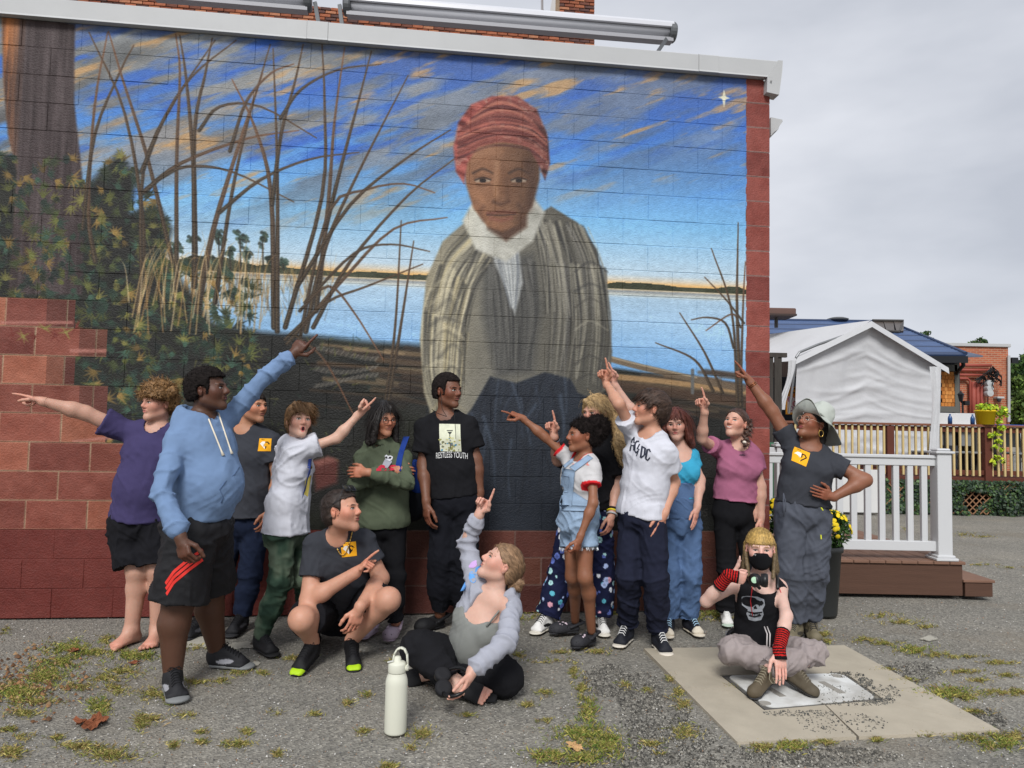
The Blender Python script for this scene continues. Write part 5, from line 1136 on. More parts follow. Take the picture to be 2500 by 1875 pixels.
# grass growing through the cracks
patches = [(40, 1690, 70, 26, 3), (110, 1650, 50, 22, 3), (175, 1585, 60, 20, 3), (150, 1615, 60, 16, 2.5), (265, 1562, 22, 10, 2), (230, 1590, 60, 9, 2), (330, 1600, 70, 12, 3), (300, 1640, 50, 14, 2), (255, 1655, 40, 9, 1.6), (190, 1675, 45, 10, 1.4), (285, 1680, 25, 14, 1.6), (60, 1740, 40, 10, 1.4), (80, 1712, 60, 9, 1.5), (240, 1725, 26, 20, 2.4), (345, 1760, 14, 22, 1.6), (375, 1755, 22, 10, 1.4), (370, 1695, 36, 14, 1.6), (415, 1705, 24, 14, 1.3), (470, 1580, 40, 8, 1.4), (540, 1660, 18, 6, 1), (580, 1638, 26, 10, 1.6), (645, 1642, 18, 6, 1), (480, 1665, 50, 8, 1.2), (455, 1745, 24, 8, 1.2), (200, 1820, 45, 10, 2), (265, 1840, 60, 16, 2), (30, 1835, 34, 16, 2), (60, 1800, 26, 8, 1), (140, 1800, 18, 6, 1), (20, 1780, 20, 6, 1.2), (575, 1815, 34, 10, 1.6), (600, 1785, 14, 8, 1), (670, 1738, 14, 6, 1), (493, 1785, 14, 6, 1), (490, 1810, 14, 6, 1), (425, 1818, 18, 7, 1), (680, 1838, 16, 8, 1), (770, 1742, 18, 6, 1), (850, 1715, 16, 8, 1), (885, 1785, 14, 8, 1), (725, 1606, 40, 7, 1.6), (960, 1612, 18, 8, 1.2), (950, 1870, 25, 8, 1.2), (1030, 1790, 28, 14, 1.6), (1010, 1822, 22, 8, 1), (895, 1695, 14, 7, 1), (1140, 1745, 20, 5, 1), (1150, 1705, 15, 5, .8), (1265, 1600, 16, 10, 1.4), (1330, 1612, 40, 6, 1.4), (1370, 1592, 24, 5, 1.2), (1460, 1590, 34, 6, 2), (1400, 1640, 10, 26, 1.4), (1420, 1680, 14, 26, 1.8), (1435, 1730, 22, 30, 2.4), (1420, 1790, 60, 24, 3), (1480, 1820, 46, 30, 3), (1340, 1845, 50, 16, 2.2), (1420, 1850, 60, 14, 2.4), (1330, 1690, 20, 9, 1.2), (1290, 1720, 22, 7, 1), (1330, 1758, 18, 6, 1), (1530, 1672, 14, 10, 1.2), (1580, 1683, 12, 6, 1), (1640, 1655, 14, 10, 1.2), (1655, 1690, 18, 16, 1.6), (1670, 1720, 18, 14, 1.4), (1670, 1785, 30, 18, 2), (1590, 1815, 26, 8, 1.2), (1610, 1840, 14, 6, 1), (1870, 1824, 36, 11, 2), (1930, 1822, 40, 12, 2.4), (2010, 1812, 26, 7, 1.4), (2140, 1805, 16, 7, 1.2), (1785, 1678, 14, 5, 1.4), (2010, 1548, 20, 12, 1.8), (2020, 1565, 14, 7, 1.2), (2150, 1502, 36, 7, 1.8), (2200, 1517, 46, 8, 1.8), (2260, 1530, 30, 5, 1), (2110, 1562, 30, 7, 1.8), (2160, 1570, 40, 7, 1.8), (2230, 1588, 46, 10, 2.4), (2290, 1598, 40, 6, 1.8), (2360, 1603, 50, 4, 1.4), (2440, 1617, 46, 5, 1.6), (2160, 1635, 34, 5, 1.8), (2210, 1660, 30, 7, 1.8), (2350, 1640, 50, 7, 1.6), (2390, 1660, 26, 6, 1.2), (2460, 1648, 30, 5, 1), (2310, 1690, 60, 14, 3), (2350, 1702, 40, 9, 2), (2440, 1690, 40, 8, 1.8), (2490, 1690, 20, 6, 1.4), (2380, 1738, 46, 8, 1.2), (2380, 1802, 60, 9, 2), (2440, 1812, 50, 18, 2.6), (2480, 1800, 30, 12, 2), (2260, 1792, 40, 5, 1), (2360, 1305, 30, 5, 1.6), (2400, 1310, 30, 3, 1), (2220, 1290, 20, 4, 1), (2390, 1378, 60, 3, .8), (2470, 1385, 40, 3, .8), (1255, 1505, 30, 12, 2.6), (1300, 1500, 20, 9, 1.6), (1740, 1500, 40, 12, 2.4), (1700, 1505, 20, 8, 1.4), (218, 1501, 14, 5, 1.6), (10, 1540, 14, 10, 1.2), (1500, 1497, 20, 6, 1)]
BV, BF, BC = [], [], []
for (x, y, rx, ry, dn_) in patches:
    n = int(34 * dn_ * (rx * ry) ** .5 * .62)
    for _ in range(n):
        a = rnd.uniform(0, 6.28); r = abs(rnd.gauss(0, .75)); px_, py_ = x + rx * r * math.cos(a), y + ry * r * math.sin(a)
        if py_ < 1265 or noise2(np.array(px_ * .11), np.array(py_ * .24), 5) < -.12 + .25 * r - .25: continue
        p = G(px_, py_); p[2] = -.004; far = p[1] / 4; h_ = rnd.uniform(.006, .020) * (1.1 if dn_ > 2 else .85); w = rnd.uniform(.0012, .0024) * max(1, far); th_ = rnd.uniform(0, 6.28); bx, by = math.cos(th_) * w, math.sin(th_) * w; lx, ly = rnd.gauss(0, .014), rnd.gauss(0, .014)
        i = len(BV); BV += [(p[0] - bx, p[1] - by, p[2]), (p[0] + bx, p[1] + by, p[2]), (p[0] + lx * .5 + bx * .6, p[1] + ly * .5 + by * .6, p[2] + h_ * .75), (p[0] + lx, p[1] + ly, p[2] + h_)]; BF += [(i, i + 1, i + 2), (i, i + 2, i + 3)]
        c = rnd.choice([(112, 116, 56), (140, 134, 70), (92, 100, 50), (164, 150, 92), (112, 100, 62), (134, 112, 74)] if dn_ < 2.2 or rnd.random() < .5 else [(84, 106, 44), (100, 116, 50), (124, 130, 60), (150, 142, 72)]); c = lin(c); k = rnd.uniform(.95, 1.6); BC += [tuple(v * k * .8 for v in c)] * 2 + [tuple(v * k for v in c)] * 2
o = obj('grass', np.array(BV), np.array([f for f in BF]), flat_mat('grass_blade', (1, 1, 1), .8, .2, attr=True), None, smooth=False, C=np.array(BC)); tag(o, 'low yellow-green grass and moss growing along cracks in the asphalt', 'grass', kind='stuff')
# dead leaves
lm_ = mat('dead_leaf', (126, 74, 48), .85, var=.35, vscale=40, bump=.5, bscale=60); lm2 = mat('pale_leaf', (190, 150, 104), .85, var=.2, vscale=40)
def leaf(px_, py_, s_, label, m, crumple=.5, lobes=7):
    p = G(px_, py_); r = random.Random(int(px_)); V = [p + arr((0, 0, .012))]; n = 36; a0 = r.uniform(0, 6)
    for ring in (.45, 1.0):
        for k in range(n):
            a = 2 * math.pi * k / n; rr = s_ * ring * (.62 + .38 * abs(math.sin(a * lobes / 2 + .4)) ** .6) * (1.25 if abs(math.cos(a)) > .8 else .85); V.append(p + arr((rr * math.cos(a + a0), rr * math.sin(a + a0), .006 + crumple * s_ * (.25 + .25 * math.sin(a * 3 + 1) + .2 * r.uniform(-1, 1)) * ring)))
    F = [(0, 1 + k, 1 + (k + 1) % n) for k in range(n)] + [(1 + k, n + 1 + k, n + 1 + (k + 1) % n, 1 + (k + 1) % n) for k in range(n)]
    o = obj('dead_leaf', V, F, m, None, smooth=False, loc=p); return tag(o, label, 'leaf')
leaf(232, 1768, .062, 'large crumpled brown leaf lying in front of the teen in the hoodie', lm_, .7, 5); leaf(205, 1768, .045, 'smaller curled brown leaf against the large crumpled one', lm_, .8, 5)
leaf(1403, 1826, .042, 'pale tan oak leaf on the grass at the bottom edge', lm2, .25, 7)
leaf(178, 1592, .04, 'brown leaf on the grass patch left of the bare feet', lm_, .6, 5); leaf(328, 1620, .03, 'small brown leaf below the bare feet', lm_, .5, 5)
def lreg(n):
    out = []
    for _ in range(n): x, y = rnd.gauss(60, 70), rnd.gauss(1660, 38); out.append(G(x, y)[:2])
    return np.array(out)
stones(480, lreg, .006, .016, [(120, 84, 56), (146, 108, 74), (96, 70, 50), (160, 130, 96)], 'leaf_litter', .0)
bpy.data.objects['leaf_litter']['label'] = 'scraps of brown leaf litter among the grass at the left'; bpy.data.objects['leaf_litter']['category'] = 'leaf litter'; bpy.data.objects['gravel_on_pad']['label'] = 'dark crumbs of gravel spilled over the utility lid and pad'
lt = mat('worn_light_patch', (168, 164, 152), .95, var=.1, vscale=8, bump=.5, bscale=90)
def blob(x, y, rx, ry, nm, lab, cat_):
    pts = [G(x + rx * math.cos(a) * (1 + .25 * math.sin(3 * a + x) + .12 * math.sin(7 * a)), y + ry * math.sin(a) * (1 + .25 * math.cos(4 * a + y))) for a in np.linspace(0, 6.283, 26, endpoint=False)]; mb = MB(); mb.prism([arr((p[0], p[1], -.004)) for p in pts], (0, 0, .006)); o = mb.build(nm, lt); return tag(o, kind='structure')
for x, y, rx, ry in ((470, 1568, 60, 14), (590, 1575, 30, 8), (620, 1620, 16, 4), (960, 1565, 22, 4), (2268, 1558, 18, 5)): blob(x, y, rx, ry, 'pavement_patch', '', '')

# ================================================================ water bottle
wb = thing('water_bottle', 'cream insulated water bottle with a loop handle standing on the asphalt', 'bottle', tuple(G(965, 1788)))
cmb_ = mat('powder_coat_cream', (208, 208, 192), .55, .35, bump=.06, bscale=600); o0 = arr(ORG[wb.name]); o0[2] = 0; s_ = 1.06
MB().lathe(o0, [(r * s_, z * s_) for r, z in [(0, .001), (.043, .001), (.0465, .004), (.0475, .010), (.0475, .205), (.0465, .222), (.042, .238), (.0365, .250), (.0355, .256)]], 40).build('flask', cmb_, wb, smooth=True)
lid_ = MB().lathe(o0, [(r * s_, z * s_) for r, z in [(0, .254), (.0375, .2545), (.0385, .258), (.0385, .288), (.036, .295), (.024, .300), (.016, .303), (.015, .318), (.008, .322), (0, .322)]], 36).build('lid', cmb_, wb, smooth=True)
pts = [o0 + arr((x, -.002, z)) * s_ for x, z in ((.041, .268), (.046, .290), (.042, .330), (.030, .352), (.014, .358), (-.002, .350), (-.013, .330), (-.018, .300), (-.022, .288))]
g = MB()
for a, c in zip(pts[:-1], pts[1:]): g.bar(a, c + (c - a) * .08, .024, .008, (1, 0, .0001), 0, .003)
g.build('handle', cmb_, lid_, smooth=True); MB().lathe(o0 + arr((.040, -.0, .272)) * s_, [(0, -.012), (.012, -.012), (.014, 0), (.012, .010), (0, .012)], 16, ax=(1, -.3, 0)).build('hinge', cmb_, lid_, smooth=True)
MB().bar(o0 + arr((-.012, -.015, .305)) * s_, o0 + arr((-.04, -.02, .300)) * s_, .014, .006, (0, 0, 1), 0, .002).build('spout', mat('clear_grey', (190, 190, 184), .3), lid_)

# ================================================================ right side: porch, rails, planter
brn = mat('brown_composite', (84, 60, 48), .75, .3, var=.12, vscale=3, bump=.25, bscale=14, stretch=(1, 8, 14)); brn2 = mat('brown_composite_light', (122, 92, 76), .75, .3, var=.12, vscale=4, bump=.25, bscale=20)
dk = thing('porch_deck', 'low brown composite porch with one step beside the mural building', 'deck', tuple(P(2120, 1400, 6.5) * (1, 1, 0)))
y0, y1 = 6.40, 8.3; xl, xr, xs_ = 2.13, P(2350, 1400, y0)[0], P(2424, 1400, y0)[0]
MB().box(((xl + xr) / 2, y0 + .012, .158), ((xr - xl) / 2, .012, .132), None, 0, .003).build('fascia', brn, dk); MB().box((xr - .012, (y0 + y1) / 2 + .03, .158), (.012, (y1 - y0) / 2, .132), None, 0, .003).build('fascia', brn, dk)
nb = 13; bw = (xr + .02 - xl) / nb
for i in range(nb): MB().box((xl + bw * (i + .5), (y0 + y1) / 2, .304), (bw / 2 - .003, (y1 - y0) / 2 + .02, .0125), None, 0, .003).build('deck_board', brn2, dk)
MB().box((xl + .5, y0 + .5, .15), (.45, .4, .12)).build('joist_frame', mat('dark_under', (40, 34, 30), .9), dk)
stp = MB(); stp.box(((xr + xs_) / 2 + .01, (y0 + y1) / 2, .082), ((xs_ - xr) / 2 - .012, (y1 - y0) / 2 - .001, .06), None, 0, .003); stp.build('step_riser', brn, dk); MB().box(((xr + xs_) / 2 + .008, (y0 + y1) / 2, .153), ((xs_ - xr) / 2 + .005, (y1 - y0) / 2 + .01, .0115), None, 0, .003).build('step_tread', brn2, dk)
wv = mat('white_vinyl', (196, 197, 198), .45, .4)
rl = thing('white_railing', 'white vinyl railing with square balusters along the porch front', 'railing', (2.1, y0 + .07, .317)); yy = y0 + .075; pxr = P(2310, 1250, y0)[0]
MB().box((pxr, yy, .317 + .46), (.062, .062, .46), None, 0, .004).build('post', wv, rl); MB().box((pxr, yy, 1.247), (.082, .082, .010), None, 0, .004).box((pxr, yy, 1.268), (.060, .060, .012), None, 0, .010).build('post_cap', wv, rl); MB().box((pxr, yy, .330), (.095, .095, .012), None, 0, .005).box((pxr, yy, .352), (.078, .078, .012), None, 0, .006).build('post_base', wv, rl)
MB().box(((xl + pxr - .06) / 2, yy, 1.205), ((pxr - .062 - xl) / 2, .042, .014), None, 0, .005).box(((xl + pxr - .06) / 2, yy, 1.160), ((pxr - .0622 - xl) / 2, .026, .034), None, 0, .004).build('top_rail', wv, rl); MB().box(((xl + pxr - .06) / 2, yy, .433), ((pxr - .062 - xl) / 2, .028, .042), None, 0, .004).build('bottom_rail', wv, rl)
x = pxr - .062 - .09
while x > xl + .05: MB().box((x, yy, .8), (.019 * 1.35, .019, .33), None, 0, .003).build('baluster', wv, rl); x -= .1225
r2 = thing('white_railing', 'short white vinyl railing at the back of the porch next to the block wall', 'railing', (2.2, 8.2, .317)); px2 = P(1905, 1100, 8.2)[0]
MB().box((px2, 8.2, .78), (.055, .055, .46), None, 0, .004).build('post', wv, r2); MB().box((px2, 8.2, 1.247), (.078, .078, .012), None, 0, .004).box((px2, 8.2, 1.27), (.058, .058, .012), None, 0, .01).build('post_cap', wv, r2); MB().box((px2 - .25, 8.2, 1.18), (.19, .03, .045), None, 0, .004).build('top_rail', wv, r2); MB().box((px2 - .25, 8.2, .433), (.19, .03, .042), None, 0, .004).build('bottom_rail', wv, r2)
for k in range(3): MB().box((px2 - .12 - .12 * k, 8.2, .8), (.02, .018, .34), None, 0, .003).build('baluster', wv, r2)
gb = MB(); gb.box((P(1893, 1180, 9.3)[0] + .1, 9.3, .62), (.3, .25, .60), None, 0, .03); gb.box((P(1893, 1180, 9.3)[0] + .1, 9.28, 1.23), (.33, .28, .03), None, 0, .02); o = gb.build('wheeled_bin', mat('bin_green', (38, 92, 62), .6), None, loc=(P(1893, 1180, 9.3)[0] + .1, 9.3, 0)); tag(o, 'green bin showing behind the short white railing', 'bin')
def mum(px_, Y, lab, px_f, py_f, pot=True):
    t = thing('flower_planter', lab, 'planter', tuple(P(px_, 1400, Y) * (1, 1, 0)), 'yellow mum planters on the porch corner'); o_ = ORG[t.name] * 1
    MB().lathe(o_, [(0, .004), (.10, .004), (.105, .02), (.135, .48), (.15, .49), (.152, .53), (.135, .53), (.13, .50), (0, .50)], 28).build('pot', mat('pot_charcoal', (44, 46, 46), .5, .4), t, smooth=True)
    c = P(px_f, py_f, Y); V, F, C = [], [], []; r = random.Random(4)
    for _ in range(1600):
        a, e_ = r.uniform(0, 6.28), r.uniform(-1.3, 1.5); d = arr((math.cos(a) * math.cos(e_), math.sin(a) * math.cos(e_), math.sin(e_))); p = c + d * arr((.135, .135, .14)) * r.uniform(.5, 1); q = nrm(d + arr([r.gauss(0, .6) for _ in range(3)])); s__ = nrm(np.cross(q, (r.gauss(0, 1), r.gauss(0, 1), r.gauss(0, 1)))) * .008; i = len(V); V += [p - s__, p + s__, p + q * .03]; F.append((i, i + 1, i + 2)); k = r.uniform(.5, 1.2); C += [tuple(v * k for v in lin((62, 92, 44)))] * 3
    obj('foliage', np.array(V), F, flat_mat('mum_leaf', (1, 1, 1), .8, attr=True), t, smooth=False, C=np.array(C))
    fl = MB()
    for _ in range(60):
        a, e_ = r.uniform(0, 6.28), r.uniform(-.3, 1.5); d = arr((math.cos(a) * math.cos(e_), math.sin(a) * math.cos(e_), math.sin(e_))); fl.lathe(c + d * .14, [(.014, .0), (.018, .005), (.010, .010), (0, .011)], 8, ax=d)
    tag(fl.build('flower', mat('mum_yellow', (226, 196, 30), .7, var=.15, vscale=60), t), kind='stuff')
mum(2008, 5.75, 'charcoal planter of yellow mums behind the legs of the woman in the hat', 2030, 1292)
mum(1888, 6.1, 'yellow mums showing between the block wall corner and the woman in the hat', 1896, 1262)

# ================================================================ far deck, tent, houses, trees
FY = 13.2
def PX(px_, Y, z=None, py_=None): 
    p = P(px_, 1000 if py_ is None else py_, Y)
    if z is not None: p[2] = z
    return p
redw = mat('redwood_stain', (92, 50, 38), .8, var=.15, vscale=4); bal = mat('pine_baluster', (196, 174, 124), .8, var=.1, vscale=6)
fd = thing('raised_deck', 'raised wooden deck with red-brown posts and pale pine balusters', 'deck', tuple(PX(2200, FY, 0)))
xa, xb = PX(1840, FY)[0], PX(2640, FY)[0]
MB().box(((xa + xb) / 2, FY + 2.6, .60), ((xb - xa) / 2, 2.6, .02)).build('deck_floor', redw, fd); MB().box(((xa + xb) / 2, FY, .56), ((xb - xa) / 2, .02, .09), None, 0, .004).build('rim_board', redw, fd)
MB().box(((xa + xb) / 2, FY - .01, 1.575), ((xb - xa) / 2, .07, .02), None, 0, .004).build('top_rail', mat('rail_cap', (120, 78, 60), .7), fd); MB().box(((xa + xb) / 2, FY, 1.50), ((xb - xa) / 2, .018, .045)).build('upper_stringer', redw, fd); MB().box(((xa + xb) / 2, FY, .74), ((xb - xa) / 2, .018, .04)).build('lower_stringer', redw, fd)
for px_ in (1925, 2170, 2407, 2640): MB().box((PX(px_, FY)[0], FY + .0, 1.03), (.062, .062, .52), None, 0, .004).build('post', redw, fd)
k = 0; x = xa + .05
while x < xb: MB().box((x, FY - .035, 1.12), (.0175, .016, .44), None, 0, .002).build('baluster', bal, fd); x += .113
lt_ = thing('lattice_fence', 'thin brown lattice overgrown with ivy under the raised deck', 'lattice', tuple(PX(2330, FY + .05, 0))); mb = MB(); lx0, lx1 = PX(2136, FY)[0], xb
for i in range(int((lx1 - lx0) / .12) + 6):
    a = lx0 + i * .12
    for sg in (1, -1):
        p, q_ = arr((a, FY - .07 + .008 * sg, .01)), arr((a - sg * .55, FY - .07 + .008 * sg, .56));
        if min(p[0], q_[0]) < lx0 - .02 or max(p[0], q_[0]) > lx1: continue
        mb.bar(p, q_, .018, .006, (0, 1, 0))
tag(mb.build('lattice_slat', mat('lattice', (140, 104, 76), .8), lt_), kind='stuff')
V, F, C = [], [], []; r = random.Random(8)
for _ in range(9000):
    x, z = r.uniform(lx0, lx1), r.betavariate(1.2, 1.1) * .60; 
    if noise3(arr([[x * 1.6, z * 3, 1.0]]))[0] < -.72: continue
    y = FY - .02 - r.uniform(0, .16) * (noise3(arr([[x * 2.5, z * 4, 5.0]]))[0] + .9); n = nrm((r.gauss(0, .5), -1, r.gauss(.2, .5))); t_ = nrm(np.cross(n, (r.gauss(0, 1), 0, r.gauss(0, 1)))); b2 = np.cross(n, t_); s__ = r.uniform(.018, .036); c = arr((x, y, z)); i = len(V)
    V += [c - t_ * s__, c + b2 * s__ * .8, c + t_ * s__, c - b2 * s__ * .9]; F.append((i, i + 1, i + 2, i + 3)); k = r.uniform(.45, 1.25); cc = lin(r.choice([(44, 66, 42), (56, 80, 50), (36, 54, 38), (78, 104, 56), (52, 68, 54)])); C += [tuple(v * k for v in cc)] * 4
o = obj('ivy', np.array(V), np.array(F), flat_mat('ivy_leaf', (1, 1, 1), .55, .35, attr=True), None, smooth=False, C=np.array(C)); tag(o, 'dark green ivy spreading over the lattice below the deck', 'ivy', kind='stuff')
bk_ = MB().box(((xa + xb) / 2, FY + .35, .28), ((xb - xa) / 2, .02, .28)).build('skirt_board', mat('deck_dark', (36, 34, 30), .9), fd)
wp = MB().box((PX(2030, FY - .35)[0], FY - .35, .40), ((PX(2136, 13)[0] - PX(1915, 13)[0]) / 2, .015, .37), None, 0, .004).build('white_board', mat('panel_white', (206, 206, 204), .6, var=.04, vscale=2), None, loc=PX(2030, FY - .35, 0)); tag(wp, 'plain white board leaning at the foot of the raised deck', 'panel')
# tent
tw = mat('tent_white', (192, 193, 195), .75, .25, var=.05, vscale=1.5, bump=.3, bscale=3, bdist=.05); tn = thing('party_tent', 'white party tent with closed wrinkled side wall on the raised deck', 'tent', tuple(PX(2100, 14.6, .62)))
TY = 14.4; gl, gp, gr = P(1945, 872, TY - .2), P(2120, 792, TY), P(2292, 893, TY + .3); bl_, br_ = P(1938, 1044, TY - .2), P(2290, 1044, TY + .3); bl_[2] = br_[2] = .9
V = []; nx_, nz_ = 90, 80; pts = []; r = random.Random(21)
SW = [(r.uniform(.12, 1.05), r.uniform(.15, .55), r.uniform(.22, .80), r.uniform(.010, .026), r.uniform(.005, .022), r.uniform(.12, .4)) for _ in range(34)]
def swag(t_, w_): return sum(h_ * math.exp(-((w_ - (w0 - s_ * .5 + s_ * 4 * (t_ - tc_) ** 2 * .5)) / wd) ** 2 - ((t_ - tc_) / ex_) ** 4) for w0, s_, tc_, wd, h_, ex_ in SW)
for i in range(nx_ + 1):
    t_ = i / nx_; bot = lerp(bl_, br_, t_); topp = lerp(gl, gp, t_ * 2.0) if t_ < .5 else lerp(gp, gr, (t_ - .5) * 2); row = []
    for j in range(nz_ + 1):
        w_ = j / nz_; p = lerp(bot, topp, w_); sag = math.sin(math.pi * t_); ph = (w_ * 26 + -22 * (t_ - .5) ** 2 * 2.2); am = .030 * sag * math.sin(math.pi * min(1, w_ * 1.15)); n_ = noise3(arr([[t_ * 3.1, ph * .55 - 2 * 0, 2.0]]))[0]; n2 = noise3(arr([[t_ * 9, ph * 1.1, 7.0]]))[0]; p = p + arr((0, -1, 0)) * (swag(t_, w_) + .02 * noise3(arr([[t_ * 16, w_ * 3, 4.]]))[0] - .12 * sag * math.sin(math.pi * w_)); row.append(p)
    pts.append(row)
MB().sheet(np.array(pts)).build('side_wall', tw, tn, smooth=True)
bd = arr((-5.2, 9.0, 0)); th = arr((0, 0, .02))
def roofsheet(a, b_, nm, sagd=.06, n=16):
    g = []
    for i in range(n + 1):
        row = []
        for j in range(9):
            t_, w_ = i / n, j / 8; p = lerp(a, b_, w_) + bd * t_; p = p - arr((0, 0, sagd * math.sin(math.pi * w_) * (1 + .3 * math.sin(t_ * 12.6)))) + arr((0, 0, .02 * noise3(arr([[t_ * 8, w_ * 4, 1.]]))[0])); row.append(p)
        g.append(row)
    return MB().sheet(np.array(g)).build(nm, tw, tn, smooth=True)
up_ = arr((0, -.12, .05)); roofsheet(gl + up_ + arr((-.15, 0, -.12)), gp + up_, 'roof'); roofsheet(gp + up_, gr + up_ + arr((.12, 0, -.1)), 'roof')
def valance(a, b_, nm, d0=.07):
    MB().sheet(np.array([[lerp(a, b_, t_) + arr((0, -.03, .05)) for t_ in np.linspace(0, 1, 16)], [lerp(a, b_, t_) + arr((0, -.05, -d0)) for t_ in np.linspace(0, 1, 16)]])).build(nm, tw, tn, smooth=True)
valance(gl + arr((-.15, -.1, -.12)), gp + arr((0, -.1, 0)), 'valance'); valance(gp + arr((0, -.1, 0)), gr + arr((.12, -.1, -.1)), 'valance')
mb = MB()
for px_, w_, yb in ((2284, 30, 1125), (1925, 22, 1000)):
    g = []
    for j in range(14):
        t_ = j / 13; c = P(px_ + 4 * math.sin(t_ * 5) + (0 if px_ > 2000 else 10 - 26 * t_), 895 + (yb - 895) * t_ if px_ > 2000 else 880 + (yb - 880) * t_, TY - .5 if px_ < 2000 else FY - .12); ww = w_ * (1 - .35 * math.sin(t_ * 3)) / 1800 * 13; g.append([c + arr((ww * (k / 6 - .5), .03 * math.sin(k * 2.2 + t_ * 4), 0)) for k in range(7)])
    MB().sheet(np.array(g)).build('loose_flap', tw, tn, smooth=True)
MB().tube([P(1944, 872, TY - .3), P(1952, 860, TY - .3), P(1995, 842, TY - .25), P(2118, 800, TY - .1)], .025, 8).tube([P(1944, 872, TY - .3), P(1926, 1010, TY - .3)], .025, 8).build('frame_pole', mat('galv', (120, 122, 124), .4, .5, .6), tn)
# dark plank gate beside the wall
gt = thing('plank_screen', 'weathered dark wooden plank screen beside the block wall corner', 'fence', tuple(PX(1896, 10.0, 0))); dw = mat('weathered_plank', (66, 62, 58), .9, var=.25, vscale=5, bump=.4, bscale=20, stretch=(8, 8, 1))
for i, px_ in enumerate((1872, 1884, 1895, 1905)): p = PX(px_, 10.0); MB().box((p[0], 10 + .02 * (i % 2), 1.22), (.026, .012, 1.20 + .01 * (i % 2)), None, 0, .003).build('plank', dw, gt)
MB().box((PX(1893, 10.05)[0], 10.02, 2.44), (.14, .03, .03)).build('cap_rail', dw, gt)
# poster behind the tent flap
po = thing('poster', 'orange and pink poster partly hidden behind the tent flap', 'poster', tuple(P(1933, 980, 14.9))); c = P(1934, 978, 14.9)
MB().box(c, (.13, .01, .28)).build('sheet', mat('poster_orange', (226, 158, 52), .7), po); MB().box(c + arr((0, -.012, -.08)), (.10, .002, .16)).build('print', mat('poster_white', (222, 214, 210), .7), po)
for dx, dz, cl_ in ((-.05, .02, (188, 110, 140)), (.05, -.06, (188, 90, 110)), (-.03, -.16, (150, 70, 120)), (.03, .20, (40, 36, 36)), (.05, .10, (210, 120, 60))): MB().tube([c + arr((dx + .04 * math.cos(a), -.017, dz + .045 * math.sin(a))) for a in np.linspace(0, 5.2, 10)], .010, 5).build('swirl', flat_mat('sw_%d' % cl_[2], cl_, .7), po)
# house with blue metal roof
hs = thing('blue_roof_house', 'building with a blue metal roof and cedar shingle wall behind the tent', 'building', tuple(PX(2200, 19, 0)))
br2 = mat('blue_metal', (66, 86, 122), .45, .4, var=.18, vscale=2); br3 = mat('blue_metal_dark', (44, 60, 90), .45, .4)
E1, R1, R0_, E0 = P(2358, 868, 17.5), P(2170, 790, 21.0), P(1650, 782, 21.0), P(1500, 862, 17.5)
n = 24
for i in range(n):
    a, b_, c, d = lerp(E0, R0_, i / n), lerp(E1, R1, i / n), lerp(E1, R1, (i + .94) / n), lerp(E0, R0_, (i + .94) / n); up = arr((0, -.02, .05)); mb = MB(); mb.prism([a + up * .4, b_ + up * .4, c + up * 1.0, d + up * 1.0], (0, .02, -.05)); mb.build('roof_panel', br2 if i % 4 else br3, hs)
mb = MB(); mb.prism([E1, R1 + arr((0, 1.2, 0)), P(2400, 868, 24)], (0, 0, -.05)); mb.build('roof', br3, hs)
mb = MB(); mb.bar(E0 + arr((0, -.03, -.10)), E1 + arr((.02, -.03, -.10)), .05, .16, (0, 0, 1)); mb.build('gutter', mat('gutter_black', (28, 30, 34), .5), hs); MB().tube([R0_ + arr((0, 0, .05)), R1 + arr((0, 0, .05)), E1 + arr((0, 0, .05))], .05, 6).build('ridge_cap', br3, hs)
wz = P(2300, 872, 17.9)[2]; wx0, wx1 = P(1900, 900, 18.1)[0], P(2343, 900, 18.1)[0]
MB().box(((wx0 + wx1) / 2, 19.6, wz / 2), ((wx1 - wx0) / 2, 1.5, wz / 2)).build('wall', mat('navy_trim', (40, 44, 54), .7), hs)
cx0, cx1, cz0_, cz1_ = P(2298, 950, 18.05)[0], P(2331, 950, 18.05)[0], P(2300, 992, 18.05)[2], P(2300, 907, 18.05)[2]
mb = MB(); r = random.Random(2)
for i in range(9):
    for j in range(4): mb.box((cx0 + (cx1 - cx0) * (j + .5 + .25 * (i % 2) - .12) / 4, 18.06 - .012 * (i % 2), cz0_ + (cz1_ - cz0_) * (i + .5) / 9), ((cx1 - cx0) / 8 - .004, .014, (cz1_ - cz0_) / 18 - .003), None, r.randrange(3))
tag(mb.build('cedar_shingle', [mat('cedar_%d' % i, c_, .85) for i, c_ in enumerate([(190, 122, 58), (172, 106, 48), (204, 138, 72)])], hs), kind='stuff')
tr = mat('trim_grey', (96, 96, 90), .8)
for a, b_ in (((2332, 870), (2343, 1000)),): MB().box(((P(a[0], 900, 18)[0] + P(b_[0], 900, 18)[0]) / 2, 18.05, (cz0_ + cz1_) / 2 + .0), (.055, .03, (cz1_ - cz0_) / 2 + .2)).build('corner_board', tr, hs)
MB().box(((cx0 + cx1) / 2, 18.05, cz1_ + .09), ((cx1 - cx0) / 2 + .05, .03, .08)).build('trim_board', tr, hs); MB().box(((cx0 + cx1) / 2, 18.05, cz0_ - .07), ((cx1 - cx0) / 2 + .08, .04, .07)).build('sill_board', tr, hs)
MB().tube([P(2350, 875, 17.5), P(2352, 892, 17.6), P(2338, 908, 17.9), P(2336, 912, 18.0)], .045, 8).build('downspout', mat('gutter_black', (28, 30, 34), .5), hs)
sp_ = thing('solar_array', 'dark tilted solar panels on the blue roof ridge', 'solar panels', tuple(P(2168, 800, 20.5))); fr_ = mat('panel_frame', (70, 68, 66), .5)
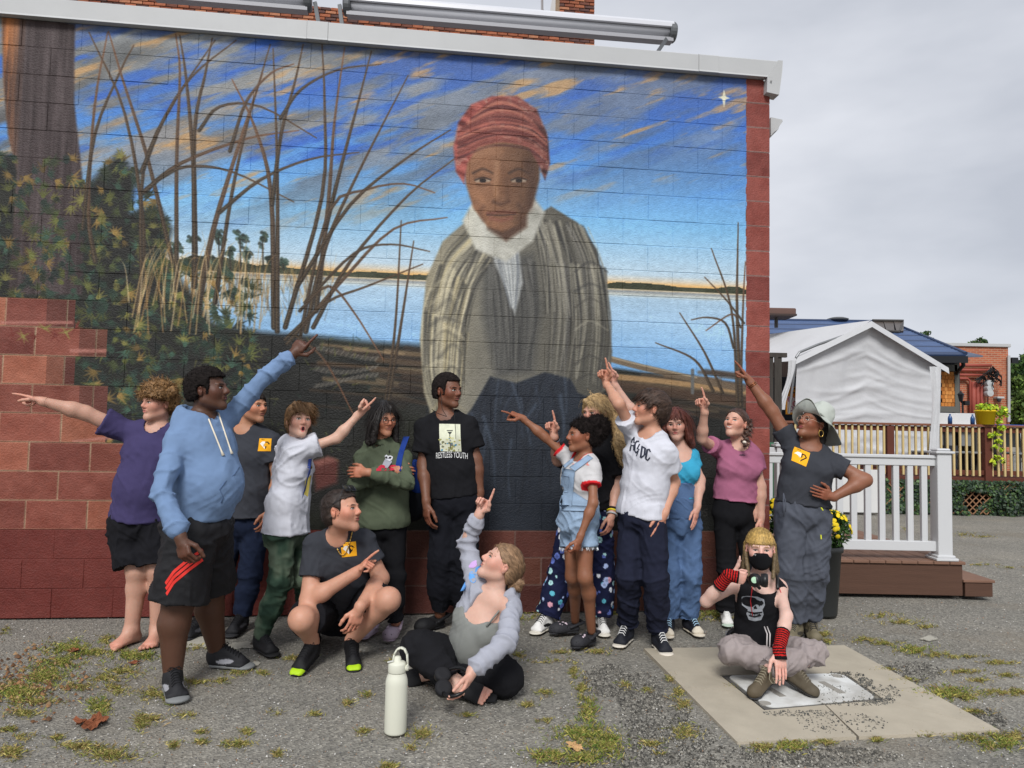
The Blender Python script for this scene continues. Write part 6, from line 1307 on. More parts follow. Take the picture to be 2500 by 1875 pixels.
for i in range(3):
    a, b_ = P(2132 + i * 25, 783, 20.4), P(2156 + i * 25, 784, 20.4); c, d = P(2162 + i * 22, 808, 19.6), P(2140 + i * 24, 806, 19.6); mb = MB(); mb.prism([a, b_, c, d], (0, .03, -.05)); mb.build('panel', mat('solar_dark', (74, 66, 60), .35, .5), sp_)
MB().tube([P(2130, 782, 20.35), P(2206, 783, 20.35), P(2203, 792, 20.1), P(2196, 809, 19.6)], .035, 6).tube([P(2140, 806, 19.55), P(2196, 810, 19.55)], .035, 6).build('frame', fr_, sp_)
vt = MB().lathe(P(2045, 784, 21.1), [(.05, -.3), (.05, .0), (.28, .02), (.30, .06), (.18, .10), (0, .11)], 20).build('roof_vent', mat('vent_grey', (88, 90, 92), .6), None, smooth=True, loc=P(2045, 784, 21.1)); tag(vt, 'low round grey vent on the blue roof ridge', 'vent')
dc = thing('roof_duct', 'brown metal duct end above the blue roof beside the block wall', 'duct', tuple(P(1905, 768, 16))); MB().box(P(1890, 766, 16), (.37, .3, .085), None, 0, .02).build('duct', mat('duct_brown', (98, 74, 66), .6), dc); MB().box(P(1890, 773, 15.98), (.375, .32, .02)).build('lip', mat('duct_dark', (60, 48, 44), .6), dc); MB().tube([P(1895, 775, 16), P(1895, 800, 16)], .04, 6).build('leg', fr_, dc)
# far brick building
fb = thing('far_brick_building', 'flat-roofed orange brick building with red pipes at the right', 'building', tuple(PX(2365, 27, 0)))
bm2 = bpy.data.materials.new('small_brick'); bm2.use_nodes = True; N2, L2 = bm2.node_tree.nodes, bm2.node_tree.links; bt = N2.new('ShaderNodeTexBrick'); bt.inputs['Color1'].default_value = (*lin((176, 98, 66)), 1); bt.inputs['Color2'].default_value = (*lin((150, 80, 56)), 1); bt.inputs['Mortar'].default_value = (*lin((168, 134, 110)), 1); bt.inputs['Scale'].default_value = 1; bt.inputs['Brick Width'].default_value = .22; bt.inputs['Row Height'].default_value = .075; bt.inputs['Mortar Size'].default_value = .010
t2 = N2.new('ShaderNodeTexCoord'); m2_ = N2.new('ShaderNodeMapping'); m2_.inputs['Rotation'].default_value = (math.radians(90), 0, 0); L2.new(t2.outputs['Object'], m2_.inputs[0]); L2.new(m2_.outputs[0], bt.inputs['Vector']); L2.new(bt.outputs[0], N2['Principled BSDF'].inputs['Base Color']); N2['Principled BSDF'].inputs['Roughness'].default_value = .9
wq = [o for o in BK.children if o.name.startswith('wall')][0]; wq.data.materials[0] = bm2
bx0, bx1, bzt = P(2180, 850, 27)[0], P(2461, 850, 27)[0], P(2400, 846, 27)[2]
MB().box(((bx0 + bx1) / 2, 30, bzt / 2), ((bx1 - bx0) / 2, 3, bzt / 2)).build('wall', bm2, fb); MB().box(((bx0 + bx1) / 2, 30, bzt + .05), ((bx1 - bx0) / 2 + .06, 3.08, .06), None, 0, .01).build('coping', cpm, fb)
pip = mat('pipe_red', (150, 74, 62), .6, .3); Yp = 26.85
for pl, r_ in (([(2338, 892), (2420, 892)], .055), ([(2338, 903), (2420, 904)], .055), ([(2338, 915), (2400, 916)], .05), ([(2338, 924), (2362, 924), (2368, 930), (2369, 1030)], .045), ([(2377, 932), (2377, 1030)], .08), ([(2387, 932), (2387, 1030)], .07), ([(2397, 932), (2397, 1030)], .07)): MB().tube([P(a, c, Yp) for a, c in pl], r_, 8).build('conduit', pip, fb, smooth=True)
wires = thing('cable_bundle', 'tangle of black service cables and meters on the far brick wall', 'cables', tuple(P(2425, 930, 26.6))); r = random.Random(12); bc = flat_mat('cable_black', (14, 14, 15), .5)
for k in range(20):
    a = arr((r.uniform(2418, 2428), r.uniform(893, 905))); pts = [a]
    for i in range(5): a = a + (r.uniform(-12, 16), r.uniform(2, 12)); pts.append(arr((min(a[0], 2445), min(a[1], 955))))
    MB().tube([P(x, y, 26.7 - .03 * k % .3) for x, y in curve(pts, 16)], .018, 4).build('cable', bc, wires)
for k in range(9):
    pts = [(2380 + k * 1.5, 930 + r.uniform(-6, 6)), (2395 + k, 922 + r.uniform(-5, 3)), (2410, 930 + k), (2415, 945 + k)]; MB().tube([P(x, y, 26.6) for x, y in curve(pts, 12)], .02, 4).build('cable', bc, wires)
MB().tube([P(2412, 960, 26.7), P(2411, 1020, 26.7)], .02, 4).build('cable', bc, wires)
for dy in (0, 12, 24): MB().lathe(P(2414, 936 + dy, 26.6), [(0, -.10), (.12, -.10), (.13, 0), (.12, .1), (0, .11)], 14, ax=(0, -1, 0)).build('meter', mat('meter_grey', (176, 178, 178), .4), wires)
cam_ = thing('security_camera', 'small white dome camera on the far brick wall', 'camera', tuple(P(2439, 974, 26.8))); MB().box(P(2439, 971, 26.85), (.13, .12, .035), None, 0, .01).build('mount', cpm, cam_); MB().lathe(P(2439, 974, 26.75), [(0, -.12), (.06, -.09), (.08, -.02), (.08, .02)], 14).build('dome', mat('dome_dark', (60, 60, 64), .2), cam_)
MB().tube([P(2463, 868, 26.9), P(2463, 1030, 26.9)], .05, 6).build('downspout', cpm, fb); MB().box(P(2474, 880, 27), (.12, .1, .1)).build('flood_light', mat('gutter_black', (28, 30, 34), .5), fb)
ln_ = thing('lantern', 'black post lantern in front of the far brick building', 'lantern', tuple(PX(2350, 17.0, .6))); bb = mat('lantern_black', (20, 20, 22), .5, .4); c = P(2346, 970, 17.0)
mb = MB(); mb.tube([P(2352, 1045, 17), P(2350, 985, 17), P(2347, 980, 17)], .022, 6); mb.build('pole', bb, ln_); mb = MB(); mb.lathe(c, [(.04, -.10), (.075, .06), (.09, .065), (.03, .12), (0, .16)], 4); mb.build('lamp_housing', bb, ln_); MB().box(c + arr((.12, 0, -.13)), (.06, .05, .05), None, 0, .01).build('speaker', bb, ln_)
# terrace things behind the far railing
bt_ = thing('long_table', 'table with a blue cover at the right edge behind the deck railing', 'table', tuple(PX(2480, 14.6, .62))); MB().box(PX(2490, 14.6, 1.60), (.75, .4, .02)).build('tabletop', mat('blue_cloth', (40, 92, 186), .7), bt_)
for dx in (-.6, .6): MB().box(PX(2490, 14.6, 1.1) + arr((dx, 0, 0)), (.03, .3, .48)).build('leg', fr_, bt_)
wt_ = thing('white_table', 'white folding table with water bottles behind the deck railing', 'table', tuple(PX(2325, 15, .62))); MB().box(PX(2325, 15, 1.55), (.42, .35, .02)).build('tabletop', cpm, wt_); MB().box(PX(2330, 14.8, 1.70), (.42, .02, .14)).build('draped_cloth', mat('cloth_white', (206, 206, 204), .8), wt_); MB().box(PX(2325, 15, 1.08) + arr((-.3, 0, 0)), (.02, .3, .46)).build('leg', fr_, wt_); MB().box(PX(2325, 15, 1.08) + arr((.3, 0, 0)), (.02, .3, .46)).build('leg', fr_, wt_)
for i, px_ in enumerate((2319, 2374)):
    c = PX(px_, 14.4, 1.595 if i == 0 else 1.595); c = PX(px_, FY, 1.596); o = MB().lathe(c, [(0, 0), (.035, .0), (.037, .1), (.03, .13), (.015, .15), (.015, .18), (0, .18)], 14).build('blue_bottle', mat('bottle_blue', (32, 72, 122), .3, .5), None, smooth=True, loc=c); tag(o, ('blue water bottle on the deck rail near the tent', 'blue water bottle on the deck rail near the yellow pot')[i], 'bottle')
chm = mat('chair_grey', (120, 122, 124), .6); 
for i in range(7):
    px_ = (2250, 2290, 2318, 2345, 2380, 2445, 2480)[i]; Yc = 14.6 + .5 * (i % 2); c = thing('patio_chair', ['grey patio chair right of the tent flap behind the balusters', 'second grey patio chair right of the tent flap', 'third grey patio chair right of the tent flap', 'grey patio chair below the lantern', 'grey patio chair just left of the right-hand deck post', 'grey patio chair just right of the trailing vine', 'grey patio chair at the right edge of the photo'][i], 'chair', tuple(PX(px_, Yc, .62)), 'patio chairs on the raised deck'); o_ = ORG[c.name]
    MB().box(o_ + arr((0, 0, .44)), (.22, .22, .02), None, 0, .01).build('seat', chm, c); MB().box(o_ + arr((0, .2, .72)), (.21, .015, .16), None, 0, .01).build('backrest', chm, c)
    for sx_ in (-1, 1):
        for sy_ in (-1, 1): MB().tube([o_ + arr((.2 * sx_, .19 * sy_, .0)), o_ + arr((.19 * sx_, .18 * sy_, .44 if sy_ < 0 else .88))], .013, 6).build('leg', chm, c)
# yellow pot with trailing vine
yp = thing('yellow_pot', 'yellow pot on the deck rail spilling lime green vine', 'flower pot', tuple(PX(2405, FY, 1.596))); c = PX(2405, FY, 1.596); MB().lathe(c, [(0, .002), (.14, .002), (.165, .23), (.175, .23), (.175, .26), (.155, .26), (.15, .22), (0, .22)], 28).build('pot', mat('pot_yellow', (224, 190, 24), .5, .4), yp, smooth=True)
V, F, C = [], [], []; r = random.Random(3)
def leaves(c, rad, n, s0, s1, cols):
    for _ in range(n):
        d = arr([r.gauss(0, 1) for _ in range(3)]); d /= np.linalg.norm(d); p = c + d * arr(rad) * r.uniform(.3, 1); nn_ = nrm(d + arr([r.gauss(0, .7) for _ in range(3)])); t_ = nrm(np.cross(nn_, arr([r.gauss(0, 1) for _ in range(3)]))); b2 = np.cross(nn_, t_); s__ = r.uniform(s0, s1); i = len(V); V.extend([p - t_ * s__, p + b2 * s__ * .7, p + t_ * s__, p - b2 * s__ * .7]); F.append((i, i + 1, i + 2, i + 3)); k = r.uniform(.6, 1.2); cc = lin(r.choice(cols)); C.extend([tuple(v * k for v in cc)] * 4)
lime = [(176, 196, 40), (150, 180, 36), (200, 210, 60), (120, 156, 36)]
leaves(c + arr((0, -.05, .30)), (.22, .16, .08), 260, .02, .045, lime); leaves(c + arr((.25, -.08, .22)), (.16, .1, .12), 120, .02, .04, lime)
for px_, py_, n in ((2440, 1030, 40), (2445, 1046, 36), (2432, 1060, 30), (2420, 1062, 20), (2438, 1078, 24), (2430, 1092, 18), (2444, 1098, 14), (2436, 1118, 18), (2426, 1128, 14), (2448, 1124, 12)): leaves(P(px_, py_, FY - .12), (.07, .05, .06), n, .018, .04, lime)
obj('vine', np.array(V), np.array(F), flat_mat('lime_leaf', (1, 1, 1), .6, attr=True), yp, smooth=False, C=np.array(C))
# trees
def tree(px_, py_, Y, rad, h_base, lab, n, seed, s0=.10, s1=.22, cols=None, name='tree'):
    global V, F, C, r
    V, F, C = [], [], []; r = random.Random(seed); c = P(px_, py_, Y); base = c * 1; base[2] = 0; t = thing(name, lab, 'tree', tuple(base)); cols = cols or [(52, 78, 40), (66, 92, 44), (40, 62, 36), (84, 108, 50)]
    hb = c[2] - rad[2] * .4; MB().tube([base, lerp(base, c, .5) + arr((.1, 0, 0)), c], [.22 * rad[0] / 2, .15 * rad[0] / 2, .05], 9).build('trunk', flat_mat('bark', (84, 72, 60), .9), t, smooth=True); mb = MB()
    cl = []
    for i in range(34):
        d = arr([r.gauss(0, 1) for _ in range(3)]); d /= np.linalg.norm(d); q_ = c + d * arr(rad) * r.uniform(.35, .92); cl.append(q_)
        if i % 3 == 0: mb.tube([lerp(base, c, r.uniform(.55, .9)), lerp(c, q_, .5) + arr((0, 0, .1)), q_], [.05, .035, .012], 5)
    mb.build('limb', flat_mat('bark', (84, 72, 60), .9), t, smooth=True)
    for q_ in cl:
        k = r.uniform(.7, 1.25); leaves(q_, tuple(v * .33 for v in rad), n // 34, s0, s1, [tuple(min(255, int(v * k)) for v in cc) for cc in cols])
    obj('crown', np.array(V), np.array(F), flat_mat('tree_leaf', (1, 1, 1), .7, .25, attr=True), t, smooth=False, C=np.array(C))
tree(2500, 985, 40, (1.6, 1.5, 1.3), 0, 'bright green bushy tree at the right edge beyond the brick building', 5000, 1, .06, .14, [(96, 120, 52), (112, 134, 58), (80, 104, 46)])
tree(2492, 920, 48, (1.2, 1.2, 1.5), 0, 'darker tall tree at the right edge above the bushy one', 4500, 2, .07, .16)
tree(2545, 900, 46, (1.6, 1.4, 1.4), 0, 'dark green tree just outside the right edge beyond the brick building', 3000, 5, .08, .18)
tree(2252, 834, 60, (1.1, 1, .9), 0, 'distant tree top peeking over the blue roof slope', 1600, 3, .06, .14); tree(2392, 842, 70, (1.0, .9, .75), 0, 'distant tree top peeking over the far brick parapet', 1400, 4, .06, .14)
# backpack and loose headphones (they are worn or held, so things of their own)
def extras():
    bp_ = thing('backpack', 'blue and black backpack on the shoulder of the green hoodie', 'backpack', tuple(P(1012, 1200, 5.22)))
    bl, bk = cloth('pack_blue', (28, 56, 128), rough=.7), cloth('pack_black', (26, 28, 34), rough=.7); c = P(1004, 1192, 5.32)
    T = Sdf(); T.ell(c, np.eye(3), (.115, .10, .24), .02); T.ell(c + arr((.03, -.04, -.10)), np.eye(3), (.10, .08, .13), .03); V_, Q_ = T.mesh(.012); V_ = V_ + vnormals(V_, Q_) * (.006 * noise3(V_ * 14))[:, None]; obj('bag', V_, Q_, bk, bp_)
    T = Sdf(); T.ell(c + arr((.03, -.045, .06)), np.eye(3), (.09, .075, .15), .02); T.plane(c + arr((.02, 0, -.01)), nrm((-.6, 0, -.8))); V_, Q_ = T.mesh(.010); obj('pocket', V_, Q_, bl, bp_)
    V_ = []
    for i, (h_, x_, y_) in enumerate(STRAP): V_.append(arr(h_[0]) - nrm(ray(x_, y_)) * (.012 if i % 3 == 1 else .009) if h_[0] is not None else (V_[-3] if len(V_) > 2 else P(x_, y_, 5.05)))
    V_ = arr(V_); V_ = np.concatenate([V_, V_ + arr((0, .012, 0))]); n_ = len(STRAP); F_s = [(i * 3 + k, i * 3 + k + 1, i * 3 + k + 4, i * 3 + k + 3) for i in range(n_ // 3 - 1) for k in (0, 1)]; F_s += [tuple(q + n_ for q in reversed(f)) for f in F_s]
    obj('shoulder_strap', V_, F_s, bl, bp_)
    hp = thing('headphones', 'black over-ear headphones resting on the lap of the sitting girl', 'headphones', tuple(P(1100, 1670, 3.72))); hb = flat_mat('headphone_black', (20, 20, 22), .4, .4)
    a, b_ = P(1079, 1672, 3.66), P(1078, 1655, 3.74); cc = [P(1084, 1645, 3.78), P(1100, 1633, 3.76), P(1122, 1630, 3.74), P(1138, 1640, 3.70), P(1144, 1660, 3.62), P(1138, 1682, 3.56), P(1118, 1696, 3.53), P(1098, 1700, 3.54), P(1082, 1692, 3.58)]
    MB().tube([arr(p) for p in curve([tuple(q) for q in cc], 30)], .009, 8).build('headband', hb, hp, smooth=True)
    for i, (q, ax) in enumerate(((P(1080, 1650, 3.74), (.3, -.6, 1)), (P(1082, 1682, 3.62), (.3, -.8, .8)))):
        k = MB().lathe(q, [(0, -.020), (.030, -.020), (.040, -.010), (.041, .006), (.034, .018), (0, .020)], 24, ax=ax).build('ear_cup', hb, hp, smooth=True); MB().lathe(q, [(.040, .004), (.043, .012), (.034, .024), (.02, .022)], 24, ax=ax).build('cushion', flat_mat('cushion', (30, 30, 33), .8), k, smooth=True)
# ================================================================ people
TEE_GREY = lambda: flat_mat('charcoal_cotton', (58, 60, 66), .95, .15, var=.10, vscale=5, bump=.25, bscale=500, crease=.5)
def cloth(name, c, **k):
    kw = dict(rough=.95, spec=.15, var=.08, vscale=6, bump=.3, bscale=420, crease=.5); kw.update(k); return flat_mat(name, c, **kw)
def logo_badge(H, g, c, r, u, n, w=.075, tilt=0):
    """orange square with a white-and-black diamond and small text"""
    V, F = grid2(w, w * 1.05, 6, 6); a = math.radians(tilt); r, u = nrm(r), nrm(u); r2 = r * math.cos(a) + u * math.sin(a); u2 = u * math.cos(a) - r * math.sin(a)
    b = H.decal(g, 'chest_logo', V, F, flat_mat('logo_orange', (238, 170, 30), .8), c, r2, u2, n, .0025)
    def sub(nm, pts, m, o):
        V, F = poly2([(x * w, y * w) for x, y in pts]); H.decal(g, nm, V, F, m, c, r2, u2, n, o, parent=b)
    wh, bk = flat_mat('logo_white', (240, 238, 228), .8), flat_mat('logo_black', (25, 22, 20), .8)
    sub('diamond_half', [(0, .27), (-.24, .27), (-.40, .08), (0, -.36)], wh, .0035)
    sub('diamond_half', [(.02, .27), (.24, .27), (.40, .08), (.02, -.36)], bk, .0035)
    sub('diamond_cut', [(.09, .18), (.20, .18), (.29, .07), (.09, -.16)], flat_mat('logo_orange', (238, 170, 30), .8), .0042)
    sub('diamond_cut', [(-.06, .05), (-.14, .05), (-.14, -.02), (-.06, -.12)], flat_mat('logo_grey', (200, 196, 180), .8), .0042)
    V, F = text_mesh('PIKA', .12); H.decal(g, 'lettering', [((x - .2) * w, (y + .43) * w) for x, y in V], F, bk, c, r2, u2, n, .004, parent=b)
def curly(Vn, l, x, f, u): pass

def boy_purple():
    H = Human('barefoot boy with curly hair in a purple t-shirt and black shorts pointing left', 4.72, .93, 1.12, (190, 146, 126))
    H.j(neck=(391, 1040), pelvis=(342, 1262), sl=(302, 1046), sr=(452, 1050), hl=(312, 1290), hr=(378, 1288))
    H.J['neck'] = P(385, 1040, 4.72)
    H.bone('el', 'sl', 208, 1008, .30, 0).bone('wl', 'el', 104, 980, .26, 0)
    H.bone('er', 'sr', 470, 1140, .3, 1).bone('wr', 'er', 465, 1230, .25, 0)
    H.j(kl=(334, 1395, -.03), kr=(386, 1392, -.03)); H.on_ground('al', 321, 1538, .08); H.on_ground('ar', 384, 1536, .08)
    H.axes(); H.root(); H.torso(H.B, .17, .17, .175, .12, .12, .13, belly=.02); H.arms(H.B, r_up=.05, r_el=.042); H.legs(H.B, r1=.058, r3=.04)
    H.hand('l', (-1, -.05, .28), (-.1, -1, .3), 'R', 'point'); H.hand('r', (0, 0, -1), (-.3, -1, 0), 'L', 'relax')
    for q, dx in (('l', -.28), ('r', .12)):   # bare feet with toes
        a = H.J['a' + q]; f = nrm((dx, -1, 0)); x = np.cross(f, (0, 0, 1.0)); o = a * 1; o[2] = 0
        T = H.B; T.cap(a, o - f * .035 + arr((0, 0, .035)), .036, .032, .03); T.ecap(o - f * .03 + arr((0, 0, .03)), o + f * .12 + arr((0, 0, .02)), (.032, .03), (.046, .019), x, .03); T.cap(a, o + f * .09 + arr((0, 0, .03)), .034, .022, .03)
        sg = -1 if q == 'l' else 1
        for i in range(5):
            w = (-.036 + i * .018) * sg * -1; ln = .165 - .006 * i * i * .6; r_ = .014 if i == 0 else .0095
            T.cap(o + x * w * .9 * 1 + f * .12 + arr((0, 0, .016)), o + x * w * 1.05 + f * (ln) + arr((0, 0, .010)), r_, r_ * .95, .004)
        T.plane((0, 0, 0.0), (0, 0, -1), .002)
        H.clr.append((o + f * .14, .05)); H.boxes.append((o + f * .09 + arr((0, 0, .03)), .13, .0042))
    H.head(387, 985, -.02, .222, yaw=-58, pitch=2, wide=1.04, jaw=1.05)
    H.finish(); H.face(iris=(90, 80, 70), brow=(120, 90, 60), gaze=(-.003, 0), lipc=(196, 118, 110))
    H.tee(cloth('purple_cotton', (66, 60, 96)), infl=.018, frac=.55, flare=.03, cw=.17, ww=.175, hw=.175, cdp=.12, wd=.125, hd=.135, belly=.02, hemdrop=.02, seed=11, amp=.006, hemc=P(342, 1272, 4.72))
    H.pants(cloth('black_jersey', (26, 26, 30)), 'shorts', frac=.86, infl=.025, r0=.095, r1=.098, hw=.17, hd=.13, amp=.009, seed=12, fq=(16, 3, 16))
    def cmb(p, l, x, f, u): return np.tile(-u * .2 + f * .2, (len(p), 1)) + .9 * np.stack([noise3(p * 60, 5), noise3(p * 60, 6), noise3(p * 60, 7)], 1)
    def ex(T, l, R, kk):
        for i in range(46):
            a = rnd.uniform(-2.6, 2.6); e_ = rnd.uniform(.1, 1.5); r_ = .115
            T.ball(l(r_ * .92 * math.sin(a) * math.cos(e_), r_ * math.cos(a) * math.cos(e_) * .9 + .0, .035 + .098 * math.sin(e_)), rnd.uniform(.018, .026), .006)
        for i in range(9): T.ball(l(-.06 + .015 * i, .088, .052 + rnd.uniform(-.008, .008)), .015, .006)
    hair(H, (128, 96, 60), th=.018, line=(-.0, .70), extra=ex, amp=.009, freq=(95, 95, 95), strands_n=1500, L=.045, comb=cmb, width=.0045, wave=.008, lift=.6, rough=.8, back=-.06)

def teen_hoodie():
    H = Human('teen in a light blue hoodie and black red-striped shorts pointing up', 4.02, 1.0, 1.32, (84, 56, 42))
    H.j(neck=(492, 1022), pelvis=(482, 1262), sl=(424, 1064, -.18), sr=(560, 1012, .16), hl=(468, 1300, -.09), hr=(505, 1300, .09))
    H.bone('er', 'sr', 640, 928, .29, 0).bone('wr', 'er', 712, 868, .25, 0)
    H.bone('el', 'sl', 394, 1198, .31, -1).bone('wl', 'el', 441, 1312, .27, -1)
    H.on_ground('al', 422, 1642, .09); H.on_ground('ar', 530, 1587, .09); H.J['kl'] = P(436, 1470, H.J['al'][1] * .55 + H.J['hl'][1] * .45); H.J['kr'] = P(512, 1440, H.J['ar'][1] * .55 + H.J['hr'][1] * .45)
    H.axes(); H.root(); H.torso(H.B, .19, .18, .175, .14, .14, .15, belly=.045); H.arms(H.B, r_up=.033, r_el=.028, r_wr=.024); H.legs(H.B, r0=.075, r1=.058, r2=.058, r3=.040)
    H.hand('r', (.62, .0, .80), (.9, -.2, -.2), 'L', 'point', 1.05); H.hand('l', (.4, -.25, -1), (.9, -.4, .3), 'R', 'half', 1.05)
    H.head(508, 952, -.02, .228, yaw=64, pitch=8, wide=1.03, nose=1.25, lips=1.25, jaw=1.1)
    H.finish(.0128); H.face(iris=(40, 25, 20), brow=(20, 15, 13), gaze=(.003, .001), lipc=(110, 62, 55))
    H.hoodie(cloth('sky_blue_fleece', (112, 136, 170), var=.10), infl=.014, cw=.19, ww=.18, hw=.178, cdp=.14, wd=.14, hd=.15, belly=.06, hemdrop=.0, seed=21, amp=.007, wristr=.028, sleeve_r=.036, hoodpos=-.075)
    bl = flat_mat('cream_cord', (225, 215, 195), .9)
    for (x0, y0, x1, y1) in ((505, 1012, 545, 1112), (533, 1008, 566, 1108)):
        V = []; d = nrm(ray((x0 + x1) / 2, (y0 + y1) / 2)); mb = MB(); pts = []
        for t in np.linspace(0, 1, 9):
            r_ = nrm(ray(x0 + (x1 - x0) * t + 6 * math.sin(t * 3) * 0, y0 + (y1 - y0) * t - 14 * math.sin(t * 3.1) * 0)); h_ = H.bvh['hoodie'].ray_cast(Vector(CAM), Vector(r_))[0]
            if h_ is not None: pts.append(arr(h_) - r_ * .006)
        if len(pts) > 2: mb.tube(pts, [.0042] * (len(pts) - 1) + [.009], 7); mb.build('drawstring', bl, H.R, smooth=True)
    # kangaroo pocket seam
    sm = flat_mat('seam_blue', (84, 106, 138), .9)
    for L_ in ([(548, 1178), (536, 1195), (545, 1215), (540, 1228)], [(548, 1178), (572, 1158), (584, 1140)]):
        pts = []
        for a, b in L_:
            r_ = nrm(ray(a, b)); h_ = H.bvh['hoodie'].ray_cast(Vector(CAM), Vector(r_))[0]
            if h_ is not None: pts.append(arr(h_) - r_ * .001)
        if len(pts) > 2: MB().tube(pts, .0035, 5).build('pocket_seam', sm, H.R, smooth=True)
    def C(h_, V, N):
        c = np.tile(arr(lin((24, 24, 27))), (len(V), 1)); return c
    sh = H.pants(cloth('black_shorts', (24, 24, 27), rough=.7, spec=.3), 'shorts', frac=.98, infl=.02, r0=.088, r1=.098, hw=.18, hd=.17, amp=.008, seed=22, fq=(12, 3, 12), top=.0)
    red = flat_mat('red_stripe', (214, 52, 44), .8)
    for k in range(3):
        p0 = [(404 + 1 * k, 1425 + 13 * k), (424, 1396 + 13 * k), (460, 1366 + 13 * k), (495, 1342 + 12 * k)]; V = []; F = []
        cur = []
        for t in np.linspace(0, 2.999, 20):
            i = int(t); a = lerp(p0[i], p0[i + 1], t - i); cur.append(a)
        for i, a in enumerate(cur):
            for o_ in (-3.1, 3.1):
                r_ = nrm(ray(a[0] + o_ * .6, a[1] + o_)); h_ = H.bvh['shorts'].ray_cast(Vector(CAM), Vector(r_))[0]
                V.append(arr(h_) - r_ * .003 if h_ is not None else (V[-2] if len(V) > 1 else P(a[0], a[1], 3.8)))
        F = [(2 * i, 2 * i + 1, 2 * i + 3, 2 * i + 2) for i in range(len(cur) - 1)]
        obj('stripe', V, F, red, H.R)
    for q, f in (('l', (.55, -.85, 0)), ('r', (1, -.15, 0))):
        shoe(H, H.J['a' + q], f, L=.30, kind='chunky', colr=(34, 34, 37), solec=(120, 122, 122), accent=(150, 150, 155), lace=(25, 25, 27), wide=1.15)
    def cmb(p, l, x, f, u): return np.stack([noise3(p * 80, 5), noise3(p * 80, 6), noise3(p * 80, 7)], 1)
    hair(H, (30, 26, 25), th=.019, line=('box', .062, .040), amp=.005, freq=(140, 140, 140), strands_n=1100, L=.012, comb=cmb, width=.003, lift=.9, rough=.9, back=-.05, rough_m=.9, spec=.1)

def man_behind():
    H = Human('dark-haired man in a charcoal t-shirt and jeans standing behind the blue hoodie', 5.1, .95, 1.08, (176, 126, 98))
    H.j(neck=(598, 1038), pelvis=(597, 1270), sl=(528, 1062), sr=(668, 1066), hl=(565, 1290), hr=(625, 1290))
    H.bone('er', 'sr', 678, 1170, .29, 0).bone('wr', 'er', 660, 1245, .25, -1).bone('el', 'sl', 515, 1170, .29, 0).bone('wl', 'el', 510, 1260, .25, 0)
    H.on_ground('al', 497, 1512, .09); H.on_ground('ar', 592, 1503, .09); H.j(kl=(540, 1410, -.02), kr=(612, 1400, -.04))
    H.axes(); H.root(); H.torso(H.B, .17, .16, .17); H.arms(H.B); H.legs(H.B)
    H.hand('r', (-.2, -.3, -1), (-.5, -.8, .2), 'L', 'relax'); H.hand('l', (0, 0, -1), (0, -1, 0), 'R', 'relax')
    H.beard = ((90, 70, 60), .25); H.head(618, 992, -.03, .222, yaw=42, pitch=2, jaw=1.05)
    H.finish(); H.face(iris=(40, 28, 20), brow=(38, 28, 22), gaze=(.003, 0), lipc=(158, 98, 86))
    H.tee(TEE_GREY(), infl=.016, cw=.175, ww=.17, hw=.172, seed=31, hemc=P(597, 1262, 5.1), wd=.12, hd=.13)
    logo_badge(H, 't_shirt', P(632, 1087, 4.9), (1, 0, 0), (0, 0, 1), (0, -1, 0), .082)
    H.pants(cloth('dark_denim', (30, 38, 58), var=.25, vscale=4), 'jeans', seed=32, r0=.085, r1=.068, r2=.06, r3=.058, infl=.01)
    for q, f in (('l', (-.3, -1, 0)), ('r', (-.05, -1, 0))): shoe(H, H.J['a' + q], f, L=.29, colr=(30, 30, 33), solec=(48, 48, 50), lace=(25, 25, 28), accent=(70, 70, 74))
    hair(H, (42, 32, 27), th=.009, line=(-.02, .85), strands_n=500, L=.03, amp=.003, back=-.07)

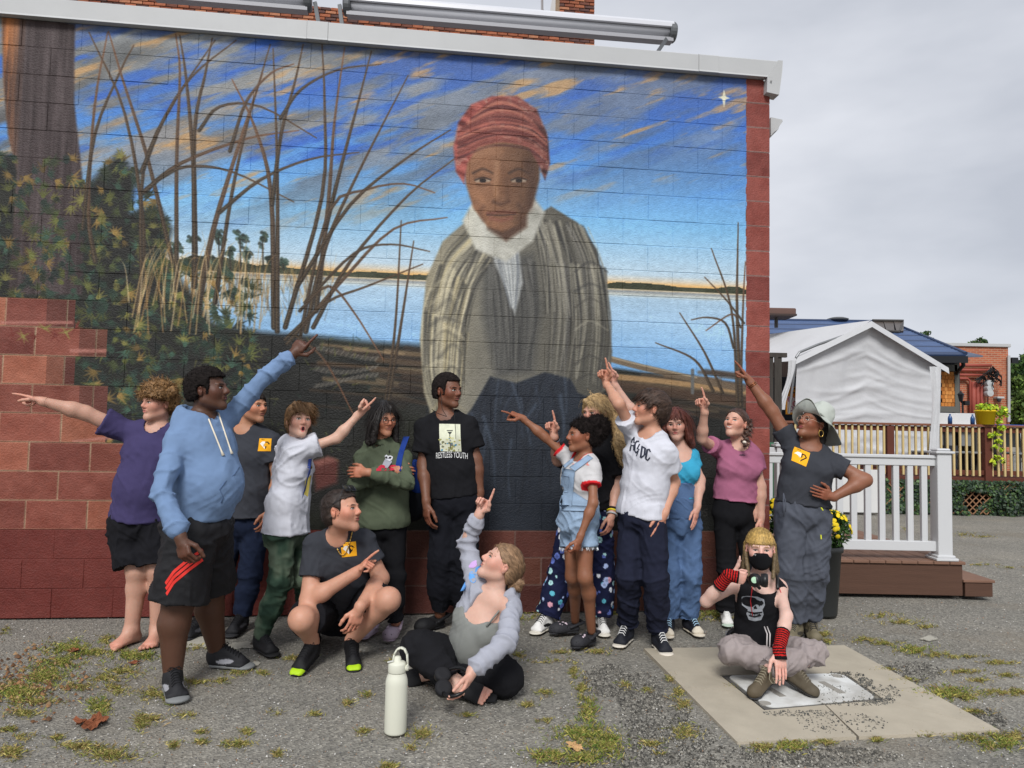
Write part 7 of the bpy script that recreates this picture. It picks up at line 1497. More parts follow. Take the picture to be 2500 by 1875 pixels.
def boy_white():
    H = Human('open-mouthed boy in a white t-shirt and green tie-dye trousers pointing right', 4.65, .90, .88, (200, 160, 140))
    H.j(neck=(718, 1074), pelvis=(698, 1292), sl=(716, 1102, -.09), sr=(700, 1088, .16), hl=(690, 1318, -.06), hr=(724, 1318, .10))
    H.bone('el', 'sl', 822, 1070, .29, 0).bone('wl', 'el', 875, 1012, .24, 0).bone('er', 'sr', 690, 1180, .28, 1).bone('wr', 'er', 680, 1260, .24, 0)
    H.on_ground('al', 636, 1552, .09); H.on_ground('ar', 765, 1520, .09); H.j(kl=(684, 1418, -.10), kr=(738, 1412, .06))
    H.axes(); H.root(); H.torso(H.B, .15, .13, .145, .10, .09, .11); H.arms(H.B, r_up=.042, r_el=.038, r_wr=.027); H.legs(H.B, r0=.075)
    H.hand('l', (.80, -.12, .62), (.1, -1, .25), 'R', 'point'); H.hand('r', (0, 0, -1), (-.3, -1, 0), 'L', 'relax')
    H.head(730, 1027, -.05, .215, yaw=18, pitch=6, roll=-4, wide=.97, jaw=.92)
    H.B.ball(H.hl(0, .092, -.064), .010, .006, op=1)
    H.finish(); H.face(iris=(88, 74, 60), brow=(120, 90, 66), browh=.006, look=1.25, mouth='open', lipc=(205, 110, 108))
    H.tee(cloth('white_cotton', (200, 201, 209)), infl=.02, frac=.6, flare=.022, cw=.15, ww=.15, hw=.155, cdp=.11, wd=.115, hd=.13, seed=41, amp=.008, hemc=P(698, 1302, 4.65), fq=(9, 3, 9))
    # print on the chest, turned to the right
    for pts, c_ in (([(754, 1122), (762, 1120), (763, 1216), (743, 1218), (748, 1180)], (70, 92, 170)), ([(757, 1126), (762, 1126), (763, 1150), (758, 1165), (755, 1150)], (232, 205, 90)), ([(750, 1168), (758, 1160), (761, 1195), (752, 1212), (745, 1205)], (235, 214, 110)), ([(753, 1130), (757, 1133), (757, 1142), (752, 1140)], (235, 235, 235))):
        V, F = poly2([((x - 755) / 387, -(y - 1170) / 387) for x, y in pts]); H.decal('t_shirt', 'shirt_print', V, F, flat_mat('print_%d' % c_[0], c_, .8), P(755, 1170, 4.6), (1, 0, 0), (0, 0, 1), (0, -1, 0), .003 + .0006 * (c_[0] > 80))
    def C(h_, V, N):
        n = fbm(V * 7, 4, 3)[:, None]; a, b, d = arr(lin((40, 58, 48))), arr(lin((58, 78, 64))), arr(lin((100, 112, 94)))
        t = np.clip(n * 2.2 + .5, 0, 1); return np.where(t < .5, a + (b - a) * t * 2, b + (d - b) * np.clip((t - .5) * 1.6, 0, 1))
    H.pants(flat_mat('tie_dye', (1, 1, 1), .9, .15, attr=True, bump=.25, bscale=400, crease=.5), 'trousers', seed=42, r0=.082, r1=.068, r2=.064, r3=.05, infl=.018, C=C, amp=.009)
    for q, f in (('l', (.75, -.75, 0)), ('r', (.3, -1, 0))): shoe(H, H.J['a' + q], f, L=.27, colr=(22, 22, 25), solec=(26, 26, 28), lace=(40, 40, 44), wide=1.1)
    def ex(T, l, R, kk):
        for i in range(9):
            t = -1 + i / 4; T.cap(l(.055 * t, .06, .098), l(.066 * t + .012, .097 - .02 * abs(t), .055 - .004 * (i % 2)), .021 * kk, .010 * kk, .006)
        for s_ in (-1, 1): T.cap(l(.075 * s_, .03, .06), l(.081 * s_, .02, .0), .02 * kk, .012 * kk, .01)
    def cmb(p, l, x, f, u):
        q = p - l(0, -.03, .10); return q * 6 - u * .5 + f * .6 + x * .4
    hair(H, (122, 92, 62), th=.016, line=(-.015, .78), extra=ex, strands_n=1500, L=.05, comb=cmb, amp=.003, freq=(110, 40, 110), width=.003, lift=.02, rough=.07, back=-.07)
def down_comb(k_out=.0, fw=0.0):
    def cmb(p, l, x, f, u):
        q = p - l(0, -.02, .09); q = q - u * (q @ u)[:, None]; q = q / (np.linalg.norm(q, axis=1, keepdims=True) + .01); h_ = np.clip((p - l(0, 0, .04)) @ u / .07, 0, 1)[:, None]; return -u * (1 - .7 * h_) + q * (.12 * k_out + .8 * h_) + f * fw
    return cmb
STRAP = []
def man_crouching():
    H = Human('crouching man with sunglasses on his head, gold chain and charcoal t-shirt', 4.5, 1.0, 1.10, (192, 142, 118))
    H.j(neck=(822, 1304, -.10), pelvis=(832, 1478, .22), sl=(762, 1322, -.08), sr=(894, 1308, .0), hl=(794, 1490, .17), hr=(868, 1484, .2))
    H.bone('el', 'sl', 752, 1468, .30, -1).bone('wl', 'el', 868, 1398, .27, -1).bone('er', 'sr', 930, 1412, .30, 0).bone('wr', 'er', 879, 1482, .26, -1)
    H.J['wl'] = P(868, 1398, H.J['wl'][1] - .10); H.J['er'] = P(930, 1412, 4.54)
    H.j(kl=(736, 1512, -.30), kr=(948, 1464, -.18)); H.J['al'] = G(763, 1568, .13); H.J['ar'] = G(858, 1562, .12)
    H.axes(); H.root(); H.torso(H.B, .175, .165, .175, belly=.03); H.arms(H.B, r_up=.05, r_el=.043, r_wr=.03); H.legs(H.B, r0=.085, r1=.062, r2=.056)
    H.hand('l', (.72, -.15, .74), (.2, .8, .5), 'R', 'point'); H.hand('r', (-.30, -.1, -1), (-.8, -.6, .2), 'L', 'relax', 1.05)
    H.beard = ((92, 58, 44), .35); H.head(834, 1248, -.16, .245, yaw=60, pitch=12, roll=-6, jaw=1.08)
    H.finish(); H.face(iris=(80, 60, 45), brow=(58, 42, 34), gaze=(.003, .001), lipc=(180, 104, 96))
    H.tee(TEE_GREY(), infl=.014, cw=.178, ww=.17, hw=.18, seed=51, belly=.03, hemdrop=.02, frac=.58, flare=.010, r_up=.052, hole=(.062, .004, .02))
    logo_badge(H, 't_shirt', P(848, 1345, 4.25), (1, .25, 0), (0, -.2, 1), (.15, -1, .1), .085, 4)
    H.pants(cloth('black_jersey', (26, 26, 30)), 'shorts', frac=.80, infl=.018, r0=.10, r1=.088, hw=.185, hd=.15, amp=.009, seed=52, top=.03)
    for q, f, u in (('l', (-.22, -1, -.20), (0, -.2, 1)), ('r', (.30, -1, -.18), (0, -.2, 1))):
        shoe(H, H.J['a' + q], f, u, L=.29, colr=(20, 20, 23), solec=(32, 32, 34), toec=(24, 25, 26), lace=(28, 28, 30), drop=.09)
        a = H.J['a' + q]; ff = nrm(f); uu = nrm(arr(u) - ff * ff.dot(arr(u))); o = a - uu * .097 - ff * .059; T = Sdf(); x = np.cross(ff, uu)
        T.ecap(o + ff * .235 + uu * .012 - x * .02, o + ff * .235 + uu * .012 + x * .02, (.04, .022), (.04, .022), ff, .01); T.plane(o + ff * .222, -ff); T.plane((0, 0, .002), (0, 0, -1))
        V, Q = T.mesh(.005); obj('green_toe', V, Q, flat_mat('lime_rubber', (168, 205, 30), .6), H.R)
    def cmb(p, l, x, f, u): return np.tile(-f * .8 + u * .0, (len(p), 1)) - u * .2
    hair(H, (46, 36, 31), th=.009, line=('box', .068, .036, .5), strands_n=450, L=.03, comb=cmb, amp=.003, back=-.07, lift=.02, rough=.06)
    l = H.hl; g = MB(); ln = MB()
    for q in (-1, 1):
        c = arr((.032 * q, .062, .118)); R_2 = [l(c[0] + a * .028, c[1] + b * .010 * -1 + 0, c[2] + b * .016) for a, b in ((-.9, -1), (.9, -1), (1, .6), (.7, 1), (-.7, 1), (-1, .6))]
        g.tube(R_2 + R_2[:1], .0022, 6); ln.add(R_2, [tuple(range(6))]); g.tube([l(.06 * q, .062, .12), l(.083 * q, .04, .06), l(.085 * q, -.03, .02)], .002, 5)
    sg = g.build('sunglasses', flat_mat('dark_frame', (40, 42, 46), .3, .5), H.R, smooth=True); ln.build('lens', flat_mat('dark_lens', (30, 32, 36), .1, .6), sg)
    pts = []
    for t in np.linspace(-1, 1, 25):
        pt = (856 - 0 + 30 * t - 8, 1362 - 62 * t * t * 1.0 + (0 if t < 0 else -4)); r_ = nrm(ray(*((836 + 24 * t, 1356 - 58 * abs(t) ** 2.0)))); h_ = H.bvh['t_shirt'].ray_cast(Vector(CAM), Vector(r_))[0]
        if h_ is not None: pts.append(arr(h_) - r_ * .006)
    mb = MB()
    for a, b in zip(pts[:-1], pts[1:]): mb.tube([a, lerp(a, b, .5) + arr((0, -.001, .002)), b], [.0035, .0048, .003], 6)
    mb.build('gold_chain', flat_mat('gold', (200, 165, 90), .3, .5, metal=.9), H.R, smooth=True)

def green_hoodie():
    H = Human('long-haired person in glasses and an olive green hoodie standing with crossed arms', 5.05, .93, 1.0, (172, 120, 94))
    H.j(neck=(930, 1076), pelvis=(936, 1272), sl=(882, 1106), sr=(990, 1106), hl=(912, 1292), hr=(962, 1292), kl=(912, 1408, -.03), kr=(966, 1406, -.03))
    H.bone('el', 'sl', 872, 1182, .285, -1).bone('wl', 'el', 954, 1150, .24, -1).bone('er', 'sr', 990, 1178, .285, -1).bone('wr', 'er', 902, 1152, .24, -1)
    H.J['wr'] = H.J['wr'] + arr((0, -.06, 0))
    H.on_ground('al', 912, 1514, .09); H.on_ground('ar', 966, 1518, .09)
    H.axes(); H.root(); H.torso(H.B, .15, .135, .15); H.arms(H.B); H.legs(H.B)
    H.hand('l', (1, -.05, .0), (0, .2, 1), 'R', 'relax'); H.hand('r', (-1, .1, .0), (0, .2, 1), 'L', 'relax')
    H.head(938, 1023, -.05, .218, yaw=24, pitch=-6, wide=.98, jaw=.95)
    H.finish(); H.face(iris=(40, 28, 20), brow=(30, 24, 20), gaze=(.004, -.002), lipc=(165, 105, 92), look=.8)
    glasses(H, (30, 26, 24), r=.019, th=.0015)
    gm = cloth('olive_fleece', (84, 92, 74), var=.10); H.hoodie(gm, infl=.022, cw=.155, ww=.16, hw=.165, seed=61, hemdrop=.05, amp=.007, sleeve_r=.046, wristr=.034, hoodpos=-.06)
    # pocket + small print (a grey animal on a red band)
    V, F = grid2(.115, .03, 8, 2); H.decal('hoodie', 'print_band', V, F, flat_mat('print_red', (188, 40, 64), .8), P(950, 1141, 4.9), (1, 0, 0), (0, 0, 1), (0, -1, 0), .0045)
    for pts, c_ in (([(932, 1139), (937, 1124), (941, 1118), (950, 1119), (955, 1128), (952, 1140)], (150, 152, 160)), ([(937, 1114), (941, 1111), (944, 1114), (951, 1113), (956, 1116), (955, 1122), (949, 1126), (939, 1121)], (205, 206, 210)), ([(938, 1116), (943, 1115), (944, 1119), (940, 1121)], (30, 30, 32)), ([(947, 1116), (953, 1116), (952, 1120), (947, 1120)], (30, 30, 32)), ([(947, 1099), (949, 1104), (947, 1109), (945, 1104)], (28, 30, 26))):
        V, F = poly2([((x - 945) / 356, -(y - 1125) / 356) for x, y in pts]); H.decal('hoodie', 'animal_print', V, F, flat_mat('print_g%d' % c_[0], c_, .8), P(945, 1125, 4.9), (1, 0, 0), (0, 0, 1), (0, -1, 0), .005 + .0008 * (c_[0] > 200) + .0014 * (c_[0] < 60))
    for i in range(13):
        t_ = i / 12; x_, y_ = 992 - 20 * math.sin(t_ * 1.5), 1066 + 84 * t_
        for k in (-7, 0, 7): STRAP.append((H.bvh['hoodie'].ray_cast(Vector(CAM), Vector(nrm(ray(x_ + k, y_ + (k * -.4 * (1 - t_)))))), x_ + k, y_))
    H.pants(cloth('black_leggings', (24, 24, 27)), 'trousers', seed=62, r0=.08, r1=.062, r2=.056, r3=.044, infl=.008, amp=.004)
    for q, f in (('l', (-.25, -1, 0)), ('r', (-.1, -1, 0))): shoe(H, H.J['a' + q], f, L=.255, kind='croc', colr=(176, 158, 172), solec=(168, 150, 164))
    def ex(T, l, R, kk):
        for s_ in (-1, 1):
            for i in range(3): T.cap(l(.068 * s_, .03 - .035 * i, .04), l((.088 + .012 * (i % 2)) * s_ + (.0), .035 - .045 * i, -.15 - .02 * i), .026 * kk, .024 * kk, .02)
        T.cap(l(-.02, .06, .095), l(-.070, .062, .01), .016 * kk, .014 * kk, .01); T.cap(l(-.070, .062, .01), l(-.082, .05, -.10), .014 * kk, .014 * kk, .01); T.cap(l(0, -.07, .05), l(0, -.09, -.14), .07 * kk, .05 * kk, .03)
        T.cap(l(.01, .06, .095), l(.072, .045, .02), .014 * kk, .012 * kk, .01)
    hair(H, (34, 29, 27), th=.018, line=(-.02, .95), extra=ex, strands_n=2200, L=lambda p: np.clip((p - H.hl(0, 0, -.14)) @ H.hu, .03, .2) * np.where((p - H.hc) @ H.hf > .05, .3, 1), comb=down_comb(.5, -.15), amp=.005, freq=(100, 14, 100), width=.0035, lift=.02, wave=.003, rough=.06, seg=7, spec=.4, earcut=False)

def tall_teen():
    H = Human('tall teen with wired earphones in a black t-shirt with a picture print', 5.12, 1.04, 1.0, (112, 74, 56))
    H.j(neck=(1088, 1010), pelvis=(1110, 1212), sl=(1030, 1032), sr=(1146, 1026), hl=(1084, 1238), hr=(1138, 1238), kl=(1078, 1362, -.03), kr=(1132, 1360, -.03))
    H.bone('el', 'sl', 1034, 1136, .30, 0).bone('wl', 'el', 1041, 1226, .26, -1).bone('er', 'sr', 1162, 1124, .30, 0).bone('wr', 'er', 1172, 1204, .26, 0)
    H.on_ground('al', 1074, 1498, .09); H.on_ground('ar', 1128, 1500, .09)
    H.axes(); H.root(); H.torso(H.B, .16, .135, .15); H.arms(H.B, r_up=.045, r_el=.04); H.legs(H.B)
    H.hand('l', (.05, -.1, -1), (.5, -.8, 0), 'R', 'relax', 1.05); H.hand('r', (0, 0, -1), (-.5, -.8, 0), 'L', 'relax')
    H.head(1093, 954, -.03, .232, yaw=46, pitch=0, nose=1.15, lips=1.2, jaw=.98)
    H.finish(); H.face(iris=(35, 24, 18), brow=(22, 17, 15), gaze=(.004, 0), lipc=(140, 82, 74))
    H.tee(cloth('black_cotton', (27, 27, 30)), infl=.016, cw=.16, ww=.152, hw=.162, wd=.11, seed=71, frac=.66, flare=.026, hemc=P(1112, 1212, 5.12), amp=.006, hole=(.064, .012, .03))
    c = P(1096, 1069, 4.9); r, u, n = (1, 0, 0), (-.03, 0, 1), (0, -1, 0)
    W_, H_ = .142, .185
    def bits(nm, pts, col, o): 
        V, F = poly2([((x - 1096) / 353, -(y - 1069) / 353) for x, y in pts]); H.decal('t_shirt', nm, V, F, flat_mat('pr_%d_%d_%d' % col, col, .85), c, r, u, n, o)
    V, F = grid2(W_, H_, 10, 12); V = [(x + y * -.05, y) for x, y in V]
    img = H.decal('t_shirt', 'picture_print', V, F, flat_mat('pr_base', (212, 214, 190), .85, var=.12, vscale=30), c, r, u, n, .003)
    for k in range(46):
        x, y = rnd.uniform(-.068, .068), rnd.uniform(-.088, .0); s_ = rnd.uniform(.004, .011); col = rnd.choice([(178, 170, 96), (150, 148, 90), (118, 120, 92), (92, 158, 190), (66, 136, 172), (196, 196, 150), (120, 124, 128)])
        V, F = poly2([(x + s_ * math.cos(a) * rnd.uniform(.6, 1.3), y + s_ * .75 * math.sin(a) * rnd.uniform(.6, 1.2)) for a in np.linspace(0, 5.6, 7)]); H.decal('t_shirt', 'print_patch', V, F, flat_mat('pr_%d_%d_%d' % col, col, .85), c, r, u, n, .0036 + k * .00002, parent=img)
    for pts in ([(1094.5, 1062), (1096.5, 1062), (1098.5, 1094), (1096.5, 1094)], [(1088, 1051), (1103, 1051), (1102, 1053), (1089, 1053)], [(1090, 1055), (1101, 1055), (1096, 1062)]): bits('print_line', pts, (60, 62, 60), .0048)
    V, F = text_mesh('RESTLESS YOUTH', .060); w_ = max(x for x, y in V)
    V = [(x * .106 / w_, y * .95 - .010 * (x / w_) ** 2 * 1.0 + (.0 if abs(x) > .01 else 0)) for x, y in V]; H.decal('t_shirt', 'lettering', V, F, flat_mat('print_white', (228, 228, 226), .8), P(1100, 1112, 4.9), r, (0, 0, 1), n, .003)
    H.pants(cloth('black_sweat', (23, 24, 30)), 'trousers', seed=72, r0=.083, r1=.074, r2=.075, r3=.052, infl=.016, bottom=.93, amp=.008, hw=.158)
    for q, f in (('l', (-.75, -.8, 0)), ('r', (.2, -1, 0))): shoe(H, H.J['a' + q], f, L=.29, kind='croc', colr=(24, 24, 26), solec=(26, 26, 28))
    def cmb(p, l, x, f, u): return np.stack([noise3(p * 80, 5), noise3(p * 80, 6), noise3(p * 80, 7)], 1)
    hair(H, (32, 27, 26), th=.015, line=('box', .066, .042), amp=.003, freq=(150, 150, 150), strands_n=900, L=.008, comb=cmb, width=.003, lift=.9, rough=.9, back=-.055, rough_m=.9, spec=.1)
    mb = MB(); bl = flat_mat('cable_black', (14, 14, 15), .5)
    mb.tube([H.hl(-.084, .012, -.01), P(1078, 984, 4.93), P(1080, 1000, 4.93), P(1090, 1016, 4.92)], .0018, 5)
    mb.tube([P(1104, 994, 4.96), P(1108, 1006, 4.95), P(1111, 1030, 4.93), P(1113, 1072, 4.92)], .0018, 5); mb.tube([P(1055, 1000, 5.02), P(1066, 1008, 4.94), P(1090, 1017, 4.92)], .0024, 5)
    mb.build('earphones', bl, H.R, smooth=True)

def sitting_girl():
    H = Human('girl in an open grey hooded jacket and grey tank top sitting cross-legged pointing up', 4.05, .93, 1.08, (200, 160, 142))
    H.j(neck=(1204, 1452, -.06), pelvis=(1160, 1608, .06), sl=(1166, 1436, -.02), sr=(1247, 1480, -.14), hl=(1132, 1612, .04), hr=(1192, 1614, .04))
    H.bone('el', 'sl', 1139, 1330, .29, 1).bone('wl', 'el', 1170, 1256, .22, -1).bone('er', 'sr', 1238, 1566, .27, -1).bone('wr', 'er', 1152, 1640, .24, -1)
    H.j(kl=(1022, 1580, -.10), kr=(1232, 1655, -.14), al=(1118, 1672, -.22), ar=(1048, 1640, .02))
    H.axes(); H.root(); H.torso(H.B, .155, .145, .165, belly=.05, bust=1.3, hd=.12); H.arms(H.B, r_up=.04, r_el=.034); H.legs(H.B)
    H.hand('l', (.38, -.05, .95), (.8, -.5, -.1), 'R', 'point'); H.hand('r', (-.35, -.35, -.85), (-.2, -.9, .2), 'L', 'relax')
    H.head(1224, 1378, -.05, .225, yaw=-76, pitch=34, roll=0, jaw=1.05)
    for q, f in (('l', (1, -.28, -.25)), ('r', (-1, -.1, -.3))):
        a = H.J['a' + q]; f = nrm(f); x = nrm(np.cross(f, (0, -.75, .6))); u_ = np.cross(x, f); T = H.B
        T.ecap(a, a + f * .13 - u_ * .02, (.034, .032), (.044, .02), x, .03)
        for i in range(5): w = -.034 + i * .017; T.cap(a + f * .12 + x * w - u_ * .02, a + f * (.165 - .005 * i) + x * w * 1.05 - u_ * .024, .0095 if i else .013, .009, .004)
        H.boxes.append((a + f * .1, .12, .0042)); H.clr.append((a + f * .15, .04)); H.J['f' + q] = (a, f, x, u_)
    H.finish(); H.face(iris=(80, 75, 70), brow=(120, 92, 70), gaze=(0, .002), lipc=(196, 120, 112))
    # tank top
    T = Sdf(); H.torso(T, .155, .145, .165, .105, .095, .12, .010, .05, 1.3); nk = H.J['neck']
    T.plane(nk - H.up * .085, H.up, .0); T.ball(nk - H.up * .04 + H.fw * .11 - H.lat * .01, .085, .01, op=1); T.plane(H.J['pelvis'] - H.up * .02, -H.up)
    for q in (-1, 1): T.cap(nk - H.up * .13 + H.lat * .11 * q + H.fw * .0, nk + H.up * .0 + H.lat * .19 * q, .045, .09, .01, op=1)
    H.garment('tank_top', T, cloth('grey_rib', (128, 130, 126)), .0075, amp=.003, seed=81)
    MB().tube([nk - H.up * .10 + H.lat * .085 + H.fw * .125, nk - H.up * .04 + H.lat * .095 + H.fw * .085, nk - H.up * .0 + H.lat * .095 + H.fw * .03], .005, 6).build('strap', cloth('grey_rib', (128, 130, 126)), H.R, smooth=True)
    J = H.J
    def openf(T):
        up, lat, fw = H.up, H.lat, H.fw; c = J['neck'] + fw * .16 - lat * .02
        T.ecap(J['neck'] + up * .06 + fw * .14 + lat * .045, J['pelvis'] + fw * .19 + lat * .02 - up * .12, (.105, .12), (.085, .13), lat, .01, op=1)
    gm = cloth('heather_grey_fleece', (158, 160, 170), var=.08); H.hoodie(gm, 'hooded_jacket', infl=.018, cw=.158, ww=.15, hw=.168, bust=0, hemdrop=.06, seed=82, amp=.008, extra=openf, sleeve_r=.040, wristr=.034, hoodpos=-.085, hood=True)
    # pale blue and lilac printed shapes on the chest of the jacket and on the cuff
    for (x, y, w_, h_, a, c_) in ((1152, 1392, 11, 7, .6, (196, 160, 214)), (1166, 1406, 11, 9, .3, (92, 150, 214)), (1150, 1420, 8, 12, .5, (104, 160, 220)), (1124, 1443, 8, 14, .2, (92, 150, 214)), (1119, 1460, 8, 6, 0, (78, 128, 200)), (1190, 1630, 9, 5, .2, (120, 130, 205)), (1212, 1619, 10, 4, .2, (206, 182, 222))):
        pts = [(w_ * math.cos(t) * (1 + .25 * math.sin(3 * t + a * 9)) / 450, h_ * math.sin(t) / 450) for t in np.linspace(0, 2 * math.pi, 16, endpoint=False)]; pts = [(u * math.cos(a) - v * math.sin(a), u * math.sin(a) + v * math.cos(a)) for u, v in pts]
        V, F = poly2(pts); H.decal('hooded_jacket', 'coloured_print', V, F, flat_mat('pr_%d_%d_%d' % c_, c_, .85), P(x, y, 3.9), (1, 0, 0), (0, 0, 1), (0, -1, 0), .0035)
    H.pants(cloth('black_cotton', (27, 27, 30)), 'trousers', seed=83, r0=.10, r1=.082, r2=.072, r3=.062, infl=.012, top=.06, bottom=.9, amp=.008, hw=.17, hd=.13)
    bm = flat_mat('sandal_black', (26, 26, 28), .85)
    for q in 'lr':
        a, f, x, u_ = H.J['f' + q]; T = Sdf(); o = a - u_ * .045
        T.ecap(o - f * .03, o + f * .19 - u_ * .012, (.038, .014), (.05, .014), x, .01); T.plane((0, 0, .004), (0, 0, -1)); V, Q = T.mesh(.005); so = obj('slide_sandal', V, Q, bm, H.R)
        T = Sdf(); T.ecap(a + f * .05 - u_ * .01, a + f * .125 - u_ * .018, (.046, .036), (.052, .030), x, .01, fa=True, fb=True); V, Q = T.mesh(.005); obj('strap', V, Q, bm, so)
    def ex(T, l, R, kk):
        T.cap(l(0, -.085, .03), l(0, -.10, -.03), .045 * kk, .03 * kk, .02)
        c = l(.0, -.135, -.045)
        for i in range(16):
            a = i * 1.9; T.ball(c + (R[0] * math.cos(a) * .022 + R[1] * math.sin(a) * .022 + R[2] * (.022 * math.sin(i * 2.7))) * kk, .020, .004)
    def cmb(p, l, x, f, u): q = l(0, -.13, -.04) - p; return q / (np.linalg.norm(q, axis=1, keepdims=True) + 1e-6)
    hair(H, (132, 104, 78), th=.008, line=(-.01, .95), extra=ex, strands_n=1400, L=.06, comb=cmb, amp=.003, freq=(100, 20, 100), width=.003, lift=.06, rough=.12, wave=.001, back=-.075)

def girl_overalls():
    H = Human('girl with an afro puff in light denim short overalls and a red-trimmed white t-shirt', 4.8, .86, .86, (138, 92, 68))
    H.j(neck=(1428, 1114), pelvis=(1412, 1262), sl=(1398, 1124, .10), sr=(1452, 1134, -.12), hl=(1398, 1284, .05), hr=(1426, 1284, -.07))
    H.bone('el', 'sl', 1330, 1066, .28, 0).bone('wl', 'el', 1275, 1021, .24, 0).bone('er', 'sr', 1448, 1228, .29, -1).bone('wr', 'er', 1416, 1312, .25, -1)
    H.on_ground('al', 1404, 1515, .09); H.on_ground('ar', 1444, 1540, .09); H.j(kl=(1398, 1408, .04), kr=(1428, 1410, -.12))
    H.axes(); H.root(); H.torso(H.B, .14, .12, .15, .10, .09, .11, bust=.5); H.arms(H.B, r_up=.045, r_el=.038, r_wr=.026); H.legs(H.B, r0=.092, r1=.060, r2=.058)
    H.hand('l', (-.86, -.2, .40), (.1, -.9, -.4), 'R', 'point'); H.hand('r', (-.25, 0, -1), (-.6, -.7, 0), 'L', 'half')
    H.head(1422, 1063, -.02, .215, yaw=-68, pitch=2, lips=1.25, nose=1.1, jaw=.95)
    H.finish(); H.face(iris=(35, 24, 18), brow=(26, 19, 16), gaze=(-.003, 0), lipc=(150, 88, 82))
    red = arr(lin((206, 40, 46)))
    def C(h_, V, N):
        c = np.tile(arr(lin((192, 190, 190))), (len(V), 1))
        for q in 'lr':
            a, b = h_.J['s' + q], h_.J['e' + q]; L_ = np.linalg.norm(b - a); t = (V - a) @ nrm(b - a) / L_; d = np.linalg.norm(V - a - nrm(b - a) * (t * L_)[:, None], axis=1); c[(t > .44) & (t < .60) & (d < .075)] = red
        nk = h_.J['neck'] - h_.up * .0; ax = nrm(h_.up * .15 - (-h_.up * .02 + h_.fw * .03)); rel = V - (nk + h_.up * .12); ax2 = nrm((nk - h_.up * .02 + h_.fw * .03) - (nk + h_.up * .12)); t = rel @ ax2; d = np.linalg.norm(rel - ax2 * t[:, None], axis=1)
        c[(d < .076 * h_.S) & (t > .05) & (t < .17)] = red; return c
    H.tee(flat_mat('ringer_cotton', (1, 1, 1), .95, .15, attr=True, bump=.25, bscale=500, crease=.5), infl=.012, frac=.52, flare=.010, cw=.145, ww=.13, hw=.15, seed=91, hemc=P(1412, 1226, 4.8), C=C, bust=.5, hole=(.062, .015, .03), h=.007, amp=.004)
    V, F = text_mesh('LIBERAL', .045); H.decal('t_shirt', 'lettering', [(x * .8, y) for x, y in V], F, flat_mat('print_orange', (226, 84, 44), .8), P(1405, 1131, 4.6), (1, -.5, 0), (-.12, 0, 1), (-.4, -1, 0), .003)
    dn = flat_mat('light_denim', (146, 168, 192), .9, .15, var=.16, vscale=9, bump=.4, bscale=500, crease=.5)
    # shorts with frayed hem
    o = H.pants(dn, 'denim_shorts', frac=.42, infl=.018, r0=.098, r1=.094, hw=.158, hd=.128, top=.15, seed=92, amp=.005, h=.0075)
    fr = MB()
    for q in 'lr':
        e_ = lerp(H.J['h' + q], H.J['k' + q], .42); ax = nrm(H.J['k' + q] - H.J['h' + q])
        for i in range(90):
            a = rnd.uniform(0, 6.28); x = np.cross(ax, (0, 1.0, 0)); y = np.cross(ax, x); p = e_ + (x * math.cos(a) + y * math.sin(a)) * (.094 * .86 * .86 + .016); fr.tube([p, p + ax * rnd.uniform(.008, .022) + arr((rnd.uniform(-.005, .005), 0, 0))], .0014, 3, caps=False)
    tag(fr.build('frayed_hem', flat_mat('fray_white', (218, 224, 230), .9), H.R), kind='stuff')
    # bib, pocket and straps laid over the t-shirt
    def quilt(nm, quad, off, nx=8, ny=10, m=dn, parent=None, thick=.004):
        V = []
        for j in range(ny + 1):
            for i in range(nx + 1):
                a = lerp(lerp(quad[0], quad[1], i / nx), lerp(quad[3], quad[2], i / nx), j / ny); r_ = nrm(ray(*a)); h_ = None
                for g_ in ('t_shirt', 'denim_shorts'):
                    hh = H.bvh[g_].ray_cast(Vector(CAM), Vector(r_))
                    if hh[0] is not None and (h_ is None or hh[3] < h_[1]): h_ = (arr(hh[0]), hh[3])
                V.append((h_[0] if h_ else (V[-1] + r_ * off if V else P(a[0], a[1], 4.7))) - r_ * off)
        V = arr(V); d = nrm(ray(1410, 1180)); n = len(V); F = [(j * (nx + 1) + i, j * (nx + 1) + i + 1, (j + 1) * (nx + 1) + i + 1, (j + 1) * (nx + 1) + i) for j in range(ny) for i in range(nx)]
        ed = [i for i in range(nx)] + [nx + j * (nx + 1) for j in range(ny)] + [ny * (nx + 1) + nx - i for i in range(nx)] + [(ny - j) * (nx + 1) for j in range(ny)]
        F2 = F + [tuple(reversed([q + n for q in f])) for f in F] + [(ed[k], ed[(k + 1) % len(ed)], ed[(k + 1) % len(ed)] + n, ed[k] + n) for k in range(len(ed))]
        return obj(nm, np.concatenate([V, V + d * thick]), F2, m, parent or H.R)
    bib = quilt('bib', [(1372, 1142), (1404, 1148), (1396, 1236), (1366, 1236)], .010)
    quilt('bib_pocket', [(1370, 1160), (1390, 1164), (1386, 1202), (1368, 1200)], .015, parent=bib)
    quilt('strap', [(1390, 1140), (1404, 1150), (1448, 1118), (1436, 1110)], .010, 3, 12); quilt('strap', [(1372, 1138), (1380, 1142), (1418, 1112), (1410, 1108)], .010, 3, 12)
    quilt('side_panel', [(1396, 1196), (1400, 1200), (1456, 1236), (1392, 1238)], .007, 6, 6)
    wb = quilt('waistband', [(1364, 1232), (1456, 1236), (1456, 1248), (1363, 1246)], .010, 12, 2)
    H.hand
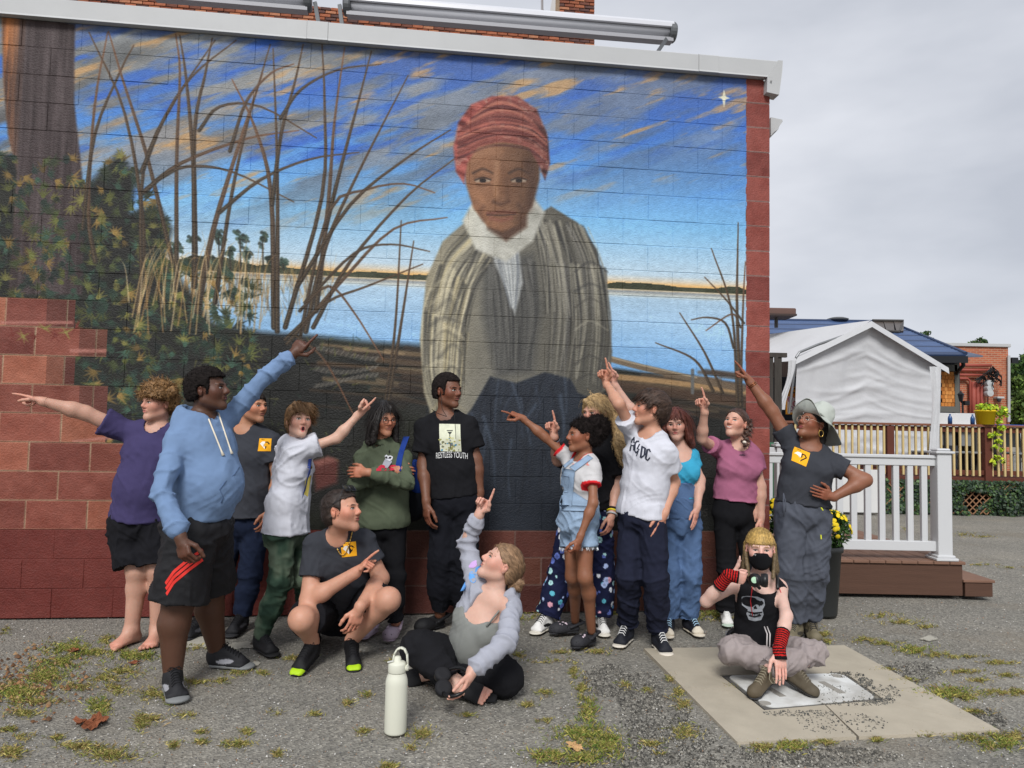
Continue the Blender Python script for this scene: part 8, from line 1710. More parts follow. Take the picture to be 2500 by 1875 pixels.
    for q, f in (('l', (-.95, -.3, 0)), ('r', (-.75, -.75, 0))):
        so = shoe(H, H.J['a' + q], f, L=.25, kind='croc', colr=(46, 46, 50), solec=(44, 44, 47)); mb = MB(); ff = nrm(f); xx = np.cross(ff, (0, 0, 1.0)); b = H.J['a' + q] * 1; b[2] = 0
        for i in range(13): mb.lathe(b + ff * rnd.uniform(.06, .13) + xx * rnd.uniform(-.03, .03) + arr((0, 0, .068 + rnd.uniform(0, .008))), [(0, -.004), (.008, 0), (.006, .006), (0, .008)], 7)
        mb.build('shoe_charm', flat_mat('charm', (214, 196, 206), .5, var=.3, vscale=80), so)
    def ex(T, l, R, kk):
        c = l(0, -.105, .052)
        for i in range(60):
            a, e_ = rnd.uniform(0, 6.28), rnd.uniform(-1.4, 1.5); T.ball(c + (R[0] * math.cos(a) * math.cos(e_) + R[1] * math.sin(a) * math.cos(e_) + R[2] * math.sin(e_)) * .068, rnd.uniform(.018, .030), .006)
        T.ball(c, .075, .01); T.cap(l(.03, -.09, -.02), l(-.03, -.09, -.03), .04, .04, .02)
    def cmb(p, l, x, f, u): return np.stack([noise3(p * 70, 5), noise3(p * 70, 6), noise3(p * 70, 7)], 1)
    hair(H, (26, 21, 20), th=.008, line=(-.018, .95), extra=ex, strands_n=2200, L=.028, comb=cmb, amp=.005, freq=(110, 110, 110), width=.003, lift=.8, wave=.004, rough=.9, back=-.07, rough_m=.85, spec=.12)
def blonde_behind():
    H = Human('blonde person in a black t-shirt and printed navy pyjama trousers behind the overalls', 5.25, .95, 1.02, (194, 150, 130))
    H.j(neck=(1462, 1048), pelvis=(1432, 1234), sl=(1404, 1076, .0), sr=(1506, 1076, 0), hl=(1402, 1252), hr=(1462, 1252))
    H.bone('el', 'sl', 1362, 1124, .29, -1).bone('wl', 'el', 1353, 1064, .24, -1).bone('er', 'sr', 1506, 1180, .29, 0).bone('wr', 'er', 1494, 1254, .25, -1)
    H.on_ground('al', 1337, 1503, .09); H.on_ground('ar', 1465, 1505, .09); H.j(kl=(1372, 1398, -.02), kr=(1466, 1398, -.02))
    H.axes(); H.root(); H.torso(H.B, .155, .15, .165); H.arms(H.B); H.legs(H.B)
    H.hand('l', (-.22, -.1, 1), (.8, -.6, 0), 'R', 'point'); H.hand('r', (-.15, -.2, -1), (-.6, -.8, 0), 'L', 'relax')
    H.head(1455, 1004, -.05, .225, yaw=-38, pitch=-10)
    H.finish(); H.face(iris=(90, 90, 90), brow=(150, 118, 84), gaze=(-.003, -.001), lipc=(192, 112, 106))
    H.tee(cloth('black_cotton', (27, 27, 30)), infl=.022, cw=.165, ww=.165, hw=.17, seed=101, frac=.8, flare=.03, hemc=P(1434, 1238, 5.25))
    pal = [arr(lin(c)) for c in ((92, 108, 176), (160, 176, 214), (164, 206, 208), (216, 160, 176), (90, 170, 190), (216, 220, 228))]
    cs = np.array([[rnd.uniform(-.5, .5), rnd.uniform(-.3, .3), rnd.uniform(0, 1.0)] for _ in range(4600)]); ci = np.array([rnd.choice([0, 0, 0, 1, 1, 2, 2, 3, 4, 5]) for _ in cs]); rs = np.array([rnd.uniform(.009, .024) for _ in cs])
    def C(h_, V, N):
        b = h_.J['pelvis'] * 1; b[2] = 0; q = V - b; out = np.tile(arr(lin((26, 30, 58))), (len(V), 1)); best = np.full(len(V), 9.)
        for i0 in range(0, len(cs), 200):
            d = np.linalg.norm((q[:, None, :] - cs[None, i0:i0 + 200]), axis=2) / rs[None, i0:i0 + 200]; j = d.argmin(1); dm = d[np.arange(len(V)), j]; m_ = (dm < 1) & (dm < best); best[m_] = dm[m_]
            out[m_] = np.array(pal)[ci[i0 + j[m_]]] * (.75 + .4 * (dm[m_] > .5))[:, None]
        return out
    H.pants(flat_mat('pyjama_print', (1, 1, 1), .9, .15, attr=True, bump=.2, bscale=400, crease=.5), 'pyjama_trousers', seed=102, r0=.09, r1=.082, r2=.08, r3=.078, infl=.016, C=C, h=.0065, amp=.007, bottom=.98)
    for q, f in (('l', (-.55, -.9, 0)), ('r', (.05, -1, 0))): shoe(H, H.J['a' + q], f, L=.28, colr=(226, 224, 220), solec=(216, 210, 196), toec=(226, 224, 220), accent=(22, 22, 24), lace=(24, 24, 26), hi=.01)
    mb = MB(); w = H.J['wr']; e_ = H.J['er']; ax = nrm(w - e_); x = np.cross(ax, (0, 1.0, 0)); x = nrm(x); y = np.cross(ax, x)
    for (t, col, nm) in ((-.035, (22, 22, 24), 'wristband'), (-.018, (222, 200, 40), 'wristband'), (.006, (176, 178, 180), 'watch')):
        MB().tube([w + ax * t + (x * math.cos(a) + y * math.sin(a)) * .034 for a in np.linspace(0, 6.283, 15)], .0065, 6, caps=False).build(nm, flat_mat('wb_%d' % col[0], col, .5), H.R, smooth=True)
    w = H.J['wl']; ax = nrm(w - H.J['el']); x = nrm(np.cross(ax, (0, 1.0, 0))); y = np.cross(ax, x)
    for t, col in ((-.02, (20, 20, 22)), (-.033, (150, 160, 170))): MB().tube([w + ax * t + (x * math.cos(a) + y * math.sin(a)) * .032 for a in np.linspace(0, 6.283, 15)], .004, 6, caps=False).build('bracelet', flat_mat('wb_%d' % col[0], col, .5), H.R, smooth=True)
    def ex(T, l, R, kk):
        a = P(1500, 1010, 5.28); pts = [l(.03, -.08, .03), P(1497, 1015, 5.24), P(1508, 1050, 5.14), P(1505, 1085, 5.08), P(1510, 1118, 5.06)]
        for i, (p, q) in enumerate(zip(pts[:-1], pts[1:])): T.cap(p, q, (.04, .036, .03, .024)[i], (.036, .032, .026, .010)[i], .01)
        T.cap(l(-.03, .075, .085), l(-.07, .06, .0), .016, .008, .01)
    def cmb(p, l, x, f, u): return -u * .8 + x * .35 - f * .3 + .35 * np.stack([noise3(p * 40, 5), noise3(p * 40, 6), noise3(p * 40, 7)], 1)
    hair(H, (168, 140, 98), th=.013, line=(-.015, .9), extra=ex, strands_n=1800, L=.09, comb=cmb, amp=.006, freq=(60, 30, 60), width=.004, lift=.2, wave=.007, rough=.25, back=-.07)

def acdc_boy():
    H = Human('boy in a white t-shirt lettered AC/DC with navy trousers pointing up', 4.75, .97, .95, (190, 142, 118))
    H.j(neck=(1592, 1052), pelvis=(1566, 1246), sl=(1552, 1062, .10), sr=(1632, 1084, -.10), hl=(1540, 1272, .04), hr=(1592, 1276, -.06))
    H.bone('el', 'sl', 1511, 986, .29, -1).bone('wl', 'el', 1481, 938, .24, 1).bone('er', 'sr', 1646, 1178, .29, 1).bone('wr', 'er', 1622, 1254, .25, -1)
    H.on_ground('al', 1533, 1530, .09); H.on_ground('ar', 1606, 1545, .09); H.j(kl=(1534, 1408, -.02), kr=(1600, 1416, -.08))
    H.axes(); H.root(); H.torso(H.B, .155, .135, .15); H.arms(H.B, r_up=.043, r_el=.038); H.legs(H.B)
    H.hand('l', (-.22, -.1, 1), (.75, -.5, -.1), 'R', 'point'); H.hand('r', (-.35, -.15, -.9), (-.75, -.6, .2), 'L', 'flat', .95)
    H.head(1588, 997, -.03, .226, yaw=-74, pitch=8, jaw=.98)
    H.finish(); H.face(iris=(50, 36, 28), brow=(52, 38, 30), gaze=(-.003, .002), mouth='smirk', lipc=(190, 116, 106))
    H.tee(cloth('white_cotton', (200, 201, 209)), infl=.014, frac=.60, flare=.024, cw=.158, ww=.15, hw=.158, wd=.11, seed=111, hemc=P(1566, 1262, 4.75), amp=.007, h=.0075)
    dk = flat_mat('print_navy', (44, 48, 62), .85)
    def glyph(pl, dx=0, dy=0):
        for pts in pl:
            mb = []
            V = []; F = []
            for (x0, y0, x1, y1, w_) in pts:
                d = nrm((x1 - x0, y1 - y0)); nx_, ny_ = -d[1] * w_ / 2, d[0] * w_ / 2; n = 5; b = len(V)
                for k in range(n + 1):
                    t = k / n; V += [(x0 + (x1 - x0) * t + nx_, y0 + (y1 - y0) * t + ny_), (x0 + (x1 - x0) * t - nx_, y0 + (y1 - y0) * t - ny_)]
                F += [(b + 2 * k, b + 2 * k + 1, b + 2 * k + 3, b + 2 * k + 2) for k in range(n)]
            V = [((x - 1562) / 379, -(y - 1100) / 379) for x, y in V]
            H.decal('t_shirt', 'lettering', V, F, dk, P(1562, 1100, 4.5), (1, 0, 0), (0, 0, 1), (-.15, -1, 0), .003)
    # A, C, bolt, D, C in square-cut heavy letters, falling to the right (photo coordinates of the strokes)
    A = [(1540, 1104, 1545, 1078, 3.4), (1545, 1078, 1550, 1072, 3.4), (1550, 1070, 1549, 1102, 3.2), (1542, 1090, 1549, 1091, 2.4)]
    Cc = [(1562, 1080, 1557, 1080, 4), (1557, 1079, 1551.5, 1086, 3.6), (1552, 1086, 1551, 1102, 4), (1551, 1102, 1555, 1108, 3.2), (1554, 1108, 1559, 1102, 3)]
    B = [(1563, 1086, 1557, 1098, 3), (1557, 1097, 1562, 1099, 2.4), (1562, 1098, 1555, 1115, 2.2)]
    D = [(1569, 1091, 1565, 1118, 4.4), (1567, 1091, 1576, 1096, 3.4), (1576, 1095, 1574, 1112, 4.4), (1574, 1112, 1565, 1119, 3.4)]
    E = [(1588, 1104, 1585, 1097, 3.2), (1586, 1098, 1581, 1099, 3.4), (1581, 1098, 1577, 1120, 4.6), (1577, 1120, 1582, 1124, 3.2), (1581, 1125, 1587, 1117, 3)]
    glyph([A, Cc, B, D, E])
    H.pants(cloth('navy_chino', (33, 36, 52)), 'trousers', seed=112, r0=.088, r1=.076, r2=.068, r3=.062, infl=.014, amp=.008, hw=.16, hd=.125, bottom=.97)
    for q, f in (('l', (-.5, -.95, 0)), ('r', (.12, -1, 0))): shoe(H, H.J['a' + q], f, L=.285, colr=(28, 30, 38), solec=(214, 206, 192), lace=(232, 232, 230), accent=None, hi=.03)
    def ex(T, l, R, kk):
        for i in range(10):
            t = -1 + i / 4.5; T.cap(l(.05 * t, .03, .10), l(.070 * t, .098 - .018 * abs(t), .055 + .004 * (i % 3)), .022 * kk, .012 * kk, .008)
        for s_ in (-1, 1): T.cap(l(.072 * s_, .03, .05), l(.083 * s_, .028, .01), .022 * kk, .014 * kk, .01)
        T.cap(l(0, -.08, .03), l(0, -.085, -.05), .055 * kk, .045 * kk, .02)
    def cmb(p, l, x, f, u): return -u * .75 + f * .75
    hair(H, (62, 46, 37), th=.021, line=(-.012, .80), extra=ex, strands_n=1500, L=.05, comb=cmb, amp=.004, freq=(110, 30, 110), width=.0035, lift=.03, rough=.08, back=-.08)

def girl_blue():
    H = Human('auburn-haired girl in a turquoise top and blue denim overalls pointing up', 5.15, .92, .98, (196, 154, 136))
    H.j(neck=(1654, 1082), pelvis=(1654, 1262), sl=(1611, 1096, .05), sr=(1692, 1100), hl=(1632, 1284), hr=(1684, 1284))
    H.bone('el', 'sl', 1556, 1022, .27, -1).bone('wl', 'el', 1501, 940, .24, 1).bone('er', 'sr', 1709, 1172, .28, 0).bone('wr', 'er', 1702, 1238, .24, -1)
    H.on_ground('al', 1633, 1512, .09); H.on_ground('ar', 1680, 1508, .09); H.j(kl=(1632, 1405, -.02), kr=(1684, 1402, -.02))
    H.axes(); H.root(); H.torso(H.B, .145, .13, .16, bust=.8); H.arms(H.B, r_el=.037); H.legs(H.B)
    H.hand('l', (-.42, 0, .9), (.8, -.5, .2), 'R', 'point'); H.hand('r', (-.2, -.2, -1), (-.6, -.8, 0), 'L', 'flat', .9)
    H.head(1651, 1036, -.04, .216, yaw=-6, pitch=-3, roll=4, jaw=.97, lips=1.1)
    H.finish(); H.face(iris=(52, 38, 30), brow=(48, 32, 26), gaze=(.001, 0), lipc=(192, 104, 100), thick=1.2)
    H.tee(cloth('turquoise_jersey', (60, 156, 190)), infl=.008, frac=.5, flare=.004, cw=.15, ww=.135, hw=.16, bust=.9, seed=121, hole=(.105, .05, .05), amp=.004, hemc=P(1654, 1216, 5.15))
    dn = flat_mat('mid_denim', (82, 106, 142), .9, .15, var=.25, vscale=5, bump=.4, bscale=500, crease=.5)
    H.pants(dn, 'denim_overalls', seed=122, r0=.086, r1=.078, r2=.078, r3=.078, infl=.014, top=.16, amp=.008, hw=.158, hd=.125, bottom=.95)
    T = Sdf(); H.torso(T, .15, .135, .16, infl=.020, bust=.8); T.plane(lerp(H.J['neck'], H.J['pelvis'], .52), H.up); T.plane(H.J['pelvis'], -H.up); T.plane(lerp(H.J['neck'], H.J['pelvis'], .5) + H.lat * .09, nrm(H.lat + H.up * .9)); T.plane(H.J['pelvis'], -H.fw)
    H.garment('bib', T, dn, seed=123, amp=.004)
    for q, f in (('l', (-.25, -1, 0)), ('r', (.25, -1, 0))): shoe(H, H.J['a' + q], f, L=.265, colr=(30, 32, 40), solec=(206, 196, 178), toec=(206, 196, 178), lace=(170, 205, 228), hi=.04)
    def ex(T, l, R, kk):
        for s_ in (-1, 1):
            T.cap(l(.06 * s_, .03, .06), l(.092 * s_, .03, -.10), .022 * kk, .022 * kk, .02); T.cap(l(.07 * s_, -.04, .03), l(.095 * s_, -.03, -.15), .035 * kk, .03 * kk, .02)
        for i in range(7): t = -1 + i / 3; T.cap(l(.045 * t, .05, .095), l(.062 * t, .093 - .02 * abs(t), .048 - .012 * abs(t)), .016 * kk, .007 * kk, .005)
        T.cap(l(0, -.06, 0), l(0, -.06, -.13), .06, .05, .03)
    hair(H, (92, 48, 38), th=.014, line=(-.02, .95), extra=ex, strands_n=1500, L=lambda p: np.clip((p - H.hl(0, 0, -.13)) @ H.hu, .03, .2) * np.where((p - H.hc) @ H.hf > .05, .25, 1), comb=down_comb(.5, -.1), amp=.004, freq=(100, 16, 100), width=.0035, lift=.02, rough=.06, seg=6, earcut=False)

def girl_pink():
    H = Human('smiling woman with a side braid in a pink t-shirt and black leggings pointing up', 5.4, .95, .98, (200, 156, 136))
    H.j(neck=(1806, 1080), pelvis=(1793, 1246), sl=(1752, 1094, .02), sr=(1846, 1100, -.02), hl=(1770, 1266), hr=(1820, 1266))
    H.bone('el', 'sl', 1713, 1072, .27, -1).bone('wl', 'el', 1720, 1004, .23, -1).bone('er', 'sr', 1857, 1188, .28, 0).bone('wr', 'er', 1858, 1262, .25, 0)
    H.on_ground('al', 1772, 1488, .09); H.on_ground('ar', 1834, 1488, .09); H.j(kl=(1774, 1392, -.03), kr=(1832, 1392, -.03))
    H.axes(); H.root(); H.torso(H.B, .14, .135, .165, bust=.8); H.arms(H.B, r_el=.037); H.legs(H.B)
    H.hand('l', (-.30, -.1, 1), (.7, -.7, 0), 'R', 'point'); H.hand('r', (0, -.1, -1), (-.5, -.8, 0), 'L', 'relax')
    H.head(1797, 1034, -.04, .222, yaw=-26, pitch=16, roll=-3, jaw=.98)
    H.finish(); H.face(iris=(60, 48, 40), brow=(70, 50, 40), gaze=(.002, .003), mouth='smile', lipc=(206, 118, 112))
    H.tee(cloth('rose_cotton', (160, 98, 124)), infl=.013, frac=.5, flare=.014, cw=.145, ww=.148, hw=.165, bust=.9, seed=131, hemc=P(1793, 1222, 5.4), amp=.005, joints=())
    V, F = poly2([(-.024, -.002), (-.012, .004), (-.002, .002), (.004, .006), (.012, .002), (.024, -.003), (0, -.004)]); H.decal('t_shirt', 'chest_print', V, F, flat_mat('print_navy', (44, 48, 62), .85), P(1822, 1112, 5.2), (1, 0, 0), (-.1, 0, 1), (0, -1, 0), .003)
    H.pants(cloth('black_leggings', (24, 24, 27)), 'leggings', seed=132, r0=.085, r1=.060, r2=.062, r3=.074, infl=.008, amp=.003, hw=.165, hd=.12, top=.08)
    for q, f in (('l', (-.2, -1, 0)), ('r', (.2, -1, 0))): shoe(H, H.J['a' + q], f, L=.26, colr=(226, 224, 220), solec=(190, 206, 190), lace=(232, 232, 230))
    def ex(T, l, R, kk):
        pts = [l(.05, -.06, .06), l(.088, -.03, .0), l(.10, -.01, -.06), P(1818, 1072, 5.26), P(1816, 1094, 5.2)]; q_ = []
        for a, b in zip(pts[:-1], pts[1:]):
            for t in (0, .33, .66): q_.append(lerp(a, b, t))
        for i, p in enumerate(q_): s_ = .011 if i % 2 else -.011; T.ell(p + R[0] * s_, [nrm(R[0] + R[2] * (.8 if i % 2 else -.8)), R[1], nrm(R[2] - R[0] * (.8 if i % 2 else -.8))], (.022, .018, .013), .003)
        MB().tube([P(1818, 1079, 5.235), P(1817, 1083, 5.225)], .013, 8).build('hair_tie', flat_mat('tie', (215, 205, 190)), H.R)
    def cmb(p, l, x, f, u): return x * .5 - f * .5 - u * .4
    hair(H, (72, 50, 40), th=.007, line=(-.01, 1.0), extra=ex, strands_n=800, L=.04, comb=cmb, amp=.002, freq=(120, 20, 120), width=.003, lift=.05, rough=.1, back=-.07, spec=.45, rough_m=.45)

def woman_hat():
    H = Human('woman in a pale sun hat and all-grey outfit pointing up, hand on hip', 5.1, .98, 1.1, (134, 88, 66))
    H.j(neck=(1978, 1082), pelvis=(1958, 1240), sl=(1934, 1082, .04), sr=(2032, 1114, -.04), hl=(1930, 1268), hr=(1990, 1268))
    H.bone('el', 'sl', 1885, 1004, .30, 0).bone('wl', 'el', 1829, 930, .27, 0).bone('er', 'sr', 2112, 1172, .30, 0).bone('wr', 'er', 2034, 1214, .26, -1)
    H.on_ground('al', 1944, 1518, .10); H.on_ground('ar', 1978, 1514, .10); H.j(kl=(1930, 1392, -.03), kr=(1986, 1392, -.03))
    H.axes(); H.root(); H.torso(H.B, .155, .15, .185, bust=1.2, belly=.02); H.arms(H.B, r_up=.048, r_el=.040); H.legs(H.B, r0=.095)
    H.hand('l', (-.55, 0, .85), (-.3, -.9, .0), 'R', 'point'); H.hand('r', (-.95, -.25, .28), (.1, -.2, 1), 'L', 'flat', .95)
    H.head(1985, 1036, -.04, .228, yaw=-44, pitch=22, roll=-4, nose=1.15, lips=1.25)
    H.finish(); H.face(iris=(40, 26, 20), brow=(30, 22, 18), gaze=(-.003, .002), lipc=(160, 82, 84))
    glasses(H, (190, 160, 140), r=.022, th=.0013)
    H.tee(TEE_GREY(), infl=.012, cw=.16, ww=.158, hw=.182, bust=1.3, belly=.02, seed=141, frac=.5, flare=.016, hemc=P(1958, 1232, 5.1), hole=(.072, .015, .04), amp=.005)
    logo_badge(H, 't_shirt', P(1971, 1117, 4.85), (1, 0, -.05), (0, 0, 1), (-.1, -1, 0), .095, -22)
    H.pants(cloth('slate_nylon', (74, 78, 88), rough=.75, spec=.3), 'cargo_trousers', seed=142, r0=.096, r1=.078, r2=.070, r3=.066, infl=.014, amp=.010, hw=.185, hd=.14, top=.05, bottom=.96)
    mb = MB(); mb.tube([P(1913, 1204, 4.93), P(1912, 1235, 4.90), P(1914, 1262, 4.90)], .004, 6); mb.tube([P(1913, 1204, 4.93), P(1919, 1232, 4.90), P(1918, 1250, 4.90)], .004, 6); mb.build('drawcord', cloth('slate_nylon', (74, 78, 88)), H.R, smooth=True)
    for a, b in (((2004, 1238), (2009, 1246)), ((2004, 1306), (2005, 1316))):
        pts = []
        for q in (a, b):
            r_ = nrm(ray(*q)); h_ = H.bvh['cargo_trousers'].ray_cast(Vector(CAM), Vector(r_))[0]
            pts.append(arr(h_) - r_ * .004 if h_ is not None else P(q[0], q[1], 4.98))
        MB().tube(pts, .0045, 6).build('zip_pull', flat_mat('zip_yellow', (222, 226, 60), .6), H.R)
    for q, f in (('l', (-.55, -.8, 0)), ('r', (-.2, -1, 0))): shoe(H, H.J['a' + q], f, L=.28, kind='boot', colr=(112, 104, 84), solec=(58, 55, 50), lace=(40, 40, 38), accent=(60, 56, 48), wide=1.15, drop=.097)
    w = H.J['wl']; ax = nrm(w - H.J['el']); x = nrm(np.cross(ax, (0, 1.0, 0))); y = np.cross(ax, x)
    for t in (-.03, -.042): MB().tube([w + ax * t + (x * math.cos(a) + y * math.sin(a)) * .036 for a in np.linspace(0, 6.283, 15)], .0032, 6, caps=False).build('bracelet', flat_mat('copper', (150, 92, 58), .3, metal=.8), H.R, smooth=True)
    MB().tube([H.hl(.083, -.005, -.035) + arr((.016 * math.sin(a), 0, -.022 + .022 * math.cos(a))) for a in np.linspace(0, 6.283, 13)], .003, 6, caps=False).build('earring', flat_mat('gold', (200, 165, 90), .3, .5, metal=.9), H.R, smooth=True)
    def cmb(p, l, x, f, u): return -u - f * .5
    def ex(T, l, R, kk): T.cap(l(.01, -.07, -.02), l(.02, -.10, -.085), .045, .03, .02)
    hair(H, (24, 20, 19), th=.006, line=(-.02, .98), extra=ex, strands_n=300, L=.03, comb=cmb, amp=.002, back=-.07)
    l = H.hl; V = []; na, nr = 40, 9
    prof = [(.098, .060), (.103, .048)]
    for s_ in (0, 1):
        for i in range(nr):
            t = i / (nr - 1)
            for k in range(na):
                a = 2 * math.pi * k / na; ca, sa = math.cos(a), math.sin(a)   # ca: forward
                r_ = .092 + t * (.085 + .035 * max(0, -ca)); z = .052 - .03 * t - max(0, ca) ** 2 * (-.115 * t ** 1.2) - max(0, -ca) * .085 * t - abs(sa) * .025 * t + .008 * math.sin(a * 5) * t
                V.append(l(r_ * .92 * sa, -.01 + r_ * 1.08 * ca * (1 - .25 * t * max(0, ca)), z + .004 * s_))
    F = []
    for s_ in (0, 1):
        b = s_ * nr * na
        for i in range(nr - 1):
            for k in range(na):
                f = (b + i * na + k, b + i * na + (k + 1) % na, b + (i + 1) * na + (k + 1) % na, b + (i + 1) * na + k); F.append(f if s_ else f[::-1])
    for k in range(na): F.append(((nr - 1) * na + k, (nr - 1) * na + (k + 1) % na, 2 * nr * na - na + (k + 1) % na, 2 * nr * na - na + k))
    hm = cloth('pale_sage_hat', (180, 185, 177), var=.06); T = Sdf(); kk = H.hk
    T.ecap(l(0, -.02, .045), l(0, -.045, .100), (.088, .106), (.078, .088), H.hx, .02, fa=True); V2, Q2 = T.mesh(.006); N2 = vnormals(V2, Q2); V2 = V2 + N2 * (.004 * noise3(V2 * 30))[:, None]
    hat = obj('sun_hat', np.concatenate([V2, V]), [tuple(q) for q in Q2] + [tuple(i + len(V2) for i in f) for f in F], hm, H.R)
    H.bvh['hat'] = BVHTree.FromPolygons(V2.tolist(), Q2.tolist()); 

def masked_person():
    H = Human('person in a black face mask, skull tank top and striped arm warmers sitting cross-legged', 4.3, .93, .92, (206, 170, 156))
    H.j(neck=(1858, 1408, -.0), pelvis=(1852, 1566, .06), sl=(1800, 1422), sr=(1910, 1420), hl=(1826, 1578, .05), hr=(1880, 1578, .05))
    H.bone('el', 'sl', 1724, 1468, .27, -1).bone('wl', 'el', 1779, 1404, .23, -1).bone('er', 'sr', 1920, 1504, .27, -1).bone('wr', 'er', 1902, 1586, .24, -1)
    H.j(kl=(1786, 1588, -.16), kr=(1990, 1594, -.14), al=(1934, 1628, -.20), ar=(1878, 1632, -.30))
    H.axes(); H.root(); H.torso(H.B, .145, .13, .15, sh=.05); H.arms(H.B, r_up=.042, r_el=.035, r_wr=.026); H.legs(H.B, r0=.072, r1=.045, r2=.046, r3=.034)
    H.hand('l', (.85, -.25, -.12), (-.25, -.1, 1), 'R', 'thumb'); H.hand('r', (0, -.35, -1), (-.9, -.3, .1), 'L', 'flat')
    H.head(1856, 1340, -.04, .225, yaw=3, pitch=2, jaw=.95)
    H.finish(); H.face(iris=(80, 80, 78), brow=(150, 110, 80), look=.7, lipc=(200, 130, 120))
    T = Sdf(); l = H.hl; R = [H.hx, H.hf, H.hu]; kk = H.hk
    T.ell(l(0, .026, -.045), R, (.068 * kk, .078 * kk, .078 * kk), .01); T.cap(l(0, .10, -.03), l(0, .085, -.08), .026 * kk, .03 * kk, .03)
    T.plane(l(0, .10, -.012), nrm(H.hu - H.hf * .12), .004); T.plane(l(0, .012, 0), -H.hf); T.plane(l(0, 0, -.118), -H.hu)
    H.garment('face_mask', T, cloth('black_mask', (20, 20, 23)), .004, amp=.0012, seed=5)
    V, F = text_mesh('Mary', .014); H.decal('face_mask', 'mask_tag', V, F, flat_mat('print_white', (228, 228, 226), .8), l(-.042, .1, -.022), H.hx, H.hu, H.hf, .002)
    mb = MB()
    for q in (-1, 1): mb.tube([l(.064 * q, .02, -.02), l(.082 * q, -.01, .012), l(.085 * q, -.02, -.01), l(.062 * q, .02, -.07)], .0018, 5)
    mb.build('ear_loop', flat_mat('cable_black', (14, 14, 15), .5), H.R, smooth=True)
    # tank top
    T = Sdf(); H.torso(T, .145, .135, .15, .10, .095, .11, .010, 0, .4, sh=.045); nk = H.J['neck']; pv = H.J['pelvis']
    T.plane(pv - H.up * .0, -H.up); T.ball(nk + H.up * .01 + H.fw * .05, .088, .01, op=1)
    for q in (-1, 1): T.cap(nk - H.up * .12 + H.lat * .165 * q, nk + H.up * .03 + H.lat * .150 * q, .036, .055, .01, op=1)
    H.garment('tank_top', T, cloth('black_cotton', (27, 27, 30)), .007, amp=.003, seed=151)
    wt, bk = flat_mat('skull_grey', (148, 152, 158), .9, var=.3, vscale=60), flat_mat('skull_dark', (22, 22, 25), .9)
    def sk(nm, pts, m, o):
        V, F = poly2([((x - 1857) / 420, -(y - 1500) / 420) for x, y in pts]); H.decal('tank_top', nm, V, F, m, P(1857, 1500, 4.1), (1, 0, 0), (0, 0, 1), (0, -1, 0), o)
    sk('skull_print', [(1832, 1474), (1845, 1470), (1865, 1470), (1879, 1475), (1881, 1488), (1876, 1500), (1880, 1512), (1876, 1526), (1862, 1530), (1848, 1527), (1841, 1512), (1844, 1502), (1831, 1492)], wt, .0028)
    for pts in ([(1835, 1480), (1846, 1478), (1853, 1484), (1850, 1490), (1838, 1488)], [(1862, 1482), (1874, 1478), (1878, 1483), (1874, 1489), (1864, 1488)], [(1856, 1494), (1860, 1490), (1864, 1498), (1856, 1499)], [(1842, 1505), (1858, 1508), (1876, 1504), (1876, 1507), (1858, 1512), (1843, 1508)], [(1846, 1514), (1860, 1516), (1875, 1512), (1874, 1515), (1860, 1520), (1848, 1518)]): sk('skull_hollow', pts, bk, .0042)
    for i in range(5): sk('tooth_gap', [(1849 + i * 5, 1506), (1850.2 + i * 5, 1506), (1850.4 + i * 5, 1517), (1849.4 + i * 5, 1517)], bk, .0046)
    # belt, trousers
    mb = MB(); st = MB()
    ring = [pv + H.up * .02 + H.lat * .172 * math.cos(a) + H.fw * .137 * math.sin(a) for a in np.linspace(0, 2 * math.pi, 33)]
    H.pants(cloth('stone_cargo', (150, 140, 138), rough=.9), 'cargo_trousers', seed=152, r0=.084, r1=.074, r2=.064, r3=.062, infl=.012, amp=.011, hw=.16, hd=.125, top=.02, bottom=1.08)
    mb.tube(ring, .014, 6, caps=False); b = mb.build('belt', flat_mat('belt_black', (18, 18, 20), .5), H.R, smooth=True)
    for i in range(30):
        a = 2 * math.pi * i / 30; p = pv + H.up * .02 + H.lat * .187 * math.cos(a) + H.fw * .152 * math.sin(a); st.lathe(p, [(0, -.004), (.0045, -.002), (.0045, .002), (0, .004)], 6); st.lathe(p + H.up * .011, [(0, -.004), (.0045, -.002), (.0045, .002), (0, .004)], 6)
    st.build('stud', flat_mat('steel', (190, 190, 195), .3, .5, metal=.9), b)
    mb = MB()
    for dx in (0, 7): mb.tube([P(1866 + dx, 1530, 4.17), P(1873 + dx, 1548, 4.12), P(1872 + dx, 1580, 4.10)], .0035, 6)
    mb.build('drawcord', flat_mat('cord_grey', (196, 190, 188), .9), H.R, smooth=True)
    # striped arm warmers
    for q, t0, t1, toh in (('l', .55, 1.0, .055), ('r', .45, 1.0, .05)):
        e_, w = H.J['e' + q], H.J['w' + q]; a = lerp(e_, w, t0); ax = nrm(w - e_); hd = {'l': nrm((.85, -.25, -.12)), 'r': nrm((0, -.35, -1))}[q]
        T = Sdf(); T.cap(a, w, .040 * H.S, .033 * H.S, .01, fa=True); T.cap(w, w + hd * toh, .034 * H.S, .040 * H.S, .012, fb=True)
        ph = 0
        def C(h_, V, N, a=a, ax=ax, w=w, hd=hd):
            t = np.where((V - w) @ ax < 0, (V - a) @ ax, np.linalg.norm(w - a) + (V - w) @ hd); s_ = (t % .0135) < .0055; c = np.where(s_[:, None], arr(lin((196, 38, 34))), arr(lin((24, 22, 24)))); L_ = np.linalg.norm(w - a) + toh
            c[(t < .012) | (t > L_ - .012)] = lin((24, 22, 24)); return c
        H.garment('arm_warmer', T, flat_mat('striped_knit', (1, 1, 1), .95, .1, attr=True, bump=.3, bscale=300), .0038, amp=.0015, seed=15, C=C, smooth=0)
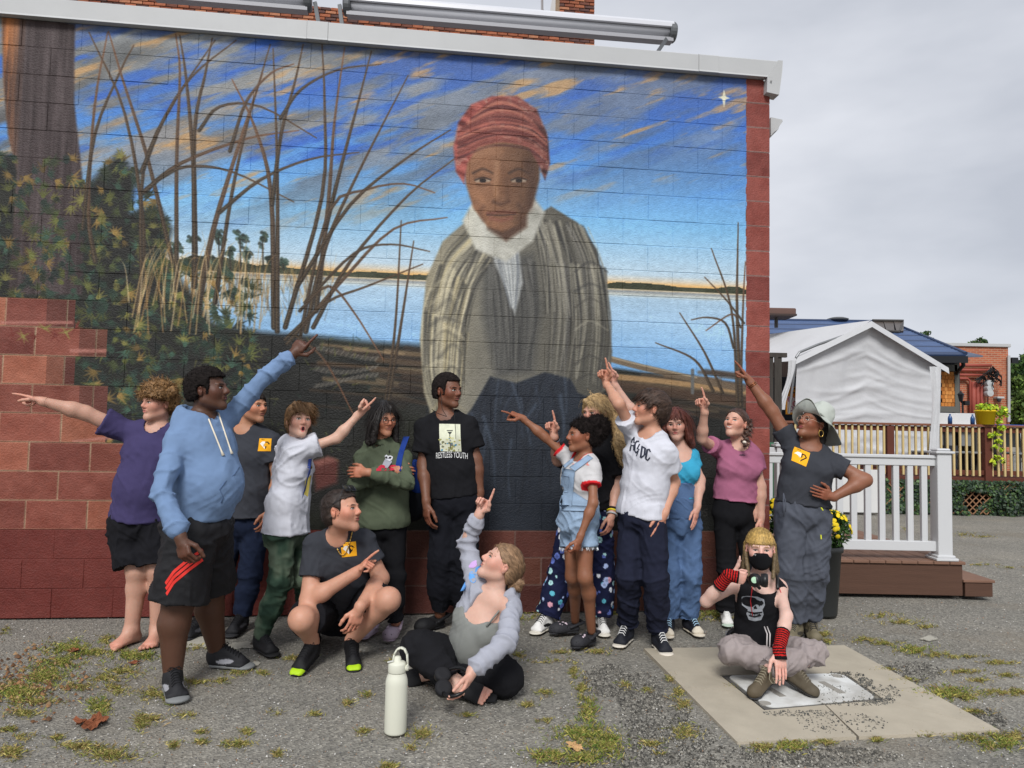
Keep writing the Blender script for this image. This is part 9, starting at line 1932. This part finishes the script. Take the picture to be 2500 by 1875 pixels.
    shoe(H, H.J['al'], (.5, -.85, -.05), (.25, -.1, 1), L=.25, kind='boot', colr=(84, 76, 62), solec=(48, 46, 44), lace=(120, 112, 96), drop=.09)
    shoe(H, H.J['ar'], (-.75, -.7, -.05), (-.1, -.35, 1), L=.25, kind='boot', colr=(88, 78, 62), solec=(52, 52, 54), lace=(140, 132, 112), drop=.09)
    MB().tube([P(1880, 1640, 3.9), P(1878, 1658, 3.9), P(1885, 1668, 3.88), P(1893, 1668, 3.88), P(1886, 1655, 3.9), P(1900, 1662, 3.9), P(1908, 1659, 3.9)], .0022, 5).build('bootlace', flat_mat('lace_140', (140, 132, 112), .9), H.R, smooth=True)
    def c2(q, C):
        z = q[:, 2]; t = np.clip((z - .03) / .05, 0, 1)[:, None]; a, b = arr(lin((184, 150, 84))), arr(lin((96, 80, 56))); w = (1 / (1 + np.exp((z - .02) * -60)))[:, None]; w2 = (q[:, 1:2] > -.02) * 1.0
        base = a * w + b * (1 - w); base = base * (1 - .35 * np.clip((z - .085) / .02, 0, 1))[:, None]; m_ = (C.mean(1) / C.mean())[:, None]; return base * np.clip(m_, .6, 1.5)
    def ex(T, l, R, kk):
        for s_ in (-1, 1): T.cap(l(.074 * s_, -.03, .02), l(.092 * s_, -.02, -.12), .018 * kk, .016 * kk, .02); T.cap(l(.080 * s_, .0, -.03), l(.066 * s_, .07, -.15), .012, .010, .01)
    hair(H, (184, 148, 82), th=.010, line=('box', .032, -.06), extra=ex, strands_n=1100, L=.03, comb=down_comb(.8, .0), amp=.0018, freq=(110, 14, 110), width=.0025, lift=.01, rough=.04, col2=c2, earcut=False, h=.0038)
    mb = MB()
    for q in (-1, 1): mb.tube([nk + H.lat * .075 * q + H.fw * .08 - H.up * .03, nk + H.lat * .095 * q + H.fw * .115 - H.up * .10, nk + H.lat * .085 * q + H.fw * .13 - H.up * .18], .0022, 5)
    mb.build('red_cord', flat_mat('red_cord', (190, 40, 46), .8), H.R, smooth=True)
    # headphones hung round the neck (a thing of its own)
    hp = thing('headphones', 'black over-ear headphones hanging around the neck of the masked person', 'headphones', P(1858, 1415, 4.12))
    bk = flat_mat('headphone_black', (20, 20, 22), .4, .4)
    pts = [nk + H.lat * .085 * math.cos(t) - H.fw * (.07 * math.sin(t) - .01) + H.up * .01 for t in np.linspace(-.25, math.pi + .25, 15)]
    MB().tube([nk + H.lat * .05 + H.fw * .13 - H.up * .02] + pts + [nk - H.lat * .05 + H.fw * .13 - H.up * .02], .009, 8).build('headband', bk, hp, smooth=True)
    for q in (-1, 1):
        c = P(1860 + 13 * q - 5, 1417, 4.07); c_ = MB().lathe(c, [(0, -.017), (.030, -.017), (.037, -.010), (.038, .004), (.034, .014), (.0, .016)], 24, ax=(q * 1.0, -.45, 0)).build('ear_cup', bk, hp, smooth=True)
        MB().lathe(c - nrm((q * 1.0, -.45, 0)) * .014, [(.018, -.008), (.035, -.006), (.036, .004), (.02, .006)], 24, ax=(q * 1.0, -.45, 0)).build('cushion', flat_mat('cushion', (30, 30, 33), .8), c_, smooth=True)
    MB().lathe(P(1842, 1416, 4.045), [(0, -.001), (.017, 0), (.017, .002), (0, .003)], 20, ax=(-.5, -1, .1)).build('sticker', flat_mat('sticker', (170, 205, 175), .5, var=.4, vscale=60), hp)

PEOPLE = [boy_purple, teen_hoodie, man_behind, boy_white, man_crouching, green_hoodie, tall_teen, sitting_girl, girl_overalls, blonde_behind, acdc_boy, girl_blue, girl_pink, woman_hat, masked_person]
for f in PEOPLE: f()
extras()
